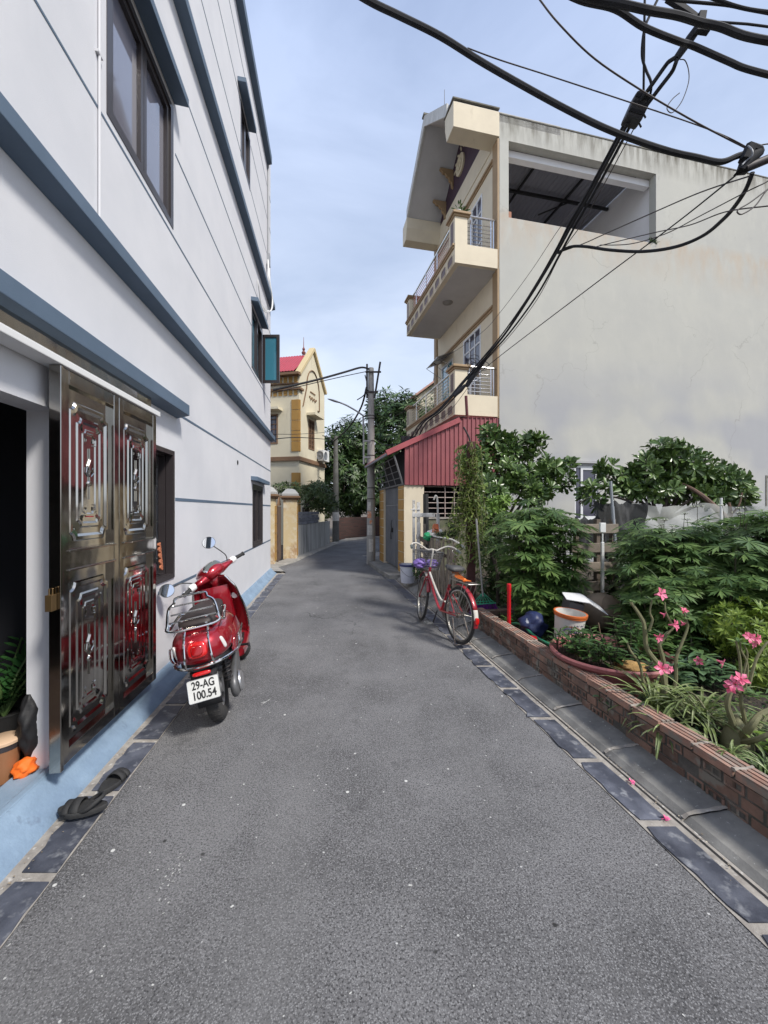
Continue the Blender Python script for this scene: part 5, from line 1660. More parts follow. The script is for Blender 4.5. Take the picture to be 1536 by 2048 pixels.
hole.build('brick_hole_shade', m_holeshade, EDG)
s_ = L0
z = 0.236
while s_ < L1 - 0.1:
    l_ = min(0.205, L1 - s_)
    tz = rnd.uniform(-0.003, 0.004); ty = rnd.uniform(-0.005, 0.006); tilt = rnd.uniform(-.004, .004)
    a, b = s_ + 0.006, s_ + l_ - 0.006
    topm.obox(ew((a + b) / 2, 0.055 + ty, z + tz + 0.016), dirv * (b - a) / 2 + V((0, 0, tilt)), nrmv * 0.056, (0, 0, 0.016))
    for k in range(4):
        topm.obox(ew((a + b) / 2, 0.010 + k * 0.030 + ty, z + tz + 0.037), dirv * ((b - a) / 2 - .001) + V((0, 0, tilt)), nrmv * 0.0105, (0, 0, 0.0055))
    s_ += l_ + 0.004
topm.build('top_course', m_bricktop, EDG, bevel=0.002)
mm = MB(); s_ = L0; rnd = random.Random(77)
while s_ < L1:
    if rnd.random() < 0.75:
        pts = [ew(s_ - 0.002 + rnd.uniform(-.006, .006), 0.0 + k * 0.028, 0.268 + rnd.uniform(0.002, 0.010)) for k in range(5)]
        mm.tube(pts, [rnd.uniform(.006, .014) for _ in pts], 6, flat=0.7)
    s_ += 0.209
mm.build('mortar_blobs', M('pale_mortar', (0.33, 0.29, 0.25), (0.24, 0.21, 0.18), scale=30, rough=0.95), EDG, smooth=True)
# far return of the edging
mb = MB()
e = ew(L1 - 0.02, 0.0, 0)
for k in range(3):
    mb.obox(e + nrmv * (0.22 + k * 0.21) + V((0, 0, 0.15)), dirv * 0.05, nrmv * 0.10, (0, 0, 0.09))
mb.build('end_bricks', m_brick, EDG, bevel=0.003)

# ---------------- leaf templates ----------------
def palmate(nl=9, spread=150, seed=0):
    vs, fs = [], []
    rnd = random.Random(seed)
    for i in range(nl):
        f = i / (nl - 1) * 2 - 1
        a = R(f * spread)
        Ln = (1.0 - 0.42 * abs(f) ** 1.6) * rnd.uniform(.92, 1.05)
        ca, sa = math.cos(a), math.sin(a)
        def q(r, w):
            x = (r * ca - w * sa) * Ln; y = (r * sa + w * ca) * Ln
            return (x, y, -0.13 * (r * Ln) ** 2.2 + (0.03 if abs(w) > .01 else 0.0) * r)
        b = len(vs)
        vs += [q(0.0, 0), q(0.36, 0.095), q(0.40, 0), q(0.36, -0.095), q(1.0, 0), q(0.84, 0.23), q(0.60, 0.10), q(0.84, -0.23), q(0.60, -0.10), q(0.62, 0.0)]
        fs += [(b, b + 2, b + 1), (b, b + 3, b + 2), (b + 1, b + 2, b + 9, b + 6), (b + 2, b + 3, b + 8, b + 9), (b + 6, b + 9, b + 4), (b + 9, b + 8, b + 4), (b + 1, b + 6, b + 5), (b + 3, b + 7, b + 8)]
    return vs, fs
PALM = palmate(8, 150)
leafOb = ([(0, 0, 0), (0.45, 0.14, 0.03), (0.5, 0, -0.01), (0.45, -0.14, 0.03), (0.85, 0.17, 0.02), (0.88, 0, -0.03), (0.85, -0.17, 0.02), (1.02, 0, -0.07)],
          [(0, 2, 1), (0, 3, 2), (1, 2, 5, 4), (2, 3, 6, 5), (4, 5, 7), (5, 6, 7)])
blade = [(0, 0.5, 0), (0, -0.5, 0)]
m_chaya = M('chaya_leaf', (0.080, 0.150, 0.040), (0.145, 0.235, 0.075), scale=1.3, rough=0.45, island=0.45, trans=0.30, hue=0.02, col3=(0.22, 0.22, 0.05), scale3=3.0, ramp3=(0.68, 0.80))
m_glossy = M('glossy_tree_leaf', (0.058, 0.110, 0.028), (0.100, 0.165, 0.042), scale=1.6, rough=0.32, island=0.4, trans=0.14, hue=0.015)
m_stemg = M('green_woody_stem', (0.05, 0.06, 0.03), (0.07, 0.055, 0.038), scale=8, rough=0.8)

def chaya(name, label, base, xs, ys, zt, n, seed, size=(0.11, 0.18), umb=8, nstem=16):
    """leafy shrub made of upright stems, each carrying large lobed leaves on long stalks"""
    rnd = random.Random(seed)
    t = thing(name, label, 'shrub', base, group='lobed-leaf shrubs in the garden')
    st = MB(); pet = MB(); ms = []; tips = []
    for i in range(nstem):
        bx, by = rnd.uniform(*xs), rnd.uniform(*ys)
        H = zt(bx, by) * rnd.uniform(0.86, 1.03)
        pts = smooth_pts([(bx * .45, by * .5, 0), (bx * .8 + rnd.uniform(-.05, .05), by * .85, H * .5), (bx, by, H)], 5)
        st.tube(pts, [0.016 - 0.010 * k / (len(pts) - 1) for k in range(len(pts))], 5)
        tips.append(pts[-1])
        m_ = max(6, int(n / nstem))
        pts = pts
        for k in range(m_):
            u = 1 - (k / m_) ** 1.25 * 0.88
            p = pts[min(len(pts) - 1, int(u * (len(pts) - 1)))] + V((0, 0, rnd.uniform(-.05, .03)))
            a = rnd.uniform(0, 2 * PI)
            if rnd.random() < .62: a = rnd.uniform(PI * 0.95, PI * 1.95)   # more leaves reach to the light, towards the lane
            pl = rnd.uniform(0.10, 0.27)
            el = rnd.uniform(0.15, 0.75) if u > .85 else rnd.uniform(-0.25, 0.45)
            d = V((math.cos(a) * math.cos(el), math.sin(a) * math.cos(el), math.sin(el)))
            e = p + d * pl
            if e.z < 0.10: continue
            pet.tube([p, p + d * pl * .5 + V((0, 0, .02)), e], 0.0028, 4, caps=False)
            fwd = V((d.x, d.y, rnd.uniform(-0.55, 0.05))).normalized()
            up = V((d.x * .5 + rnd.uniform(-.3, .3), d.y * .5 + rnd.uniform(-.3, .3), 1))
            ms.append(leaf_m(e, fwd, up, rnd.uniform(*size)))
    st.build('stem', m_stemg, t, smooth=True, fix=False)
    pet.build('leaf_stalks', M('leaf_stalk', (0.09, 0.13, 0.05), rough=0.6), t, fix=False)
    mb = MB(); mb.add(*scatter(*PALM, ms)); mb.build('foliage', m_chaya, t, fix=False)
    fl = MB(); fs = MB()
    for i in range(umb):
        p = V(rnd.choice(tips)) + V((rnd.uniform(-.08, .08), rnd.uniform(-.05, .05), -0.05))
        h = rnd.uniform(.15, .30)
        q = p + V((rnd.uniform(-.05, .05), 0, h))
        fs.tube([p, (p + q) / 2 + V((.01, 0, 0)), q], 0.003, 4)
        for k in range(7):
            e = q + V((rnd.uniform(-.035, .035), rnd.uniform(-.035, .035), rnd.uniform(.005, .02)))
            fs.tube([q, e], 0.0018, 3)
            fl.ball(e, 0.006, 6, 4)
    if umb:
        fs.build('flower_stalks', m_stemg, t, fix=False); fl.build('flowers', M('tiny_white_flower', (0.62, 0.66, 0.50), rough=0.7), t, fix=False)
    return t
chaya('leafy_shrub', 'lobed-leaf shrub on the left, between the broom and the wooden pallet', (2.05, 4.92, 0.12), (-0.52, 0.26), (-0.32, 0.4), lambda x, y: 1.33 - 0.35 * max(0, x - .1) - .15 * abs(x + .1), 620, 31, umb=0, nstem=24, size=(0.14, 0.22))
chaya('leafy_shrub', 'wide lobed-leaf shrub in the middle, in front of the grey net', (2.90, 4.35, 0.12), (-0.36, 0.55), (-0.5, 0.45), lambda x, y: 1.16 - .12 * abs(x), 600, 32, umb=12, nstem=24, size=(0.14, 0.21))
chaya('leafy_shrub', 'lobed-leaf shrub at the right edge, behind the bright green bush', (3.62, 4.0, 0.12), (-0.55, 0.6), (-0.45, 0.45), lambda x, y: 1.24 - .10 * abs(x), 600, 33, umb=9, nstem=24, size=(0.14, 0.21))
chaya('leafy_shrub', 'low front lobed-leaf shrub, just above the pink-flowered plants', (2.95, 3.75, 0.12), (-0.55, 0.9), (-0.25, 0.25), lambda x, y: 0.80, 330, 34, umb=0, nstem=15, size=(0.11, 0.165))

# glossy-leaved trees in front of the side wall
blob_tree('fruit_tree', 'glossy-leaved tree standing left of the small white window', (1.95, 6.7, 0.1), 1.05, 0.05,
          [(at(985, 872, 7.0), (0.25, .22, .24), 26), (at(1012, 905, 7.0), (0.36, .3, .28), 44), (at(1052, 893, 7.0), (0.32, .25, .22), 40), (at(1088, 935, 6.9), (0.34, .25, .22), 34),
           (at(1120, 955, 6.9), (0.25, .2, .2), 22), (at(950, 925, 6.9), (0.30, .25, .34), 40), (at(1020, 955, 6.8), (0.45, .3, .30), 60), (at(1070, 985, 6.6), (0.4, .3, .2), 44), (at(975, 985, 6.5), (0.4, .3, .25), 44), (at(1140, 935, 7.0), (.10, .1, .12), 7)],
          m_glossy, leafOb, 0.145, per=10, seed=14, droop=-0.12, shell=0.35)
T2 = blob_tree('fruit_tree', 'spreading glossy-leaved tree rising above the grey net', (4.35, 6.3, 0.1), 1.25, 0.055,
          [(at(1335, 905, 6.5), (0.30, .25, .20), 34), (at(1300, 940, 6.5), (0.45, .3, .25), 56), (at(1385, 935, 6.5), (0.42, .3, .26), 54), (at(1440, 955, 6.5), (0.40, .3, .22), 50), (at(1245, 965, 6.5), (0.40, .25, .25), 44),
           (at(1330, 980, 6.4), (0.55, .3, .20), 64), (at(1215, 935, 6.6), (0.16, .15, .10), 12), (at(1480, 985, 6.4), (0.28, .2, .16), 28), (at(1420, 985, 6.3), (0.40, .2, .18), 40), (at(1190, 990, 6.3), (.3, .2, .2), 24)],
          m_glossy, leafOb, 0.14, per=10, seed=15, droop=-0.12, shell=0.35)
mb = MB()
mb.tube(smooth_pts([at(1455, 1045, 5.9), at(1440, 1025, 5.9), at(1405, 992, 6.0), at(1372, 972, 6.2), at(1340, 960, 6.4)], 4), [0.055, 0.052, 0.05, 0.047, 0.043, 0.04, 0.038, 0.035, 0.033, 0.03, 0.03, 0.028, 0.026, 0.025, 0.024, 0.022, 0.02], 8)
mb.tube([at(1455, 1045, 5.9), at(1461, 1025, 5.9), at(1458, 1005, 5.9)], [0.05, 0.03, 0.014], 8)
mb.tube(smooth_pts([at(1462, 1030, 5.9), at(1478, 1010, 5.9), at(1484, 985, 5.9)], 3), 0.012, 6)
mb.tube([at(1455, 1045, 5.9), V((at(1455, 1045, 5.9).x, 5.9, 0.1))], [0.055, 0.07], 8)
o = mb.build('limb', M('brown_bark', (0.17, 0.10, 0.07), (0.10, 0.065, 0.05), scale=8, rough=0.9), None, smooth=True)
o.parent = T2; o.matrix_parent_inverse = Matrix.Translation(-V((4.35, 6.3, 0.1)))
blob_tree('bush', 'dark tangled undergrowth at the foot of the vine post', (1.62, 5.7, 0.1), 0.5, 0.03,
          [(at(985, 1085, 6.0), (0.34, .3, .38), 70), (at(965, 1030, 6.1), (0.25, .25, .22), 40), (at(1005, 1140, 6.0), (0.40, .25, .40), 80), (at(1000, 1180, 5.9), (0.40, .2, .2), 40)], m_leafM, leafLong, 0.12, per=8, seed=19, cat='bush', shell=.3)
blob_tree('bush', 'yellow-green young bush behind the vine post, right beside it', (1.62, 6.1, 0.1), 0.9, 0.025,
          [(at(1000, 1005, 6.1), (0.22, .2, .14), 40), (at(985, 1025, 6.1), (0.2, .2, .14), 26)], M('lime_leaf', (0.16, 0.26, 0.035), (0.10, 0.19, 0.03), scale=3, rough=0.5, island=0.3, trans=.25), leafOb, 0.085, per=8, seed=20, cat='bush', shell=.3)

blob_tree('hedge', 'dark dense undergrowth at the back of the garden, under the nets', (3.4, 5.3, 0.1), 0.5, 0.03,
          [((x, 5.15 + .1 * (i % 2), .55 + .1 * (i % 3)), (0.36, .25, .48), 75) for i, x in enumerate((2.0, 3.1, 3.5, 3.95, 4.4, 4.85, 5.3))], m_leafM, leafLong, 0.15, per=8, seed=29, cat='hedge', shell=.3)
# maroon post with hanging vine
PO = thing('iron_post', 'rust-brown post standing behind the bicycle, wrapped by a vine', 'post', (1.185, 5.45, 0.08))
mb = MB(); mb.box(-0.055, 0.055, -0.03, 0.03, 0, 2.35); mb.build('post', M('maroon_rust', (0.11, 0.04, 0.035), (0.07, 0.03, 0.028), scale=7, rough=0.8, bump=.3, bscale=40), PO, bevel=0.004)
mb = MB(); mb.tube([(0.0, 0, 2.3), (-0.03, 0, 2.42), (-0.10, 0, 2.55)], 0.012, 6)
for k in range(3): mb.tube([(0.065 * math.cos(a), 0.04 * math.sin(a), 0.9 + k * .25 + .05 * math.sin(2 * a)) for a in [2 * PI * i / 14 for i in range(14)]], 0.006, 5, closed=True)
mb.build('wire_ties', m_irons, PO)
rnd = random.Random(44)
VN = thing('climbing_vine', 'yellow-green climbing vine tumbling over the rust-brown post', 'vine', (1.185, 5.42, 0.1))
st = MB(); ms = []
for i in range(64):
    a = rnd.uniform(0, 2 * PI); r = rnd.uniform(.03, .17)
    z0 = rnd.uniform(1.5, 2.35)
    p = V((r * math.cos(a), r * math.sin(a) * .7, z0)); pts = [p]
    hang = rnd.uniform(0.4, 1.3)
    for k in range(9):
        p = p + V((rnd.uniform(-.045, .045), rnd.uniform(-.03, .03), -hang / 9 + rnd.uniform(-.03, .05))); pts.append(p)
    st.tube(smooth_pts(pts, 3), 0.0035, 4, caps=False)
    for q in pts:
        for k in range(4):
            d = V((rnd.uniform(-1, 1), rnd.uniform(-1, .6), rnd.uniform(-.8, .4)))
            ms.append(leaf_m(q, d, (0, -.3, 1), rnd.uniform(.04, .09)))
st.build('tendrils', M('pale_tendril', (0.22, 0.24, 0.09), (0.30, 0.28, 0.14), scale=9, rough=.7), VN, smooth=True, fix=False)
mb = MB(); mb.add(*scatter(*leafOb, ms)); mb.build('leaves', M('vine_leaf', (0.12, 0.19, 0.04), (0.20, 0.26, 0.06), scale=4, rough=.55, island=.35, trans=.3, hue=.02), VN, fix=False)

# ---------------- fences, nets, posts ----------------
m_wood = M('grey_weathered_wood', (0.145, 0.115, 0.09), (0.10, 0.078, 0.062), scale=6, rough=0.9, island=0.35, bump=.4, bscale=40, stretch=(1, 1, .3))
m_wood2 = M('pale_weathered_wood', (0.25, 0.21, 0.17), (0.18, 0.15, 0.12), scale=6, rough=0.9, island=0.3, bump=.4, bscale=40)
BF = thing('stick_fence', 'fence of thin upright weathered sticks behind the bicycle', 'fence')
rnd = random.Random(51)
mb = MB()
A_, B_ = V((1.06, 5.95, 0.06)), V((0.835, 7.15, 0.06))
n = 17
for i in range(n):
    p = A_.lerp(B_, i / (n - 1)) + V((rnd.uniform(-.01, .01), 0, 0))
    h = rnd.uniform(0.84, 0.98)
    w_ = rnd.uniform(.018, .032)
    mb.obox(p + V((rnd.uniform(-.01, .01), 0, h / 2)), V((rnd.uniform(-.02, .02) * 0 + .006, 0, 0)), V((-.18, 1, 0)).normalized() * w_, V((rnd.uniform(-.02, .02), rnd.uniform(-.02, .02), h / 2)))
mb.build('sticks', m_wood2, BF, bevel=0.003)
mb = MB()
for z in (.25, .7): mb.bar(A_ + V((.03, 0, z)), B_ + V((.03, 0, z)), 0.025, 0.05)
mb.build('rail', m_wood, BF)
m_pvc = M('white_pipe', (0.66, 0.65, 0.62), (0.45, 0.43, 0.40), scale=9, rough=.6)
PF = thing('wooden_pallet', 'weathered brown pallet standing on edge beside the yellow pier', 'pallet')
mb = MB()
A2, B2 = V((0.80, 7.25, 0.08)), V((0.68, 8.35, 0.08))
for k in range(5):
    z = 0.08 + k * 0.19
    mb.bar(A2 + V((rnd.uniform(-.01, .01), 0, z)), B2 + V((0, 0, z + rnd.uniform(-.03, .03))), 0.018, 0.095)
mb.build('boards', m_wood, PF, bevel=.003)
mb = MB()
for f in (0.02, .5, .98):
    p = A2.lerp(B2, f) + V((.05, 0, 0)); mb.bar(p, p + V((0, 0, 1.15 if f > .4 else .95)), 0.05, 0.07, up=(0, 1, 0))
mb.build('stringer', m_wood2, PF)
t = thing('white_rag', 'torn white plastic strips tied along the top of the stick fence', 'plastic strip')
mb = MB()
pts = [A_ + V((0.06, -0.5, 0.90)), A_ + V((0, 0, 0.98)), A_.lerp(B_, .35) + V((0, 0, 0.99)), A_.lerp(B_, .7) + V((0, 0, .98)), A_.lerp(B_, 1.0) + V((0, 0, 1.0))]
mb.tube(smooth_pts(pts, 5), [0.022 if i % 3 else 0.012 for i in range(21)], 7, flat=.7)
mb.build('strip', m_pvc, t, smooth=True)
# white painted T-post
t = thing('white_post', 'white painted double post with a crossbar by the yellow pier', 'post', (0.66, 8.0, 0.08))
mb = MB()
mb.box(-0.09, -0.04, -.03, .03, 0, 1.62); mb.box(-0.005, 0.06, -.03, .03, 0, 1.58); mb.box(-0.10, 0.36, -.045, -.031, 1.28, 1.36); mb.box(-0.13, 0.06, -.045, -.031, 1.42, 1.44); mb.box(-.1, .08, -.045, -.031, .75, .77)
mb.build('post', M('flaking_white', (0.66, 0.65, 0.63), (0.40, 0.38, 0.35), scale=10, rough=.8, ramp=(.5, .62)), t, bevel=.004)
t = thing('shower_pipe', 'grey metal pipe post with a bent tap behind the stick fence', 'pipe', (1.05, 7.8, .08))
mb = MB(); mb.tube([(0, 0, 0), (0, 0, 1.35)], 0.035, 10); mb.tube(smooth_pts([(0, 0, 1.35), (-.01, 0, 1.62), (-.04, 0, 1.70), (-.08, 0, 1.62)], 4), 0.018, 8); mb.build('pipe', m_pvc, t, smooth=True)
t = thing('dark_pole', 'short black wrapped pole standing beside the yellow pier', 'pole', (0.86, 8.25, .08))
mb = MB(); mb.tube([(0, 0, 0), (0.01, 0, .7), (0, 0, 1.75)], [.05, .06, .055], 8); mb.build('pole', m_black, t, smooth=True)
t = thing('shopping_bag', 'white and green plastic bag hung on the fence, stuffed full', 'bag', (0.84, 7.3, 0.98))
mb = MB(); blob_bag(mb, (0.10, 0, 0), 0.15, 0.10, 0.18, 3); mb.build('white_part', M('white_bag', (0.72, 0.70, 0.68), (0.6, 0.45, 0.42), scale=12, rough=.4, ramp=(.6, .7)), t, smooth=True, angle=180)
mb = MB(); blob_bag(mb, (-0.05, -.06, -.04), 0.075, 0.09, 0.16, 7); mb.build('green_part', M('green_bag', (0.02, 0.34, 0.13), rough=.4), t, smooth=True, angle=180)
mb = MB()
for k in range(3): mb.tube(smooth_pts([(0.04 + .03 * k, -.08, .12), (0.05 + .03 * k, -.09, .24), (.09 + .02 * k, -.09, .25), (.1 + .02 * k, -.1, .1)], 4), .012, 6)
mb.build('orange_ties', M('orange_tie', (0.6, 0.16, 0.07), rough=.6), t, smooth=True)
blob_tree('potted_herb', 'feathery light green herb growing over the stick fence', (0.98, 7.1, 0.9), 0.12, 0.01, [(at(893, 1070, 7.1), (.26, .15, .10), 40), (at(905, 1050, 7.0), (.14, .12, .16), 24)], m_leafL, leafLong, 0.085, per=7, seed=23, cat='plant', shell=.2)
blob_tree('weed', 'small leafy weed at the foot of the white post', (0.63, 7.6, 0.1), 0.12, 0.008, [(at(835, 1140, 7.6), (.10, .1, .17), 22)], m_leafG, leafOb, 0.06, per=7, seed=24, cat='plant', shell=.2)
# bucket
def bucket(name, label, loc, r, h, bodym, rimm, tilt=(0, 0, 0)):
    t = thing(name, label, 'bucket', loc, rot=tilt)
    mb = MB(); mb.lathe([(r * .80, 0), (r * .97, h * .9), (r * .97, h), (r * .93, h), (r * .76, h * .06), (0, h * .06)], 32); mb.build('body', bodym, t, smooth=True)
    mb = MB(); mb.lathe([(r * .98, h * .90), (r * 1.04, h * .905), (r * 1.04, h * .95), (r * 1.07, h * .955), (r * 1.07, h * 1.005), (r * .96, h * 1.01), (r * .94, h * .93)], 32, caps=False); mb.build('rim', rimm, t, smooth=True)
    return t
m_whbucket = M('white_bucket', (0.62, 0.64, 0.72), (0.52, 0.53, 0.60), scale=5, rough=.4)
B1 = bucket('bucket', 'white plastic bucket with a blue rim beside the yellow pier', (0.455, 7.72, 0.105), 0.155, 0.35, m_whbucket, M('navy_rim', (0.03, 0.04, 0.16), rough=.4))
mb = MB(); mb.tube(smooth_pts([(-.15, -.04, .28), (-.08, -.16, .20), (.03, -.165, .13), (.12, -.12, .16), (.15, -.03, .28)], 5), .003, 5); mb.build('handle', m_irons, B1, smooth=True)
B2k = bucket('paint_bucket', 'white paint bucket with an orange rim standing behind the round basin', (1.80, 3.95, 0.13), 0.145, 0.37, M('dirty_white_plastic', (0.62, 0.60, 0.56), (0.50, 0.40, 0.34), scale=4, rough=.45, ramp=(.5, .75)), M('orange_plastic', (0.62, 0.15, 0.03), (0.45, 0.12, 0.04), scale=7, rough=.45), tilt=(R(5), R(4), R(8)))
def band(name, mat, pts, r, w_, parent):
    mb = MB()
    up, dn = [], []
    for a, z in pts:
        rr = r * (.80 + .17 * min(1, (z / .37) / .9)) + .0012
        up.append((rr * math.sin(a), -rr * math.cos(a), z + w_)); dn.append((rr * math.sin(a), -rr * math.cos(a), z - w_))
    mb.loft([dn, up], closed=False)
    return mb.build(name, mat, parent)
for k, (m_, z0) in enumerate(((M('red_stripe', (.5, .08, .06), rough=.5), .245), (M('blue_stripe', (.06, .07, .3), rough=.5), .222), (M('violet_stripe', (.12, .08, .25), rough=.5), .205))):
    band('stripe', m_, [(-.95 + i * .13, z0 + .022 * math.sin(i * .35 + k * .2)) for i in range(11)], .145, .0045, B2k)
# lettering wrapped round the bucket
me = text_mesh('NALI', 0.056, 0.0008, 0.9)
rr = .145 * .95
for v in me.vertices:
    a = v.co.x / rr + 0.12
    z = v.co.y + .288; d = rr - .002 + v.co.z
    v.co = V((d * math.sin(a), -d * math.cos(a), z))
me.materials.clear(); me.materials.append(M('navy_ink', (.03, .03, .09), rough=.5))
o = bpy.data.objects.new('lettering', me); COL.objects.link(o); o.parent = B2k

# broom
t = thing('broom', 'broom with purple bristles and grey handle leaning upright by the edging', 'broom', (1.285, 5.14, 0.19), rot=(R(-2), R(-3.5), R(3)))
mb = MB(); mb.tube([(0, 0, .20), (-.015, 0, 1.2)], .012, 8); mb.build('handle', M('grey_handle', (.36, .35, .33), rough=.5), t, smooth=True)
mb = MB()
for k in range(7):
    x = -.15 + k * .05
    mb.tube([(x, 0, .10), (x * .12, 0, .235)], .005, 5)
mb.bar((-.16, 0, .105), (.16, 0, .105), .03, .012); mb.bar((-.12, 0, .135), (.12, 0, .135), .012, .008)
mb.build('head', M('green_plastic', (.05, .40, .24), rough=.4), t)
mb = MB(); rnd = random.Random(4)
for k in range(150):
    x = rnd.uniform(-.155, .155); y = rnd.uniform(-.014, .014)
    mb.tube([(x, y, .105), (x * 1.2 + rnd.uniform(-.01, .01), y * 2.2, rnd.uniform(-.015, .0))], .0035, 4, caps=False)
mb.build('bristles', M('purple_bristle', (.17, .03, .24), (.12, .02, .19), scale=30, rough=.6), t, fix=False)
# red pole and red scrap
t = thing('red_pole', 'bright red plastic pole standing upright in the garden bed', 'pole', (1.375, 4.40, 0.1))
mb = MB(); mb.lathe([(.020, 0), (.0205, .50), (.0235, .51), (.0235, .585), (.018, .59), (.0, .59)], 14); mb.build('tube', M('red_plastic', (.60, .012, .02), rough=.35), t, smooth=True)
mb = MB(); mb.obox((1.47, 4.0, .19), (.05, -.03, 0), (.015, .06, .01), (0, -.008, .035)); tag(mb.build('red_tray', M('red_plastic'  , (.60, .012, .02)), None, bevel=.01), 'small bright red plastic scrap lying behind the brick edging', 'scrap')
mb = MB(); mb.obox((1.42, 4.2, .17), (.035, -.02, 0), (.02, .12, .0), (0, 0, .02)); tag(mb.build('broken_tile', M('orange_clay', (.5, .17, .06), rough=.8), None, bevel=.005), 'broken orange clay tile lying near the red pole', 'tile')
mb = MB(); mb.tube(smooth_pts([V((1.42, 4.55, .20)), V((1.47, 4.3, .27)), V((1.53, 4.05, .22)), V((1.60, 3.8, .21)), V((1.66, 3.62, .22))], 6), .014, 8)
tag(mb.build('garden_hose', M('green_hose', (.03, .22, .12), rough=.45), None, smooth=True), 'green hose running from the red pole to the round basin', 'hose')
t = thing('plastic_sack', 'dark blue and white sack slumped left of the paint bucket', 'sack', (1.58, 4.25, .12))
mb = MB(); blob_bag(mb, (0, 0, 0), .13, .12, .30, 9); mb.build('sack', M('navy_sack', (.015, .025, .085), (.4, .42, .46), scale=9, rough=.5, ramp=(.60, .64)), t, smooth=True, angle=180)
# white board and clay jar
t = thing('folded_board', 'bent white board lying on rubbish behind the paint bucket', 'board', (2.05, 4.15, 0.55), rot=(R(6), R(12), R(-12)))
mb = MB(); mb.loft([[(-.19, -.17, .03), (.02, -.18, .05), (.22, -.16, -.03)], [(-.19, .05, .03), (.02, .05, .055), (.20, .05, -.02)], [(-.14, .2, .0), (.02, .2, .03), (.16, .2, -.03)]], closed=False)
mb.build('sheet', M('white_board', (.66, .66, .66), rough=.6), t, solid=.006)
mb = MB(); mb.box(-.14, .0, -.12, .15, -.42, .0); mb.build('support_box', M('grey_box', (.10, .10, .11), rough=.8), t)
t = thing('clay_jar', 'round tan clay jar lying behind the white board', 'jar', (2.42, 4.5, .38))
mb = MB(); mb.lathe([(0, -.18), (.12, -.17), (.19, -.08), (.205, .02), (.18, .12), (.11, .18), (.10, .2), (.12, .22)], 28, axis=(.2, -.9, .5)); mb.build('body', M('tan_clay', (.34, .26, .19), (.26, .20, .15), scale=7, rough=.8), t, smooth=True)
t.location.z = .36
# round basin planter
t = thing('basin_planter', 'big round pinkish basin planted with leafy greens behind the edging', 'planter', (1.86, 3.30, .105))
mb = MB(); mb.lathe([(.36, 0), (.43, .19), (.455, .20), (.46, .225), (.445, .238), (.425, .228), (.40, .18), (.34, .04)], 48); mb.build('basin', M('faded_red_plastic', (.36, .13, .12), (.29, .10, .10), scale=4, rough=.6), t, smooth=True)
mb = MB(); mb.lathe([(0, .17), (.40, .165)], 40, caps=False); mb.build('soil', m_soil, t)
def tuft(parent, name, cs, n, h, ls, mat, seed, tmpl=leafOb):
    rnd = random.Random(seed); st = MB(); ms = []
    for i in range(n):
        x, y, z = rnd.choice(cs); x += rnd.uniform(-.09, .09); y += rnd.uniform(-.08, .08)
        hh = h * rnd.uniform(.6, 1.1); top = V((x + rnd.uniform(-.05, .05), y + rnd.uniform(-.05, .05), z + hh))
        st.tube([(x, y, z), top], .004, 4, caps=False)
        for k in range(11):
            a = k * 2.4; u = .35 + .65 * k / 10
            p = V((x, y, z)).lerp(top, u)
            ms.append(leaf_m(p, (math.cos(a), math.sin(a), rnd.uniform(-.2, .5)), (0, 0, 1), ls * rnd.uniform(.7, 1.2)))
    st.build('stems', m_stemg, parent, fix=False); mb = MB(); mb.add(*scatter(*tmpl, ms)); mb.build(name, mat, parent, fix=False)
tuft(t, 'leaves', [(-.25, -.08, .17), (-.1, .1, .17), (-.28, .12, .17), (-.15, -.18, .17)], 44, .19, .08, m_leafG, 5)
tuft(t, 'tall_leaves', [(.20, .02, .17), (.12, -.06, .17), (.25, .12, .17)], 26, .30, .11, m_leafG, 6, leafLong)
mb = MB(); blob_bag(mb, (.03, -.22, .15), .12, .08, .08, 6); mb.build('straw_clump', M('straw', (.46, .28, .10), (.30, .18, .07), scale=40, rough=.95, bump=.8, bscale=120), t, smooth=True, angle=180)
mb = MB()
for (x, y, h) in ((.0, .15, .42), (.16, .05, .45)): mb.tube([(x, y, .16), (x + .02, y, h * .6), (x - .01, y, h)], .006, 5)
mb.build('dry_twigs', M('dry_twig', (.17, .12, .08), rough=.9), t)

# wood pallet behind, netting and poles
t = thing('pallet_frame', 'tall grey slatted pallet standing between the two big shrubs', 'pallet', (2.42, 5.1, .1), R(8))
mb = MB(); rnd = random.Random(61)
for k in range(5): mb.box(-.03 + rnd.uniform(-.01, .01), .62, -.012, .012, .12 + k * .245, .24 + k * .245)
mb.build('boards', m_wood2, t, bevel=.004)
mb = MB(); mb.box(.04, .08, .013, .08, 0, 1.28); mb.box(.33, .38, .013, .08, 0, 1.28); mb.box(.55, .6, .013, .08, 0, 1.28); mb.build('stringer', m_wood, t)
def net(name, label, P0, P1, z0, z1, mat, seed, amp=.05, nx=40, nz=12):
    rnd = random.Random(seed); rows = []
    for j in range(nz + 1):
        v = j / nz; row = []
        for i in range(nx + 1):
            u = i / nx
            sag = -.05 * math.sin(PI * ((u * 3) % 1)) * v
            off = amp * (math.sin(9 * u + 3 * v + seed) + .6 * math.sin(23 * u - 5 * v) + .4 * math.sin(14 * v + 31 * u))
            p = V(P0).lerp(V(P1), u)
            row.append((p.x + .1 * off, p.y + off, z0 + (z1 - z0) * v + sag + .01 * math.sin(40 * u)))
        rows.append(row)
    mb = MB(); mb.loft(rows, closed=False)
    return tag(mb.build(name, mat, None, smooth=True, angle=180), label, 'net')
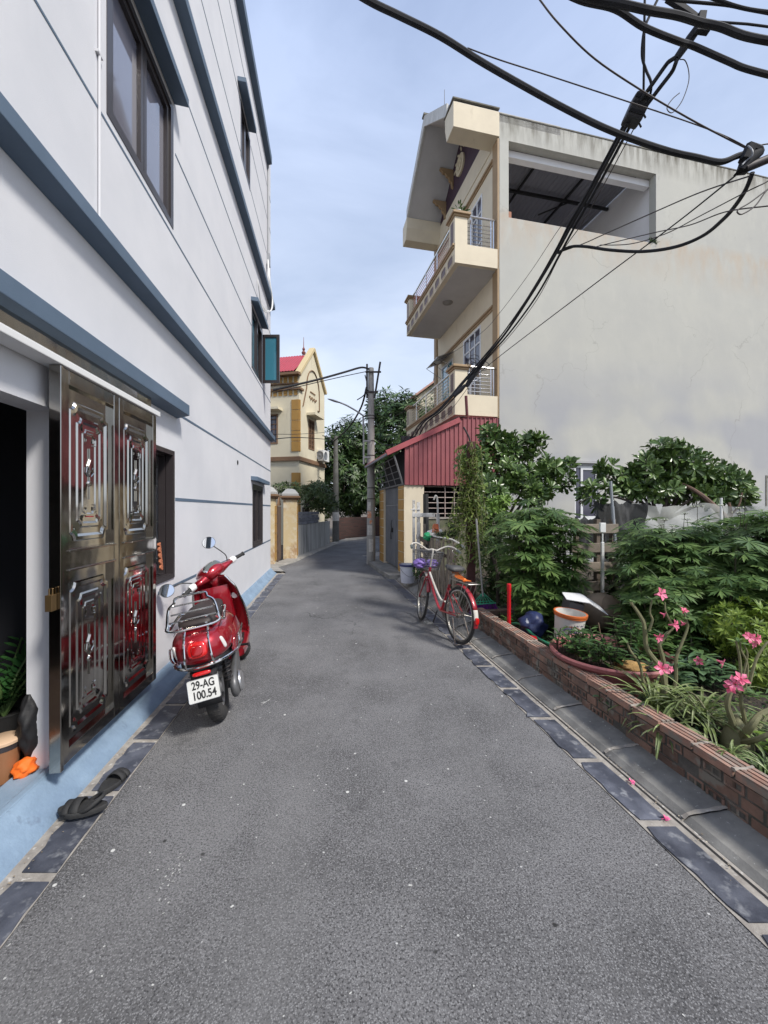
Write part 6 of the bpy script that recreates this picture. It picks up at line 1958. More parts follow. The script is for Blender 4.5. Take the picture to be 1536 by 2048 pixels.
def netmat(name, col, alpha, sc=900):
    m = M(name, col, tuple(c * .75 for c in col), scale=3, rough=.8)
    t_, b = nodes_of(m); L = t_.links.new
    tr = t_.nodes.new('ShaderNodeBsdfTransparent'); ms = t_.nodes.new('ShaderNodeMixShader'); ms.inputs[0].default_value = alpha
    L(tr.outputs[0], ms.inputs[1]); L(b.outputs[0], ms.inputs[2]); L(ms.outputs[0], t_.nodes['Material Output'].inputs['Surface'])
    return m
net('shade_net', 'pale grey translucent net stretched along the back of the garden', (3.55, 5.75, 0), (6.6, 5.5, 0), .7, 1.60, netmat('pale_net', (.42, .43, .40), .62), 2, .06)
net('dark_net', 'black shade net hanging left of the pale net', (2.95, 5.55, 0), (3.60, 5.5, 0), .75, 1.63, netmat('black_net', (.018, .019, .022), .93), 5, .05, 24)
net('dark_net', 'black shade net sagging lower, behind the tall grey pallet', (2.55, 5.35, 0), (3.0, 5.4, 0), .85, 1.42, netmat('black_net', (.018, .019, .022), .93), 8, .04, 18)
t = thing('grey_pole', 'leaning grey metal pole in front of the black net', 'pole', (3.07, 5.2, .1), rot=(0, R(-4), 0))
mb = MB(); mb.tube([(0, 0, 0), (0, 0, 1.45)], .022, 10); mb.tube([(0, 0, 1.45), (0, 0, 1.78)], .017, 10); mb.build('tube', M('grey_pipe_metal', (.30, .32, .35), rough=.5, metal=.3), t, smooth=True)
t = thing('white_stake', 'thin white stake standing in front of the pale net', 'stake', (4.72, 5.6, .1))
mb = MB(); mb.tube([(0, 0, 0), (0, 0, 1.57)], .016, 8); mb.build('tube', m_white, t, smooth=True)
t = thing('white_bracket', 'short white hooked post beside the tall grey pallet', 'post', (2.73, 5.0, .1))
mb = MB(); mb.box(-.018, .018, -.015, .015, 0, 1.0); mb.box(-.035, .035, -.02, .02, 1.12, 1.24); mb.box(-.008, .008, -.01, .01, 1.0, 1.12); mb.build('post', m_white, t, bevel=.005)
for i, (p, q) in enumerate((((5.0, 5.3, .1), (5.6, 5.3, 1.5)), )):
    t = thing('white_pipe_frame', 'slanting white pipe at the right edge by the pale net', 'pipe', p)
    mb = MB(); mb.tube([(0, 0, 0), V(q) - V(p)], .022, 8); mb.tube([V(q) - V(p) + V((-.35, 0, -.30)), V(q) - V(p) + V((.5, 0, 0))], .02, 8); mb.build('tube', m_white, t, smooth=True)

# ---------------- front bed ----------------
m_aden = M('adenium_bark', (.20, .19, .10), (.14, .14, .07), scale=9, rough=.7, bump=.3, bscale=30)
m_petal = M('pink_bloom', (.80, .10, .22), (.85, .28, .42), scale=25, rough=.5, trans=.25)
m_adleaf = M('adenium_leaf', (.10, .17, .045), (.07, .13, .035), scale=7, rough=.4, island=.25, trans=.15)
def flower(mb, c, d, s):
    d = V(d).normalized(); x, y = orth(d)
    c = V(c)
    mb.tube([c - d * s * .9, c - d * s * .3, c], [s * .10, s * .16, s * .30], 7, caps=False)
    for k in range(5):
        a = 2 * PI * k / 5; ca, sa = math.cos(a), math.sin(a)
        r = x * ca + y * sa; tt = y * ca - x * sa
        mb.add([c + r * s * .15 - tt * s * .08, c + r * s * .55 - tt * s * .30 + d * s * .22, c + r * s * .95 + d * s * .18, c + r * s * .55 + tt * s * .30 + d * s * .22, c + r * s * .15 + tt * s * .08, c + r * s * .5 + d * s * .12],
               [(0, 1, 5), (1, 2, 5), (2, 3, 5), (3, 4, 5), (4, 0, 5)])
def adenium(label, base, stems, flowers, leaves, seed, cau=.07):
    t = thing('desert_rose', label, 'plant', base, group='pink-flowered desert roses')
    B = V(base); rnd = random.Random(seed)
    mb = MB()
    mb.lathe([(cau * 1.3, -.04), (cau * 1.25, .02), (cau, .07), (cau * .6, .12), (cau * .2, .16)], 14)
    for pts, r in stems:
        q = [V(p) - B for p in pts]
        q = smooth_pts(q, 4); mb.tube(q, [r * (1 - .5 * k / (len(q) - 1)) for k in range(len(q))], 7)
    mb.build('stems', m_aden, t, smooth=True)
    ms = []
    for (c, n, s) in leaves:
        for k in range(n):
            a = k * 2.4 + rnd.uniform(-.3, .3); d = V((math.cos(a), math.sin(a), rnd.uniform(-.2, .6)))
            ms.append(leaf_m(V(c) - B + V((0, 0, rnd.uniform(-.015, .01))), d, (0, 0, 1), s * rnd.uniform(.7, 1.15)))
    mb = MB(); mb.add(*scatter(*leafOb, ms)); mb.build('leaves', m_adleaf, t, smooth=True, fix=False)
    for (c, d, s) in flowers:
        mb = MB(); flower(mb, V(c) - B, d, s); mb.build('flower', m_petal, t, fix=False)
    return t
a_ = lambda px, py, Y=2.75: at(px, py, Y)
b0 = V((1.93, 2.75, .15))
adenium('taller desert rose with long bare stems and scattered pink flowers, left one', b0,
        [([b0, a_(1325, 1345), a_(1295, 1300), a_(1290, 1265), a_(1285, 1240), a_(1262, 1205)], .020), ([b0, a_(1330, 1340), a_(1320, 1295), a_(1318, 1285)], .018), ([a_(1318, 1290), a_(1335, 1268), a_(1348, 1255)], .010),
         ([b0, a_(1350, 1370), a_(1352, 1320), a_(1358, 1300), a_(1372, 1265), a_(1376, 1250)], .014), ([a_(1298, 1262), a_(1305, 1240), a_(1300, 1225), a_(1304, 1200)], .009), ([a_(1345, 1250), a_(1332, 1225), a_(1330, 1205)], .008),
         ([a_(1376, 1252), a_(1368, 1225), a_(1352, 1205)], .008), ([b0, a_(1290, 1370), a_(1280, 1330), a_(1260, 1300), a_(1255, 1285)], .012), ([b0, a_(1380, 1385, 2.6), a_(1420, 1430, 2.45), a_(1460, 1465, 2.3)], .009)],
        [(a_(1322, 1188, 2.7), (.3, -.9, .3), .052), (a_(1350, 1250, 2.7), (.5, -.8, .2), .045), (a_(1318, 1275, 2.7), (.3, -.9, -.2), .042), (a_(1324, 1337, 2.6), (-.3, -.8, .5), .052), (a_(1369, 1221, 2.7), (.1, -.5, .8), .03), (a_(1341, 1338, 2.6), (.3, -.8, .3), .025), (a_(1328, 1229, 2.7), (.6, -.4, -.3), .028), (a_(1366, 1247, 2.7), (.1, -.6, -.5), .025), (a_(1398, 1322, 2.7), (-.6, -.5, .3), .035), (a_(1444, 1325, 2.7), (.5, -.6, -.2), .04)],
        [(a_(1262, 1203), 7, .05), (a_(1304, 1200), 7, .05), (a_(1372, 1232), 12, .075), (a_(1352, 1205), 8, .06), (a_(1410, 1225), 7, .06), (a_(1290, 1262), 8, .055), (a_(1255, 1285), 7, .06), (a_(1280, 1310), 8, .07), (a_(1300, 1330), 7, .07), (a_(1360, 1300), 6, .06), (a_(1325, 1270), 7, .06), (a_(1405, 1310), 8, .09), (a_(1380, 1330), 6, .09)], 3, .05)
c_ = lambda px, py, Y=2.28: at(px, py, Y)
b1 = V((2.03, 2.30, .16))
adenium('stout desert rose with thick curling stems at the right edge, pink cluster in front', b1,
        [([b1, c_(1468, 1450), c_(1455, 1410), c_(1465, 1378), c_(1480, 1385), c_(1482, 1392)], .018), ([b1, c_(1490, 1450), c_(1482, 1400), c_(1488, 1375)], .015), ([b1, c_(1500, 1455, 2.2), c_(1520, 1430, 2.2), c_(1550, 1415, 2.2)], .024), ([b1, c_(1510, 1480, 2.15), c_(1545, 1465, 2.1)], .02),
         ([c_(1482, 1380), c_(1480, 1320), c_(1474, 1290), c_(1472, 1282)], .009), ([c_(1490, 1378), c_(1495, 1330), c_(1482, 1300), c_(1481, 1284)], .008), ([c_(1498, 1370), c_(1512, 1320), c_(1530, 1290), c_(1540, 1282)], .009), ([c_(1486, 1350), c_(1495, 1310), c_(1488, 1290)], .007), ([b1, c_(1530, 1440, 2.4), c_(1548, 1360, 2.4)], .014)],
        [(c_(1470, 1368, 2.2), (-.6, -.6, .35), .05), (c_(1482, 1358, 2.2), (-.1, -.7, .7), .045), (c_(1462, 1375, 2.22), (-.9, -.3, .1), .04), (c_(1500, 1275, 2.2), (-.1, -.8, .2), .035), (c_(1515, 1278, 2.2), (.4, -.8, .1), .035), (c_(1508, 1288, 2.2), (.3, -.8, -.3), .03), (c_(1495, 1272, 2.25), (-.5, -.6, .4), .025)],
        [(c_(1488, 1383), 12, .065), (c_(1510, 1390), 8, .08), (c_(1478, 1282), 9, .05), (c_(1530, 1390), 6, .08)], 7, .06)
# spider plants and grassy tufts
def grass_plant(label, base, n, ln, wd, mat, seed, group=None, cat='plant', name='spider_plant', lean=(0, 0)):
    t = thing(name, label, cat, base, group=group); rnd = random.Random(seed); mb = MB()
    for i in range(n):
        a = rnd.uniform(0, 2 * PI); l = ln * rnd.uniform(.55, 1.1); el = rnd.uniform(.5, 1.35)
        d = V((math.cos(a) + lean[0], math.sin(a) + lean[1], 0)).normalized(); sd = V((-d.y, d.x, 0))
        pts, n_ = [], 7
        p = V((rnd.uniform(-.03, .03), rnd.uniform(-.03, .03), 0)); e = el
        L_, R_ = [], []
        for k in range(n_ + 1):
            w_ = wd * (math.sin(PI * min(.97, .12 + .85 * k / n_)) ** .7)
            L_.append(p + sd * w_ + V((0, 0, w_ * .4))); R_.append(p - sd * w_ + V((0, 0, w_ * .4))); pts.append(V(p))
            p = p + (d * math.cos(e) + V((0, 0, math.sin(e)))) * l / n_; e -= rnd.uniform(.15, .34)
        mb.loft([L_, pts], closed=False); mb.loft([pts, R_], closed=False)
    mb.build('blades', mat, t, fix=False)
    return t
m_spider = M('striped_blade', (.15, .20, .06), (.34, .37, .20), scale=14, rough=.45, island=.35, trans=.2, ramp=(.5, .62))
m_blade = M('green_blade', (.07, .12, .03), (.11, .16, .05), scale=6, rough=.5, island=.4, trans=.2)
gp_ = 'striped spider plants behind the edging'
grass_plant('big arching spider plant at the foot of the taller desert rose', (1.78, 2.62, .16), 70, .42, .008, m_spider, 1, gp_)
grass_plant('wide spider plant spreading right of the taller desert rose', (1.98, 2.50, .16), 70, .46, .008, m_spider, 2, gp_)
grass_plant('drooping spider plant close behind the middle of the edging', (1.66, 2.36, .18), 40, .26, .007, m_spider, 3, gp_)
grass_plant('tiny spider plant growing on top of the brick edging', (1.77, 2.05, .24), 22, .15, .005, m_spider, 4, gp_)
grass_plant('low grassy tuft at the foot of the stout desert rose', (1.92, 2.02, .16), 70, .20, .005, m_blade, 5, None, 'grass tuft', 'grass_tuft')
grass_plant('low grassy tuft in the near right corner of the bed', (2.12, 1.86, .14), 80, .20, .005, m_blade, 6, None, 'grass tuft', 'grass_tuft')
grass_plant('shaggy grassy tuft between the two desert roses', (2.2, 2.45, .14), 60, .24, .006, m_blade, 7, None, 'grass tuft', 'grass_tuft')
# broad-leaved green fillers
def filler(label, base, cs, n, h, ls, seed, mat=None, tmpl=leafOb, name='leafy_plant'):
    t = thing(name, label, 'plant', base); tuft(t, 'leaves', cs, n, h, ls, mat or m_leafG, seed, tmpl); return t
filler('dark leafy plant filling the bed right behind the round basin', (2.3, 3.35, .13), [(-.1, 0, 0), (.1, .1, 0), (.2, -.1, 0)], 22, .30, .11, 51)
filler('broad-leaved plant between the taller desert rose and the bright bush', (2.28, 2.95, .13), [(-.15, 0, 0), (.05, .1, 0), (.2, 0, 0)], 24, .24, .12, 52, M('silver_green_leaf', (.11, .18, .09), (.06, .12, .05), scale=6, rough=.35, island=.3, trans=.15))
filler('low leafy plant just in front of the round basin, on the soil', (1.62, 2.72, .14), [(-.05, 0, 0), (.1, .05, 0)], 12, .10, .08, 53, M('silver_green_leaf', (.11, .18, .09)))
filler('leafy seedlings in the shade behind the far brick edging', (1.62, 4.5, .12), [(-.2, .1, 0), (.1, 0, 0), (-.1, .3, 0)], 18, .16, .08, 54)
filler('low ground greens beside the near desert rose', (2.30, 2.15, .13), [(-.1, 0, 0), (.2, .1, 0), (.1, -.15, 0)], 26, .14, .08, 55, M('lime_leaf', (0.16, 0.26, 0.035)))
# bright round bush of fine leaves
blob_tree('round_bush', 'bright yellow-green rounded bush of fine leaves at the right edge', (2.98, 3.25, .12), .18, .03,
          [(V((2.90, 3.2, .55)), (.30, .28, .22), 130), (V((3.15, 3.2, .50)), (.28, .25, .24), 110), (V((2.80, 3.05, .36)), (.22, .2, .2), 70), (V((3.05, 3.0, .34)), (.25, .2, .2), 70)],
          M('fine_bright_leaf', (.13, .22, .03), (.20, .28, .04), scale=5, rough=.5, island=.35, trans=.25, hue=.015), leafLong, .065, per=12, seed=61, cat='bush', shell=.6, droop=.0)
# weedy ground cover over the soil
rnd = random.Random(71); ms = []
for i in range(2600):
    Y = rnd.uniform(1.4, 6.2); x = lx(2.12, Y, KR) + abs(rnd.gauss(0, 1.0))
    if (x - 1.86) ** 2 + (Y - 3.3) ** 2 < .23: continue
    a = rnd.uniform(0, 6.3); ms.append(leaf_m((x, Y, .145 + rnd.uniform(0, .05)), (math.cos(a), math.sin(a), rnd.uniform(-.1, .7)), (0, 0, 1), rnd.uniform(.03, .07)))
mb = MB(); mb.add(*scatter(*leafOb, ms)); o = mb.build('ground_weeds', m_leafG, None, fix=False)
tag(o, 'low weeds and seedlings covering the garden soil', kind='stuff')
# ======================= RED SCOOTER =======================
m_red = M('scooter_red', (0.38, 0.008, 0.020), (0.30, 0.006, 0.016), scale=3, rough=0.26, metal=0.45, coat=1.0, rough2=.36, col3=(0.30, 0.10, 0.09), scale3=9, ramp3=(0.64, 0.95))
m_plast = M('black_plastic', (.016, .016, .018), rough=.5)
m_seat = M('brown_seat', (.035, .025, .023), (.025, .018, .017), scale=10, rough=.55, bump=.2, bscale=120)
m_silver = M('silver_paint', (.50, .50, .51), rough=.3, metal=.8)
m_mirror = M('mirror_glass', (.85, .87, .88), rough=.02, metal=1.0)
m_tyre = M('tyre', (.022, .022, .023), (.045, .042, .04), scale=12, rough=.85, bump=.4, bscale=70)
m_lens = M('red_lens', (.55, .01, .01), rough=.15, coat=.8)
m_plate = M('plate_white', (.68, .68, .66), (.60, .60, .57), scale=8, rough=.5)
m_ink = M('plate_ink', (.02, .02, .02), rough=.6)
SC = thing('scooter', 'shiny red retro scooter leaning on its stand by the steel door', 'scooter', (-1.175, 2.90, 0.0), rot=(R(-10.5), 0, R(106)))
def sup(a, b, n=2.6, N=26, zc=0.0, x=0.0, yc=0.0, flat_bottom=0.0):
    pts = []
    for k in range(N):
        t = 2 * PI * k / N
        c, s_ = math.cos(t), math.sin(t)
        y = a * (abs(c) ** (2 / n)) * (1 if c > 0 else -1)
        z = b * (abs(s_) ** (2 / n)) * (1 if s_ > 0 else -1)
        if z < 0: z *= (1 - flat_bottom)
        pts.append((x, yc + y, zc + z))
    return pts
# tail / side panels
rings = [(-.335, .59, .02, .03), (-.325, .59, .075, .07), (-.295, .592, .120, .098), (-.24, .594, .158, .120), (-.16, .595, .185, .136), (-.05, .595, .202, .144), (.08, .595, .208, .148), (.20, .59, .202, .150), (.32, .565, .180, .150), (.42, .545, .140, .150), (.47, .53, .11, .15)]
mb = MB(); mb.loft([sup(hw, hh, 2.5, 30, zc, x, flat_bottom=.18) for x, zc, hw, hh in rings])
body = mb.build('body', m_red, SC, smooth=True, angle=180)
# raised side cheek panels
for sg in (-1, 1):
    mb = MB()
    rr = []
    for x, zc, w_, hh in [(-.16, .545, .01, .02), (-.12, .55, .014, .075), (0, .555, .020, .105), (.14, .555, .022, .115), (.28, .545, .018, .10), (.38, .53, .010, .05), (.41, .52, .004, .02)]:
        yb = {-.16: .178, -.12: .185, 0: .200, .14: .206, .28: .188, .38: .158, .41: .145}[x]
        rr.append([(x, sg * (yb + w_ * math.cos(t) ** 2 * (1 if math.cos(t) > 0 else 0)), zc + hh * math.sin(t)) for t in [PI * (-.5 + k / 12) for k in range(13)]])
    mb.loft(rr, closed=False)
    mb.build('side_cheek', m_red, body, smooth=True, angle=180)
# fore column under the seat, floorboard
mb = MB(); mb.loft([sup(.15, .13, 3, 20, .47, .40), sup(.15, .13, 3, 20, .45, .50), sup(.13, .10, 3, 20, .42, .56)])
mb.build('seat_column', m_red, SC, smooth=True, angle=60)
mb = MB(); mb.loft([sup(.19, .035, 5, 20, .30, .40), sup(.21, .035, 5, 20, .29, .60), sup(.21, .035, 5, 20, .29, .85), sup(.20, .04, 5, 20, .31, .98)])
mb.build('floorboard', m_red, SC, smooth=True, angle=50)
mb = MB(); mb.loft([sup(.155, .004, 6, 20, .338, .48), sup(.175, .004, 6, 20, .328, .62), sup(.17, .004, 6, 20, .328, .86)]); mb.build('floor_mat', m_plast, SC)
# underside trim, black
mb = MB(); mb.loft([sup(hw, .04, 3, 24, z, x) for x, z, hw in [(-.30, .51, .08), (-.24, .50, .13), (-.10, .49, .165), (.10, .475, .17), (.30, .42, .16), (.44, .38, .14)]])
mb.build('under_tray', m_plast, SC, smooth=True, angle=60)
# leg shield: curved sheet with rolled chrome edge
mb = MB(); rows = []
for j in range(13):
    v = j / 12; z = .28 + v * .62; x0 = 1.03 - .17 * v
    hw = .235 * (1 - .10 * v) * (1 if v < .8 else (1 - (v - .8) * 1.9)) * (0.86 + .14 * math.sin(PI * min(1, v * 1.4)))
    rows.append([(x0 - .10 * (abs(u) ** 2.2) - .02, hw * u, z) for u in [-1 + i / 8 for i in range(17)]])
mb.loft(rows, closed=False)
shield = mb.build('leg_shield', m_red, SC, smooth=True, solid=.02, angle=180)
edge = [rows[j][0] for j in range(13)] + [V(rows[12][i]) for i in range(4, 14, 4)] + [rows[j][-1] for j in range(12, -1, -1)]
mb = MB(); mb.tube(smooth_pts([V(p) + V((-.014, 0, 0.004)) for p in edge], 2), .0105, 7); mb.build('chrome_edge', m_chrome, shield, smooth=True)
# inner glove box swelling + knob
mb = MB(); mb.loft([[(.96 - .17 * v - d_, hw * math.cos(t), .42 + v * .40 + 0 * t) for t in [PI * k / 12 for k in range(13)]] for v, d_, hw in []]) if False else None
rr = []
for v in [0, .08, .25, .5, .75, .92, 1]:
    z = .40 + v * .42; xb = .985 - .155 * v - .03; dep = .11 * math.sin(PI * min(.97, max(.03, v))) ** .5; hw = .125
    rr.append([(xb - dep * max(0, math.sin(t)) ** .6, hw * math.cos(t), z) for t in [PI * k / 14 for k in range(15)]])
mb = MB(); mb.loft(rr, closed=False); glove = mb.build('glove_box', m_red, SC, smooth=True, angle=180)
mb = MB(); mb.lathe([(.030, 0), (.032, .006), (.028, .016), (.0, .018)], 8, (.826, -.155, .70), (-1, .25, .2), caps=False); mb.build('key_knob', m_white, glove, smooth=True, angle=30)
# seat
mb = MB(); mb.loft([sup(hw, hh, 2.8, 22, z, x, flat_bottom=.3) for x, z, hw, hh in [(-.22, .735, .05, .02), (-.20, .742, .105, .04), (-.12, .75, .130, .05), (.0, .75, .14, .05), (.12, .745, .135, .045), (.22, .75, .125, .05), (.38, .745, .105, .045), (.48, .735, .06, .035), (.50, .73, .03, .02)]])
mb.build('seat', m_seat, SC, smooth=True, angle=180)
# chrome bumper bars round the tail
def ybody(x):
    xs = [r[0] for r in rings]; return float(np.interp(x, xs, [r[2] for r in rings]))
mb = MB()
half = [(.46, -.165, .38), (.36, -.19, .43), (.20, -.208, .465), (.0, -.210, .482), (-.14, -.194, .495), (-.25, -.152, .503), (-.318, -.09, .507), (-.342, 0, .508)]
full = half + [(x, -y, z) for x, y, z in half[-2::-1]]
mb.tube(smooth_pts(full, 4), .009, 7)
for sg in (-1, 1):
    mb.tube(smooth_pts([(-.334, sg * .085, .508), (-.345, sg * .080, .57), (-.322, sg * .075, .65), (-.25, sg * .07, .722), (-.19, sg * .066, .74)], 4), .0075, 7)
    mb.tube(smooth_pts([(-.10, sg * .205, .49), (-.095, sg * .222, .53), (-.07, sg * .226, .575), (.0, sg * .230, .58), (.2, sg * .230, .575), (.34, sg * .205, .56), (.42, sg * .17, .53)], 4), .0075, 7)
mb.build('guard_bars', m_chrome, SC, smooth=True)
# tail light, indicators
def pad(mb, c, n_, u, w_, h_, th, N=20, e=3.2):
    c, n_, u = V(c), V(n_).normalized(), V(u).normalized(); v = n_.cross(u)
    rr = []
    for f, d in ((1, -.01), (1, th * .5), (.92, th * .85), (.7, th)):
        rr.append([c + n_ * d + u * (w_ * f * (abs(math.cos(t)) ** (2 / e)) * (1 if math.cos(t) > 0 else -1)) + v * (h_ * f * (abs(math.sin(t)) ** (2 / e)) * (1 if math.sin(t) > 0 else -1)) for t in [2 * PI * k / N for k in range(N)]])
    mb.loft(rr)
mb = MB(); pad(mb, (-.318, 0, .612), (-1, 0, .32), (0, 1, 0), .060, .052, .030); tl = mb.build('tail_light', m_lens, SC, smooth=True, angle=50)
mb = MB(); pad(mb, (-.344, 0, .615), (-1, 0, .32), (0, 1, 0), .036, .034, .012); mb.build('inner_lens', M('deep_red_lens', (.32, .004, .006), rough=.2, coat=.6), tl, smooth=True, angle=50)
for sg in (-1, 1):
    mb = MB(); pad(mb, (-.245, sg * .142, .605), (-.75, sg * .75, .1), (.25 * sg, .25, 1.0), .045, .014, .014); mb.build('turn_signal', M('clear_lens', (.62, .60, .58), rough=.15, coat=.6), SC, smooth=True, angle=50)
# lettering strip on the tail and side
text_obj('lettering', 'retro', 0.0001, m_chrome, SC, (0, 0, 0), (0, 0, 0)) if False else None
def squiggle(x0, y0, z0, dx, dy, name):
    mb = MB()
    for k in range(6):
        p = V((x0, y0, z0)) + V(dx) * k
        mb.tube(smooth_pts([p, p + V(dy) * 1.0 + V(dx) * .2, p + V(dx) * .5 + V(dy) * .3, p + V(dx) * .8], 3), .0016, 4)
    mb.build(name, m_chrome, SC, smooth=True)
squiggle(-.275, -.052, .690, (0, .018, 0), (.006, 0, .010), 'tail_lettering')
squiggle(-.04, -.219, .515, (.018, 0, 0), (0, 0, .012), 'side_lettering')
# rear rack, folded upright behind the seat
rk = MB()
def rp(y, h): return (-.235 + h * .42 - .05, y, .768 + h)
W0, W1, H = .155, .10, .185
loop = [rp(-W0, .03), rp(-W0 * 1.02, .0), rp(-W0 * .6, -.015), rp(W0 * .6, -.015), rp(W0 * 1.02, .0), rp(W0, .03), rp(W0 * .9, .12), rp(W1 * 1.02, H - .03), rp(W1 * .8, H), rp(-W1 * .8, H), rp(-W1 * 1.02, H - .03), rp(-W0 * .9, .12)]
rk.tube(smooth_pts(loop, 4, closed=True), .0085, 7, closed=True)
for f in (.04, .085, .135):
    w_ = W0 + (W1 - W0) * f / H
    rk.tube([rp(-w_ * .99, f), rp(w_ * .99, f)], .006, 6)
for y in (-.075, .075): rk.tube(smooth_pts([rp(y, .0), (-.25, y, .715), (-.20, y * 1.1, .70), (-.10, y * 1.2, .715)], 4), .008, 6)
for sg in (-1, 1): rk.tube(smooth_pts([rp(sg * W0 * .9, .03), (-.20, sg * .17, .745), (-.08, sg * .165, .76), (.08, sg * .155, .775), (.10, sg * .12, .77)], 4), .009, 7)
rk.build('luggage_rack', m_chrome, SC, smooth=True)
# wheels
def wheel(parent, x, z, R_, r_, rimr, name='wheel'):
    w = bpy.data.objects.new(name, None); COL.objects.link(w); w.parent = parent; w.location = (x, 0, z)
    mb = MB()
    prof = [(R_ - .095, -.035), (R_ - .07, -.048), (R_ - .03, -.05), (R_ - .008, -.036), (R_, -.015), (R_ + .001, 0), (R_, .015), (R_ - .008, .036), (R_ - .03, .05), (R_ - .07, .048), (R_ - .095, .035)]
    mb.lathe(prof, 48, (0, 0, 0), (0, 1, 0), caps=False)
    for k in range(36):     # tread grooves as shallow dark bars
        a = 2 * PI * k / 36
        for sg in (-1, 1):
            p0 = V((math.cos(a) * (R_ + .0008), 0, math.sin(a) * (R_ + .0008))); p1 = V((math.cos(a + .07) * (R_ - .006), sg * .036, math.sin(a + .07) * (R_ - .006)))
            mb.tube([p0, p1], .0028, 4, caps=False)
    mb.build('tyre', m_tyre, w, smooth=True, angle=50)
    mb = MB(); mb.lathe([(R_ - .09, -.036), (R_ - .105, -.036), (R_ - .12, -.02), (R_ - .12, .02), (R_ - .105, .036), (R_ - .09, .036)], 40, (0, 0, 0), (0, 1, 0), caps=False)
    mb.lathe([(.05, -.05), (.05, .05)], 20, (0, 0, 0), (0, 1, 0))
    for k in range(5):
        a = 2 * PI * k / 5; d = V((math.cos(a), 0, math.sin(a))); e = V((-math.sin(a), 0, math.cos(a)))
        mb.obox(d * (R_ - .11) * .62, d * (R_ - .11) * .42, e * .014, (0, .012, 0))
    mb.build('rim', m_silver, w, smooth=True, angle=40)
    return w
wheel(SC, 0.0, .232, .232, .05, .12)
# swing arm cover / motor on the right, shock, stand, mudguard, plate
mb = MB()
rr = []
for x, z, w_, h in [(-.11, .215, .012, .02), (-.09, .215, .028, .065), (.0, .225, .036, .095), (.10, .255, .034, .085), (.22, .30, .030, .07), (.34, .34, .02, .05)]:
    rr.append(sup(w_, h, 2.6, 18, z, x, yc=-.135))
mb.loft(rr); mb.build('swing_arm_cover', M('grey_alloy', (.16, .16, .165), (.12, .12, .12), scale=9, rough=.45, metal=.5), SC, smooth=True, angle=60)
mb = MB(); mb.lathe([(.075, 0), (.072, .012), (.06, .02), (.0, .022)], 24, (.0, -.168, .225), (0, -1, 0), caps=False); mb.build('hub_cap', m_silver, SC, smooth=True)
mb = MB(); mb.tube([(-.06, -.105, .22), (-.045, -.10, .50)], .018, 8); mb.build('damper', m_plast, SC, smooth=True)
for sg in (-1, 1):
    mb = MB(); pts = []
    for k in range(90):
        u = k / 89; a = u * 2 * PI * 7
        pts.append((-.057 + .012 * u + .028 * math.cos(a), sg * .105 + .028 * math.sin(a), .27 + .20 * u))
    mb.tube(pts, .005, 5); mb.build('shock_spring', m_irons, SC, smooth=True)
mb = MB()
gr = []
for k in range(9):      # inner mudguard hugging the tyre
    a = R(95 + k * 11); gr.append([(math.cos(a) * .265, y * .075, .232 + math.sin(a) * .265) for y in (-1, -.8, -.3, .3, .8, 1)])
mb.loft(gr, closed=False)
mb.loft([[(-.20, y, .44), (-.20, y, .40)] for y in (-.1, .1)], closed=False)
mb.build('mudguard', m_plast, SC, smooth=True, solid=.008, angle=60)
mb = MB()
mb.loft([sup(.085, .03, 3.5, 16, .47, -.20), sup(.080, .035, 3.5, 16, .44, -.27), sup(.075, .035, 3.5, 16, .41, -.325)])
mb.build('plate_bracket', m_plast, SC, smooth=True, angle=60)
mb = MB(); pad(mb, (-.340, 0, .466), (-1, 0, .35), (0, 1, 0), .055, .013, .012); mb.build('reflector', m_lens, SC, smooth=True, angle=50)
PL = bpy.data.objects.new('number_plate', None); COL.objects.link(PL); PL.parent = SC
PL.location = (-.362, 0.0, .372)
ql = (Matrix.Rotation(R(-90), 4, 'Z') @ Matrix.Rotation(R(90 - 14), 4, 'X'))
PL.rotation_euler = ql.to_euler()
mb = MB()
c_pts = []
for (cx, cy, a0) in ((.083, .058, 0), (-.083, .058, 90), (-.083, -.058, 180), (.083, -.058, 270)):
    for k in range(5):
        a = R(a0 + k * 22.5); c_pts.append((cx + .012 * math.cos(a), cy + .012 * math.sin(a)))
mb.prism(c_pts, lambda a, b, d: (a, b, d), -.003, .002); mb.build('plate', m_plate, PL)
mb = MB(); mb.tube([(p[0] * .985, p[1] * .98, .002) for p in c_pts], .0018, 5, closed=True); mb.build('rim_bead', m_silver, PL, smooth=True)
text_obj('digits', '29-AG', .068, m_ink, PL, (0.0, .031, .0026), (0, 0, 0), sx=.74)
text_obj('digits', '100.54', .068, m_ink, PL, (0.0, -.031, .0026), (0, 0, 0), sx=.78)
mb = MB(); mb.tube([(.45, .10, .28), (.42, .26, .045)], .012, 7); mb.obox((.42, .265, .04), (.03, 0, 0), (0, .02, 0), (0, 0, .006)); mb.build('side_stand', m_irons, SC, smooth=True)
mb = MB(); mb.tube([(.40, .17, .40), (.36, .245, .40), (.30, .25, .40)], .010, 6); mb.tube([(.40, -.17, .36), (.37, -.235, .36), (.32, -.24, .36)], .010, 6); mb.build('footpegs', m_plast, SC, smooth=True)
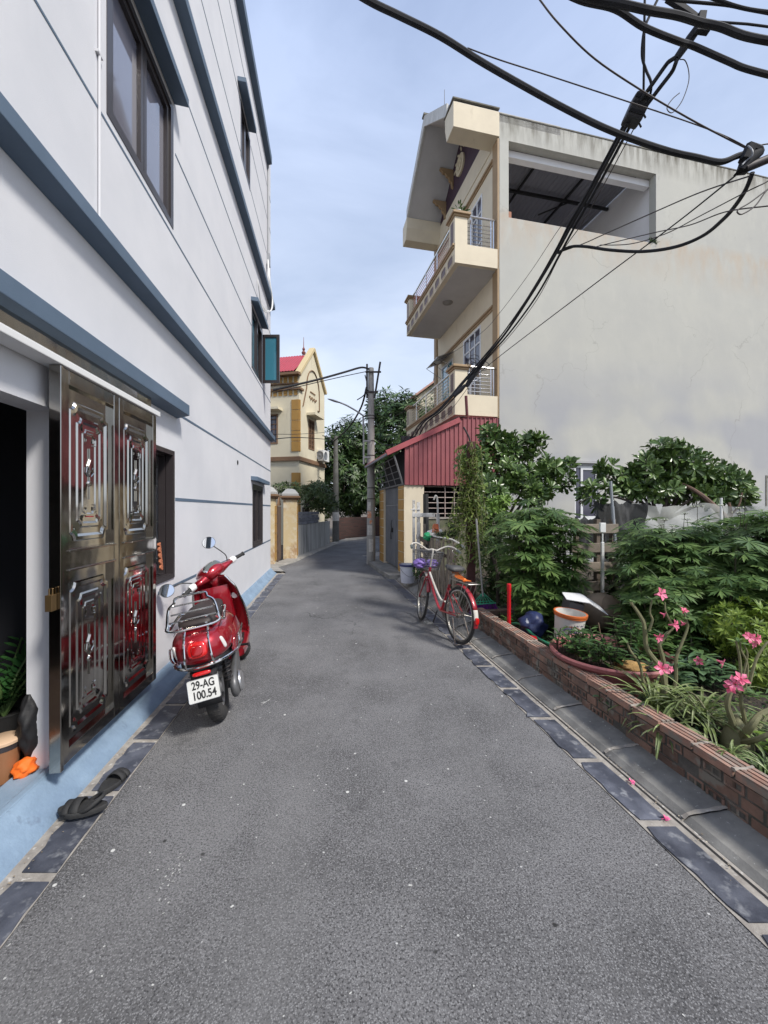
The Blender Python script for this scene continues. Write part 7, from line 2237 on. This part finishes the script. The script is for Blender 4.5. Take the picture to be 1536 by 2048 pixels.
# steering group: built around the steering axis origin at the headset
ST = bpy.data.objects.new('front_fork', None); COL.objects.link(ST); ST.parent = SC
rake = R(25)
ax = V((-math.sin(rake), 0, math.cos(rake)))
ST.location = (.845, 0, .905)
ST.rotation_euler = Matrix.Rotation(R(45), 3, ax).to_euler()
bpy.context.view_layer.update()
MI = ST.matrix_world.to_3x3().inverted()
mb = MB()
mb.loft([sup(a_, b_, 2.3, 22, z, x) for x, z, a_, b_ in [(-.115, .05, .04, .02), (-.10, .05, .085, .045), (-.05, .05, .112, .066), (.02, .045, .118, .076), (.08, .03, .105, .074), (.13, .02, .075, .06), (.155, .015, .04, .03)]])
mb.loft([sup(.05, .05, 2.3, 14, .02, -.02, yc=y) if False else [(-.03 + .045 * math.cos(t), y, .03 + hh * math.sin(t)) for t in [2 * PI * k / 14 for k in range(14)]] for y, hh in ((-.205, .023), (-.15, .029), (-.09, .045), (.09, .045), (.15, .029), (.205, .023))])
cowl = mb.build('headset_cowl', m_red, ST, smooth=True, angle=180)
mb = MB(); pad(mb, (-.068, 0, .092), (-.80, 0, .60), (0, 1, 0), .088, .052, .014, e=2.3); mb.build('speedometer', m_chrome, cowl, smooth=True, angle=50)
mb = MB(); pad(mb, (-.078, 0, .0995), (-.80, 0, .60), (0, 1, 0), .072, .039, .005, e=2.3); mb.build('dial', M('dial_dark', (.10, .11, .10), rough=.06, coat=1), cowl, smooth=True, angle=50)
mb = MB(); mb.lathe([(.065, 0), (.06, .02), (.0, .03)], 20, (.15, 0, .02), (1, 0, 0)); mb.build('headlight', M('headlight_glass', (.5, .5, .52), rough=.1, metal=.3), cowl, smooth=True)
mb = MB(); mb.loft([[(-.01 + .17 * .0 + x + r_ * math.cos(t), r2 * math.sin(t), z) for t in [2 * PI * k / 16 for k in range(16)]] for x, z, r_, r2 in ((.0, .02, .06, .07), (.01, -.06, .05, .06), (.03, -.12, .055, .08), (.05, -.20, .04, .06))]); mb.build('steering_neck', m_red, ST, smooth=True, angle=180)
for sg in (-1, 1):
    mb = MB(); mb.loft([[(-.035 + .027 * math.cos(t), sg * y, .032 + hh * math.sin(t)) for t in [2 * PI * k / 12 for k in range(12)]] for y, hh in ((.205, .028), (.215, .032), (.25, .032), (.262, .026))]); mb.build('switch_pod', m_white, ST, smooth=True, angle=50)
    mb = MB(); mb.tube([(-.04, sg * .25, .032), (-.07, sg * .335, .029)], .0165, 10); mb.tube([(-.07, sg * .335, .029), (-.073, sg * .348, .029)], .020, 10); mb.build('grip', m_black, ST, smooth=True)
    mb = MB(); mb.tube(smooth_pts([(.0, sg * .24, .03), (.03, sg * .28, .028), (.01, sg * .34, .026), (-.02, sg * .40, .026)], 4), .005, 6); mb.build('brake_lever', m_silver, ST, smooth=True)
def mirror(base, mid, c, n_, rr_=.057):
    m = bpy.data.objects.new('mirror', None); COL.objects.link(m); m.parent = ST
    c, n_ = V(c), V(n_).normalized()
    mb = MB(); mb.tube(smooth_pts([V(base), V(mid), c + V((.015, 0, -.02)) * 0 - n_ * .012], 5), .0052, 6); mb.build('stem', m_plast, m, smooth=True)
    mb = MB(); mb.lathe([(0, -.016), (rr_ * .6, -.012), (rr_, -.002), (rr_ + .002, .004), (rr_, .006)], 28, c, n_, caps=False); mb.build('shell', m_silver, m, smooth=True)
    mb = MB(); mb.lathe([(rr_ - .001, .0055), (rr_ - .002, .0065), (0, .0065)], 28, c, n_, caps=False); mb.build('glass', m_mirror, m)
mirror((-.02, -.19, .05), (-.035, -.195, .12), (-.02, -.125, .285), tuple(MI @ V((.24, -.86, .42))))
mirror((-.02, .19, .05), (.04, .27, .11), (.015, .40, .125), tuple(MI @ V((.30, -.84, .44))))
mb = MB(); mb.tube([(.10, .055, -.30), (.29, .055, -.68)], .02, 8); mb.tube([(.04, 0, -.2), (.12, 0, -.34)], .03, 8); mb.build('fork_tubes', m_silver, ST, smooth=True)
mb = MB(); gr = []
cx, cz = .335, -.70
for k in range(13):
    a = R(10 + k * 14); w_ = .075 * math.sin(PI * (.12 + .76 * k / 12)) ** .4
    gr.append([(cx + math.cos(a) * (.262 + .02 * (1 - y * y)), y * w_, cz + math.sin(a) * (.262 + .02 * (1 - y * y))) for y in (-1, -.8, -.4, 0, .4, .8, 1)])
mb.loft(gr, closed=False); mb.build('front_fender', m_red, ST, smooth=True, solid=.008, angle=180)
wheel(ST, cx, cz, .23, .05, .12, 'front_wheel')
mb = MB()
for k in range(3): mb.tube(smooth_pts([(.80, .05 - .02 * k, .93), (.79, .10 + .02 * k, .86), (.86, .08, .78), (.90, .05, .70)], 5), .005, 5)
mb.build('cables', m_plast, SC, smooth=True)
# ======================= RED AND WHITE BICYCLE =======================
m_bred = M('bike_red', (.34, .018, .03), (.26, .015, .025), scale=5, rough=.35, coat=.5, col3=(.14, .03, .03), scale3=14, ramp3=(.64, .7))
m_bwh = M('bike_white', (.62, .60, .56), (.50, .46, .40), scale=9, rough=.45)
m_alu = M('dull_aluminium', (.40, .39, .36), (.26, .24, .22), scale=12, rough=.35, metal=.8)
m_rustm = M('rusty_steel', (.13, .09, .07), (.20, .19, .18), scale=16, rough=.6, metal=.5)
hx = math.atan2(.94, -.34)
BK = thing('bicycle', 'old red and white ladies bicycle with a front basket, parked by the gutter', 'bicycle', (.828, 4.46, 0.012), rot=(R(2.5), 0, hx))
RW = .315; WB = 1.02
def bwheel(parent, c, name, spin=0):
    w = bpy.data.objects.new(name, None); COL.objects.link(w); w.parent = parent; w.location = c
    mb = MB(); ring = lambda r, n=56, y=0: [(r * math.cos(2 * PI * k / n), y, r * math.sin(2 * PI * k / n)) for k in range(n)]
    mb.tube(ring(RW - .017), .0175, 8, closed=True); mb.build('tyre', m_tyre, w, smooth=True)
    mb = MB(); mb.lathe([(RW - .034, -.012), (RW - .048, -.013), (RW - .052, 0), (RW - .048, .013), (RW - .034, .012)], 56, (0, 0, 0), (0, 1, 0), caps=False); mb.build('rim', m_alu, w, smooth=True)
    mb = MB()
    for k in range(32):
        a = 2 * PI * k / 32; b = a + (.35 if k % 2 else -.35); sg = 1 if k % 4 < 2 else -1
        mb.tube([(.022 * math.cos(b), sg * .022, .022 * math.sin(b)), ((RW - .05) * math.cos(a), 0, (RW - .05) * math.sin(a))], .0016, 4, caps=False)
    mb.build('spokes', m_alu, w)
    mb = MB(); mb.lathe([(.008, -.05), (.012, -.035), (.026, -.03), (.026, -.025), (.014, -.02), (.014, .02), (.026, .025), (.026, .03), (.012, .035), (.008, .05)], 16, (0, 0, 0), (0, 1, 0)); mb.build('hub', m_rustm, w, smooth=True)
    return w
rw = bwheel(BK, (0, 0, RW), 'rear_wheel')
def fender(parent, c, a0, a1, w_, wa, mat1, mat2, name='fender'):
    f = None
    for (s0, s1, mt, nm) in ((a0, wa[0], mat1, name), (wa[0], wa[1], mat2, 'fender_white_patch'), (wa[1], a1, mat1, 'fender_tip')):
        mb = MB(); gr = []
        for k in range(11):
            a = R(s0 + (s1 - s0) * k / 10)
            gr.append([(c[0] + math.cos(a) * (RW + .022 + .010 * (1 - y * y)), y * w_, c[2] + math.sin(a) * (RW + .022 + .010 * (1 - y * y))) for y in (-1, -.6, 0, .6, 1)])
        mb.loft(gr, closed=False)
        o = mb.build(nm, mt, f or parent, smooth=True, solid=.002, angle=180)
        f = f or o
    return f
fender(BK, (0, 0, RW), 75, 190, .028, (158, 176), m_bred, m_bwh, 'rear_fender')
mb = MB(); pad(mb, (-RW - .035, 0, RW + .02), (-1, 0, -.1), (0, 1, 0), .022, .035, .015); mb.build('rear_reflector', m_lens, BK, smooth=True)
BB = V((.42, 0, .27)); HT0, HT1 = V((.80, 0, .62)), V((.765, 0, .74)); SEATT = V((.20, 0, .77)); SC0 = V((.27, 0, .56))
mb = MB()
mb.tube([BB, SC0, V((.245, 0, .62))], .015, 8)
mb.tube(smooth_pts([HT0 + V((0, 0, .02)), V((.62, 0, .42)), V((.50, 0, .30)), BB], 5), .017, 8)
mb.tube([HT0 - (HT1 - HT0) * .1, HT1], .019, 8)
for sg in (-1, 1):
    mb.tube([BB + V((0, sg * .02, 0)), V((.0, sg * .055, RW))], .010, 6)
    mb.tube([SC0 + V((0, sg * .015, 0)), V((.0, sg * .055, RW))], .008, 6)
mb.build('frame', m_bred, BK, smooth=True)
mb = MB(); mb.tube(smooth_pts([HT0 + V((0, 0, .09)), V((.64, 0, .55)), V((.45, 0, .40)), V((.335, 0, .40))], 6), .014, 8); mb.build('white_top_tube', m_bwh, BK, smooth=True)
mb = MB(); mb.tube([V((.245, 0, .62)), SEATT], .012, 8); mb.build('seat_post', m_alu, BK, smooth=True)
mb = MB()
mb.loft([[(x, hw * (abs(math.cos(t)) ** .8) * (1 if math.cos(t) > 0 else -1), z + hh * math.sin(t)) for t in [2 * PI * k / 18 for k in range(18)]] for x, z, hw, hh in ((.05, .805, .05, .015), (.07, .815, .092, .032), (.12, .82, .100, .038), (.18, .815, .08, .034), (.25, .815, .045, .028), (.32, .82, .028, .022), (.345, .815, .015, .012))])
mb.build('saddle', M('worn_black_vinyl', (.05, .05, .052), (.15, .15, .15), scale=6, rough=.6, ramp=(.5, .7)), BK, smooth=True, angle=180)
mb = MB()
for sg in (-1, 1): mb.tube(smooth_pts([(.10, sg * .06, .755), (.14, sg * .03, .735), (.22, sg * .02, .735), (.30, sg * .012, .765)], 4), .004, 5)
for k in range(2):
    mb.tube([(.09 + .028 * math.cos(a), (.055 if k else -.055) + .028 * math.sin(a), .735 + .0011 * i) for i, a in enumerate([j * .6 for j in range(32)])], .004, 4)
mb.build('saddle_springs', m_rustm, BK, smooth=True)
# rear rack with orange cord
mb = MB()
rz_ = .70
mb.tube(smooth_pts([(.16, -.045, rz_), (-.10, -.055, rz_), (-.24, -.06, rz_), (-.26, -.05, rz_), (-.26, .05, rz_), (-.24, .06, rz_), (-.10, .055, rz_), (.16, .045, rz_)], 3), .006, 6)
for x in (-.18, -.06, .06): mb.tube([(x, -.056, rz_), (x, .056, rz_)], .005, 5)
for sg in (-1, 1):
    mb.tube([(-.15, sg * .056, rz_), (.0, sg * .062, RW + .01)], .005, 5); mb.tube([(-.24, sg * .058, rz_), (-.02, sg * .064, RW + .01)], .005, 5)
mb.tube([(-.26, -.085, rz_ + .0), (-.26, .06, rz_)], .006, 5)
mb.build('rear_rack', m_alu, BK, smooth=True)
mb = MB()
rnd = random.Random(2)
for k in range(6): mb.tube(smooth_pts([(.17, -.02 + .01 * k, rz_ + .10), (.05, -.05 + .018 * k, rz_ + .035), (-.07, -.03 + .01 * k, rz_ + .02), (-.12, -.06 + .02 * k, rz_ + .012)], 4), .004, 5)
mb.ball((-.08, 0, rz_ + .018), .022, 8, 6)
mb.build('elastic_cord', M('orange_cord', (.75, .18, .025), rough=.6), BK, smooth=True)
# drive train
mb = MB(); mb.lathe([(.085, -.002), (.085, .002)], 40, BB + V((0, -.045, 0)), (0, 1, 0)); mb.lathe([(.03, -.004), (.03, .004)], 20, V((0, -.045, RW)), (0, 1, 0))
for z0, z1 in ((.085, .03), (-.085, -.03)): mb.tube([BB + V((0, -.045, z0)), V((0, -.045, RW + z1))], .005, 5)
mb.build('chain', m_rustm, BK)
mb = MB()
for sg, a in ((1, -70), (-1, 110)):
    e = BB + V((.165 * math.cos(R(a)) * 1, sg * .075, .165 * math.sin(R(a))))
    mb.tube([BB + V((0, sg * .055, 0)), e], .009, 6)
mb.build('cranks', m_irons, BK, smooth=True)
for sg, a in ((1, -70), (-1, 110)):
    e = BB + V((.165 * math.cos(R(a)), sg * .075, .165 * math.sin(R(a))))
    mb = MB()
    for dx in (-.035, .035): mb.obox(e + V((dx, sg * .065, 0)), (.007, 0, 0), (0, .045, 0), (0, 0, .010))
    for dy in (.02, .065, .11): mb.obox(e + V((0, sg * dy, 0)), (.030, 0, 0), (0, .006, 0), (0, 0, .008))
    mb.build('pedal', M('grey_pedal', (.22, .22, .21), rough=.6), BK, bevel=.002)
mb = MB(); mb.tube([(.03, .07, .30), (-.10, .10, .02)], .008, 6); mb.tube([(.03, -.07, .30), (-.10, -.10, .02)], .008, 6); mb.tube([(-.10, -.10, .02), (-.1, .1, .02)], .007, 6); mb.build('kickstand', m_rustm, BK, smooth=True)
mb = MB(); mb.tube([(-.0, -.06, RW), (-.02, -.18, RW - .03)], .004, 5); mb.build('axle_peg', m_alu, BK)
# front end, steered
ra = (HT1 - HT0).normalized()
FR = bpy.data.objects.new('front_fork', None); COL.objects.link(FR); FR.parent = BK; FR.location = HT0
FR.rotation_euler = Matrix.Rotation(R(-15), 3, ra).to_euler()
fc = V((WB, 0, RW)) - HT0
mb = MB()
for sg in (-1, 1): mb.tube(smooth_pts([(.0, sg * .035, -.02), (.05, sg * .045, -.12), fc + V((-.02, sg * .05, .02)), fc + V((0, sg * .05, 0))], 4), .010, 7)
mb.tube([(0, -.035, -.01), (0, .035, -.01)], .014, 7); mb.build('fork_blades', m_bred, FR, smooth=True)
bwheel(FR, fc, 'front_wheel')
f = fender(FR, (fc.x, 0, fc.z), 40, 160, .026, (100, 128), m_bred, m_bwh, 'front_fender')
mb = MB(); s1 = (HT1 - HT0) + ra * .02; s2 = s1 + ra * .20
mb.tube(smooth_pts([s1, s2, s2 + V((.04, 0, .025))], 4), .011, 8)
hb = s2 + V((.04, 0, .03))
left = [(0, .0, 0), (.015, .06, -.01), (.03, .12, .02), (.03, .20, .055), (-.02, .27, .05), (-.12, .30, .02), (-.17, .305, .01)]
pts = [hb + V((x, -y, z)) for x, y, z in left[::-1]] + [hb + V(p) for p in left[1:]]
mb.tube(smooth_pts(pts, 4), .0105, 8); mb.build('handlebar', m_bwh, FR, smooth=True)
for sg in (-1, 1):
    mb = MB(); mb.tube([hb + V((-.10, sg * .297, .025)), hb + V((-.215, sg * .31, .005))], .0165, 8); mb.build('grip', M('grey_green_grip', (.12, .14, .13), rough=.7), FR, smooth=True)
    mb = MB(); mb.tube(smooth_pts([hb + V((-.04, sg * .27, .035)), hb + V((-.05, sg * .25, .0)), hb + V((-.15, sg * .275, -.03)), hb + V((-.19, sg * .29, -.035))], 4), .0045, 5)
    mb.tube(smooth_pts([hb + V((-.04, sg * .26, .03)), hb + V((.12, sg * .24, .08)), hb + V((.14, sg * .1, -.02)), hb + V((.02, 0, -.15))], 5), .003, 5); mb.build('brake_lever', m_alu, FR, smooth=True)
# wire basket
bs = MB(); bc = hb + V((.17, 0, -.10))
def brect(z, f): return [bc + V((math.cos(t) * .5 * f * .24 * (1.15 if abs(math.cos(t)) > .1 else 1), math.sin(t) * f * .185, z)) for t in [2 * PI * k / 24 for k in range(24)]]
for z, f, r in ((.06, 1.05, .0075), (.03, 1.02, .0030), (-.0, 1.0, .0022), (-.03, .96, .0022), (-.06, .93, .0022), (-.09, .90, .0022), (-.12, .87, .0022), (-.15, .84, .003), (-.17, .8, .003)): bs.tube(brect(z, f), r, 5, closed=True)
t_, b_ = brect(.06, 1.05), brect(-.17, .8)
for k in range(24):
    bs.tube([t_[k], b_[k]], .0030, 4)
for k in range(1, 12): bs.tube([b_[k], b_[24 - k]], .002, 4)
bs.build('basket', M('grey_wire', (.17, .17, .17), rough=.55, metal=.5), FR, smooth=True)
o1 = MB(); blob_bag(o1, bc + V((-.02, .09, -.165)), .075, .085, .13, 3)
o = o1.build('violet_bag', M('violet_plastic', (.26, .17, .50), (.20, .13, .42), scale=8, rough=.4), None, smooth=True, angle=180)
Mx = Matrix.Translation(V((.828, 4.46, 0.012))) @ (Matrix.Rotation(hx, 4, 'Z') @ Matrix.Rotation(R(2.5), 4, 'X')) @ Matrix.Translation(HT0)
o.matrix_world = Mx; o.location = Mx.to_translation(); o.rotation_euler = Mx.to_euler()
tag(o, 'violet plastic bag in the left half of the bicycle basket', 'bag', 'violet bags in the bicycle basket')
o1 = MB(); blob_bag(o1, bc + V((-.02, -.09, -.165)), .075, .085, .12, 8)
o = o1.build('violet_bag', M('violet_plastic', (.26, .17, .50)), None, smooth=True, angle=180)
o.location = Mx.to_translation(); o.rotation_euler = Mx.to_euler()
tag(o, 'violet plastic bag in the right half of the bicycle basket', 'bag', 'violet bags in the bicycle basket')
# ======================= OVERHEAD CABLES =======================
m_cab = M('black_cable', (.014, .014, .017), (.024, .025, .030), scale=6, rough=.75, spec=.3)
m_thin = M('brown_black_wire', (.045, .035, .035), rough=.6)
def cable(label, pts, r, n=6, mat=None, name='overhead_cable', group='overhead cables'):
    mb = MB(); P_ = smooth_pts([at(*p) for p in pts], n)
    mb.tube(P_, r, 8)
    return tag(mb.build(name, mat or (m_cab if r > .006 else m_thin), None, smooth=True), label, 'cable', group)
cable('thickest black cable crossing the sky from top centre down to the clamp at right', [(640, -60, 2.6), (735, 0, 2.7), (800, 32, 2.8), (880, 72, 2.9), (960, 122, 3.0), (1040, 168, 3.05), (1120, 212, 3.1), (1200, 252, 3.1), (1270, 280, 3.15), (1340, 303, 3.2), (1390, 314, 3.2), (1440, 324, 3.2), (1475, 312, 3.2), (1500, 305, 3.2)], .022)
cable('thick black cable sagging across the top right corner, the lower of two', [(1080, -40, 2.5), (1160, 0, 2.6), (1230, 18, 2.65), (1287, 54, 2.7), (1355, 82, 2.75), (1384, 91, 2.8), (1455, 122, 2.8), (1497, 139, 2.8), (1600, 165, 2.8)], .019)
cable('thick black cable sagging across the top right corner, the upper of two', [(1120, -20, 2.4), (1194, -1, 2.5), (1242, 8, 2.5), (1299, 21, 2.5), (1355, 31, 2.55), (1401, 45, 2.6), (1441, 54, 2.6), (1497, 74, 2.6), (1600, 92, 2.6)], .022)
cable('slim black cable at the top edge, right corner', [(1300, -12, 2.7), (1347, 0, 2.7), (1450, 10, 2.7), (1500, 20, 2.7), (1600, 38, 2.7)], .009)
cable('second slim cable at the top edge, meeting the first near the frame side', [(1400, -12, 2.6), (1435, 0, 2.6), (1500, 19, 2.6), (1600, 30, 2.6)], .010)
cable('slim cable running right from the hanging clamp', [(1401, 42, 3.1), (1480, 47, 3.1), (1510, 50, 3.1), (1600, 62, 3.1)], .008)
cable('thin wire dropping from the thickest cable to the clamp at right', [(935, 96, 3.0), (1000, 120, 3.0), (1100, 152, 3.1), (1270, 208, 3.1), (1380, 245, 3.2), (1450, 272, 3.2), (1500, 298, 3.2)], .0045)
cable('thin wire from the top edge to the clamp, crossing above the junction box', [(1060, -30, 2.9), (1080, 0, 2.9), (1120, 50, 2.9), (1190, 118, 3.0), (1285, 182, 3.1), (1380, 238, 3.1), (1450, 275, 3.2), (1500, 300, 3.2)], .006)
# hanging chain: clamp plate, forked leads, junction box
t = thing('cable_clamp', 'black iron plate clamp at the top right holding the forked leads', 'clamp', at(1401, 45, 3.1))
o0 = at(1401, 45, 3.1)
mb = MB(); mb.obox((0, 0, 0), (.035, .01, .012), (0, .02, 0), (.012, 0, .075)); mb.obox(at(1408, 58, 3.1) - o0, (.04, 0, -.006), (0, .02, 0), (.006, 0, .03))
mb.bar((0, 0, .02), at(1333, -2, 3.1) - o0, .03, .03); mb.bar((0, 0, .02), at(1310, -30, 3.1) - o0, .028, .028)
mb.build('plate', m_cab, t, bevel=.003)
mb = MB(); mb.tube([at(1400, 50, 3.1) - o0, at(1380, 78, 3.15) - o0, at(1352, 118, 3.2) - o0], [.030, .034, .026], 8); mb.build('sleeve', m_cab, t, smooth=True)
cable('left lead of the fork between clamp and junction box', [(1356, 112, 3.2), (1340, 122, 3.2), (1332, 130, 3.25), (1300, 175, 3.3), (1278, 205, 3.4)], .016)
cable('right lead of the fork between clamp and junction box', [(1356, 112, 3.2), (1350, 130, 3.2), (1343, 145, 3.25), (1320, 175, 3.3), (1292, 212, 3.4)], .016)
cable('curly loose wire hanging right of the fork', [(1360, 119, 3.2), (1370, 121, 3.2), (1377, 140, 3.2), (1377, 165, 3.2), (1365, 200, 3.2), (1349, 222, 3.2), (1340, 225, 3.2), (1334, 215, 3.2), (1345, 198, 3.2), (1359, 186, 3.2)], .0035)
cable('black lead dropping from the top edge into the box, kinked one', [(1325, -20, 3.2), (1300, 30, 3.2), (1288, 62, 3.2), (1284, 110, 3.25), (1292, 140, 3.3), (1302, 165, 3.3), (1300, 190, 3.35), (1290, 205, 3.4)], .010)
cable('black lead dropping from the top edge into the box, straight one', [(1290, -20, 3.2), (1289, 30, 3.2), (1288, 110, 3.3), (1287, 195, 3.4)], .009)
t = thing('junction_box', 'dark ribbed cable junction box hanging against the sky', 'box')
p, q = at(1284, 197, 3.4), at(1262, 245, 3.5)
d = (q - p).normalized(); sx_ = V((0, 1, 0)).cross(d).normalized()
mb = MB(); mb.obox((p + q) / 2, (q - p) / 2 * 1.05, sx_ * .072, V((0, .05, 0))); mb.build('case', M('dark_grey_case', (.035, .035, .042), rough=.5), t, bevel=.012)
mb = MB()
for k in range(3): mb.obox(p.lerp(q, .2 + .3 * k) + V((0, -.052, 0)), d * .01, sx_ * .066, V((0, .006, 0)))
for f in (.55, .95): mb.tube([p.lerp(q, f) + sx_ * .07 * (1 if sx_.x > 0 else -1), p.lerp(q, f + .12) + sx_ * .10 * (1 if sx_.x > 0 else -1)], .008, 6)
mb.build('ribs', m_cab, t)
# main bundle from the box down to the balcony and beyond
main = [(1256, 245, 3.5), (1215, 322, 3.9), (1178, 390, 4.4), (1146, 445, 4.8), (1115, 502, 5.2), (1062, 590, 6.1), (1010, 668, 7.0), (965, 722, 7.9), (925, 768, 8.2), (882, 818, 8.4), (850, 842, 8.7), (832, 868, 9.0), (822, 892, 9.3)]
offs = [((0, 0), .017, 'black bundle cable from junction box to lower balcony, thickest strand'), ((7, 2), .014, 'black bundle cable from junction box to lower balcony, right strand'), ((-8, 3), .011, 'black bundle cable from junction box to lower balcony, left strand'), ((14, 8), .005, 'thin drop wire beside the bundle, right side'), ((-3, -2), .008, 'slim strand wound along the bundle above the balcony')]
for k, ((dx, dy), r, lab) in enumerate(offs):
    pts = []
    for i, (x, y, Y) in enumerate(main):
        f = 0.35 + .65 * abs(math.sin(i * .9 + k)) if 3 < i < 11 else 1
        pts.append((x + dx * f + (6 * math.sin(i * 1.3 + k) if i in (5, 6, 7) and k in (1, 3) else 0), y + dy * f, Y + .02 * k))
    cable(lab, pts, r)
for (x, y, Y) in ((1115, 504, 5.2), (1030, 640, 6.65), (1062, 590, 6.1)):
    pass
t = thing('cable_splice', 'knot of black cable splices and loops above the lower balcony post', 'splice', at(950, 745, 8.15))
mb = MB(); rnd = random.Random(3)
mb.tube([(-.18, 0, -.28), (0, 0, 0), (.20, 0, .26)], [.04, .06, .04], 8)
mb.tube([(-.42, 0, -.48), (-.30, 0, -.36), (-.2, 0, -.26)], [.03, .05, .03], 8)
for k in range(6):
    c = V((rnd.uniform(-.1, .2), -.03, rnd.uniform(-.05, .25))); r1 = rnd.uniform(.06, .14)
    mb.tube([c + V((r1 * math.cos(a), -.02 * k, r1 * .8 * math.sin(a))) for a in [i * 2 * PI / 12 for i in range(11)]], .006, 5)
mb.build('splice', m_cab, t, smooth=True)
mb = MB(); mb.tube([at(932, 792, 8.1) - t.location, at(934, 830, 8.1) - t.location], .03, 8); mb.build('maroon_sleeve', M('maroon_sleeve', (.10, .015, .02), rough=.5), t, smooth=True)
cable('heavy looping cable from the clamp at right to the bundle', [(1505, 345, 3.2), (1492, 378, 3.3), (1470, 412, 3.5), (1445, 440, 3.7), (1405, 472, 4.0), (1350, 494, 4.3), (1285, 503, 4.6), (1220, 500, 4.8), (1170, 493, 5.0), (1140, 494, 5.1), (1115, 506, 5.2)], .017, n=7)
cable('straight thin wire from the clamp at right down to the lower balcony', [(1470, 352, 3.2), (1350, 448, 4.2), (1200, 560, 5.4), (1000, 712, 8.0), (930, 770, 8.8)], .007)
cable('thin wire from the clamp sloping left to the bundle', [(1500, 352, 3.2), (1400, 385, 3.7), (1300, 428, 4.2), (1210, 468, 4.8), (1165, 488, 5.1), (1115, 506, 5.2)], .006)
cable('thin wire from the right edge, sagging to the bundle, upper', [(1580, 330, 3.1), (1536, 362, 3.1), (1490, 385, 3.2), (1400, 432, 3.8), (1330, 468, 4.3), (1260, 488, 4.7), (1200, 490, 5.0)], .005)
cable('thin wire from the right edge, sagging to the bundle, lower', [(1600, 405, 3.1), (1536, 412, 3.1), (1450, 424, 3.4), (1380, 450, 3.8), (1310, 465, 4.3), (1230, 484, 4.8), (1190, 494, 5.0)], .005)
cable('curled loose wire at the right edge below the clamp', [(1600, 330, 3.0), (1536, 378, 3.0), (1500, 405, 3.0), (1478, 418, 3.0), (1475, 425, 3.0), (1485, 428, 3.0), (1510, 412, 3.0), (1530, 385, 3.0), (1545, 370, 3.0)], .005)
cable('fine wire running down left of the bundle across the blank wall', [(1170, 395, 4.6), (1120, 455, 5.4), (1060, 545, 6.6), (1000, 625, 7.6), (960, 668, 8.3), (880, 722, 8.9)], .004)
t = thing('cable_bracket', 'dark iron arm with a cable clamp jutting in at the right edge', 'bracket', at(1500, 320, 3.2))
o0 = t.location.copy()
mb = MB(); mb.tube([at(1488, 338, 3.2) - o0, at(1536, 318, 3.2) - o0, V((3.80, 3.2, 4.42)) - o0], .032, 10); mb.build('arm', m_irons, t, smooth=True)
mb = MB()
mb.tube([at(1478, 345, 3.2) - o0, at(1495, 320, 3.2) - o0, at(1517, 303, 3.2) - o0], [.022, .055, .045], 10)
mb.tube([at(1488, 322, 3.18) - o0, at(1500, 296, 3.18) - o0, at(1520, 300, 3.18) - o0], [.04, .045, .03], 8)
mb.loft([[at(1466, 352, 3.2) - o0, at(1467, 350, 3.2) - o0, at(1468, 352, 3.2) - o0], [at(1480, 335, 3.15) - o0, at(1500, 340, 3.15) - o0, at(1490, 350, 3.25) - o0]])
mb.build('clamp', m_cab, t, smooth=True)
cable('grey wire looped over the clamp at right', [(1484, 330, 3.12), (1492, 322, 3.12), (1504, 312, 3.1), (1504, 300, 3.1), (1496, 292, 3.15)], .006, mat=m_gate)
cable('thin wire arching off the clamp to the right edge', [(1508, 298, 3.2), (1522, 290, 3.2), (1560, 286, 3.2), (1600, 288, 3.2)], .005)
OP = thing('utility_pole', 'concrete pole just outside the right edge, carrying the cable arm', 'utility pole', (3.92, 3.2, 0.0))
mb = MB(); mb.lathe([(.13, 0), (.12, 3), (.09, 7.2)], 16); mb.build('shaft', m_pole, OP, smooth=True)
# lane cables on the left and round the far pole
cable('dark service cable from the tall pole to the white house, drooping', [(738, 738, 11.0), (722, 735, 10.9), (690, 744, 10.4), (640, 758, 9.9), (590, 770, 9.5), (546, 780, 9.3)], .026)
cable('thin service wire running under the drooping cable', [(738, 742, 11.0), (690, 752, 10.5), (620, 768, 9.9), (546, 786, 9.3)], .010)
cable('black cable from the tall pole down to the far pole', [(733, 775, 11.1), (722, 815, 12.2), (700, 852, 14.5), (680, 872, 17.0), (668, 882, 18.4)], .028)
cable('thin wire from the tall pole down past its lamp arm', [(730, 750, 11.0), (735, 775, 11.0), (728, 790, 11.0), (714, 800, 11.0)], .014)
cable('slack wire between the tall pole and the garage eave', [(748, 876, 11.0), (765, 888, 10.5), (790, 890, 9.9), (806, 882, 9.4), (815, 872, 9.1), (826, 893, 8.9)], .009)
cable('thin wire crossing the yellow house, upper one', [(540, 868, 9.4), (600, 868, 12.0), (660, 862, 15.0), (740, 828, 11.2)], .007)
cable('thin wire crossing the yellow house, lower one', [(540, 879, 9.4), (600, 875, 12.5), (668, 880, 18.0)], .012)
cable('thin wire crossing in front of the far trees', [(748, 852, 11.0), (790, 832, 11.6), (830, 812, 12.2)], .006)
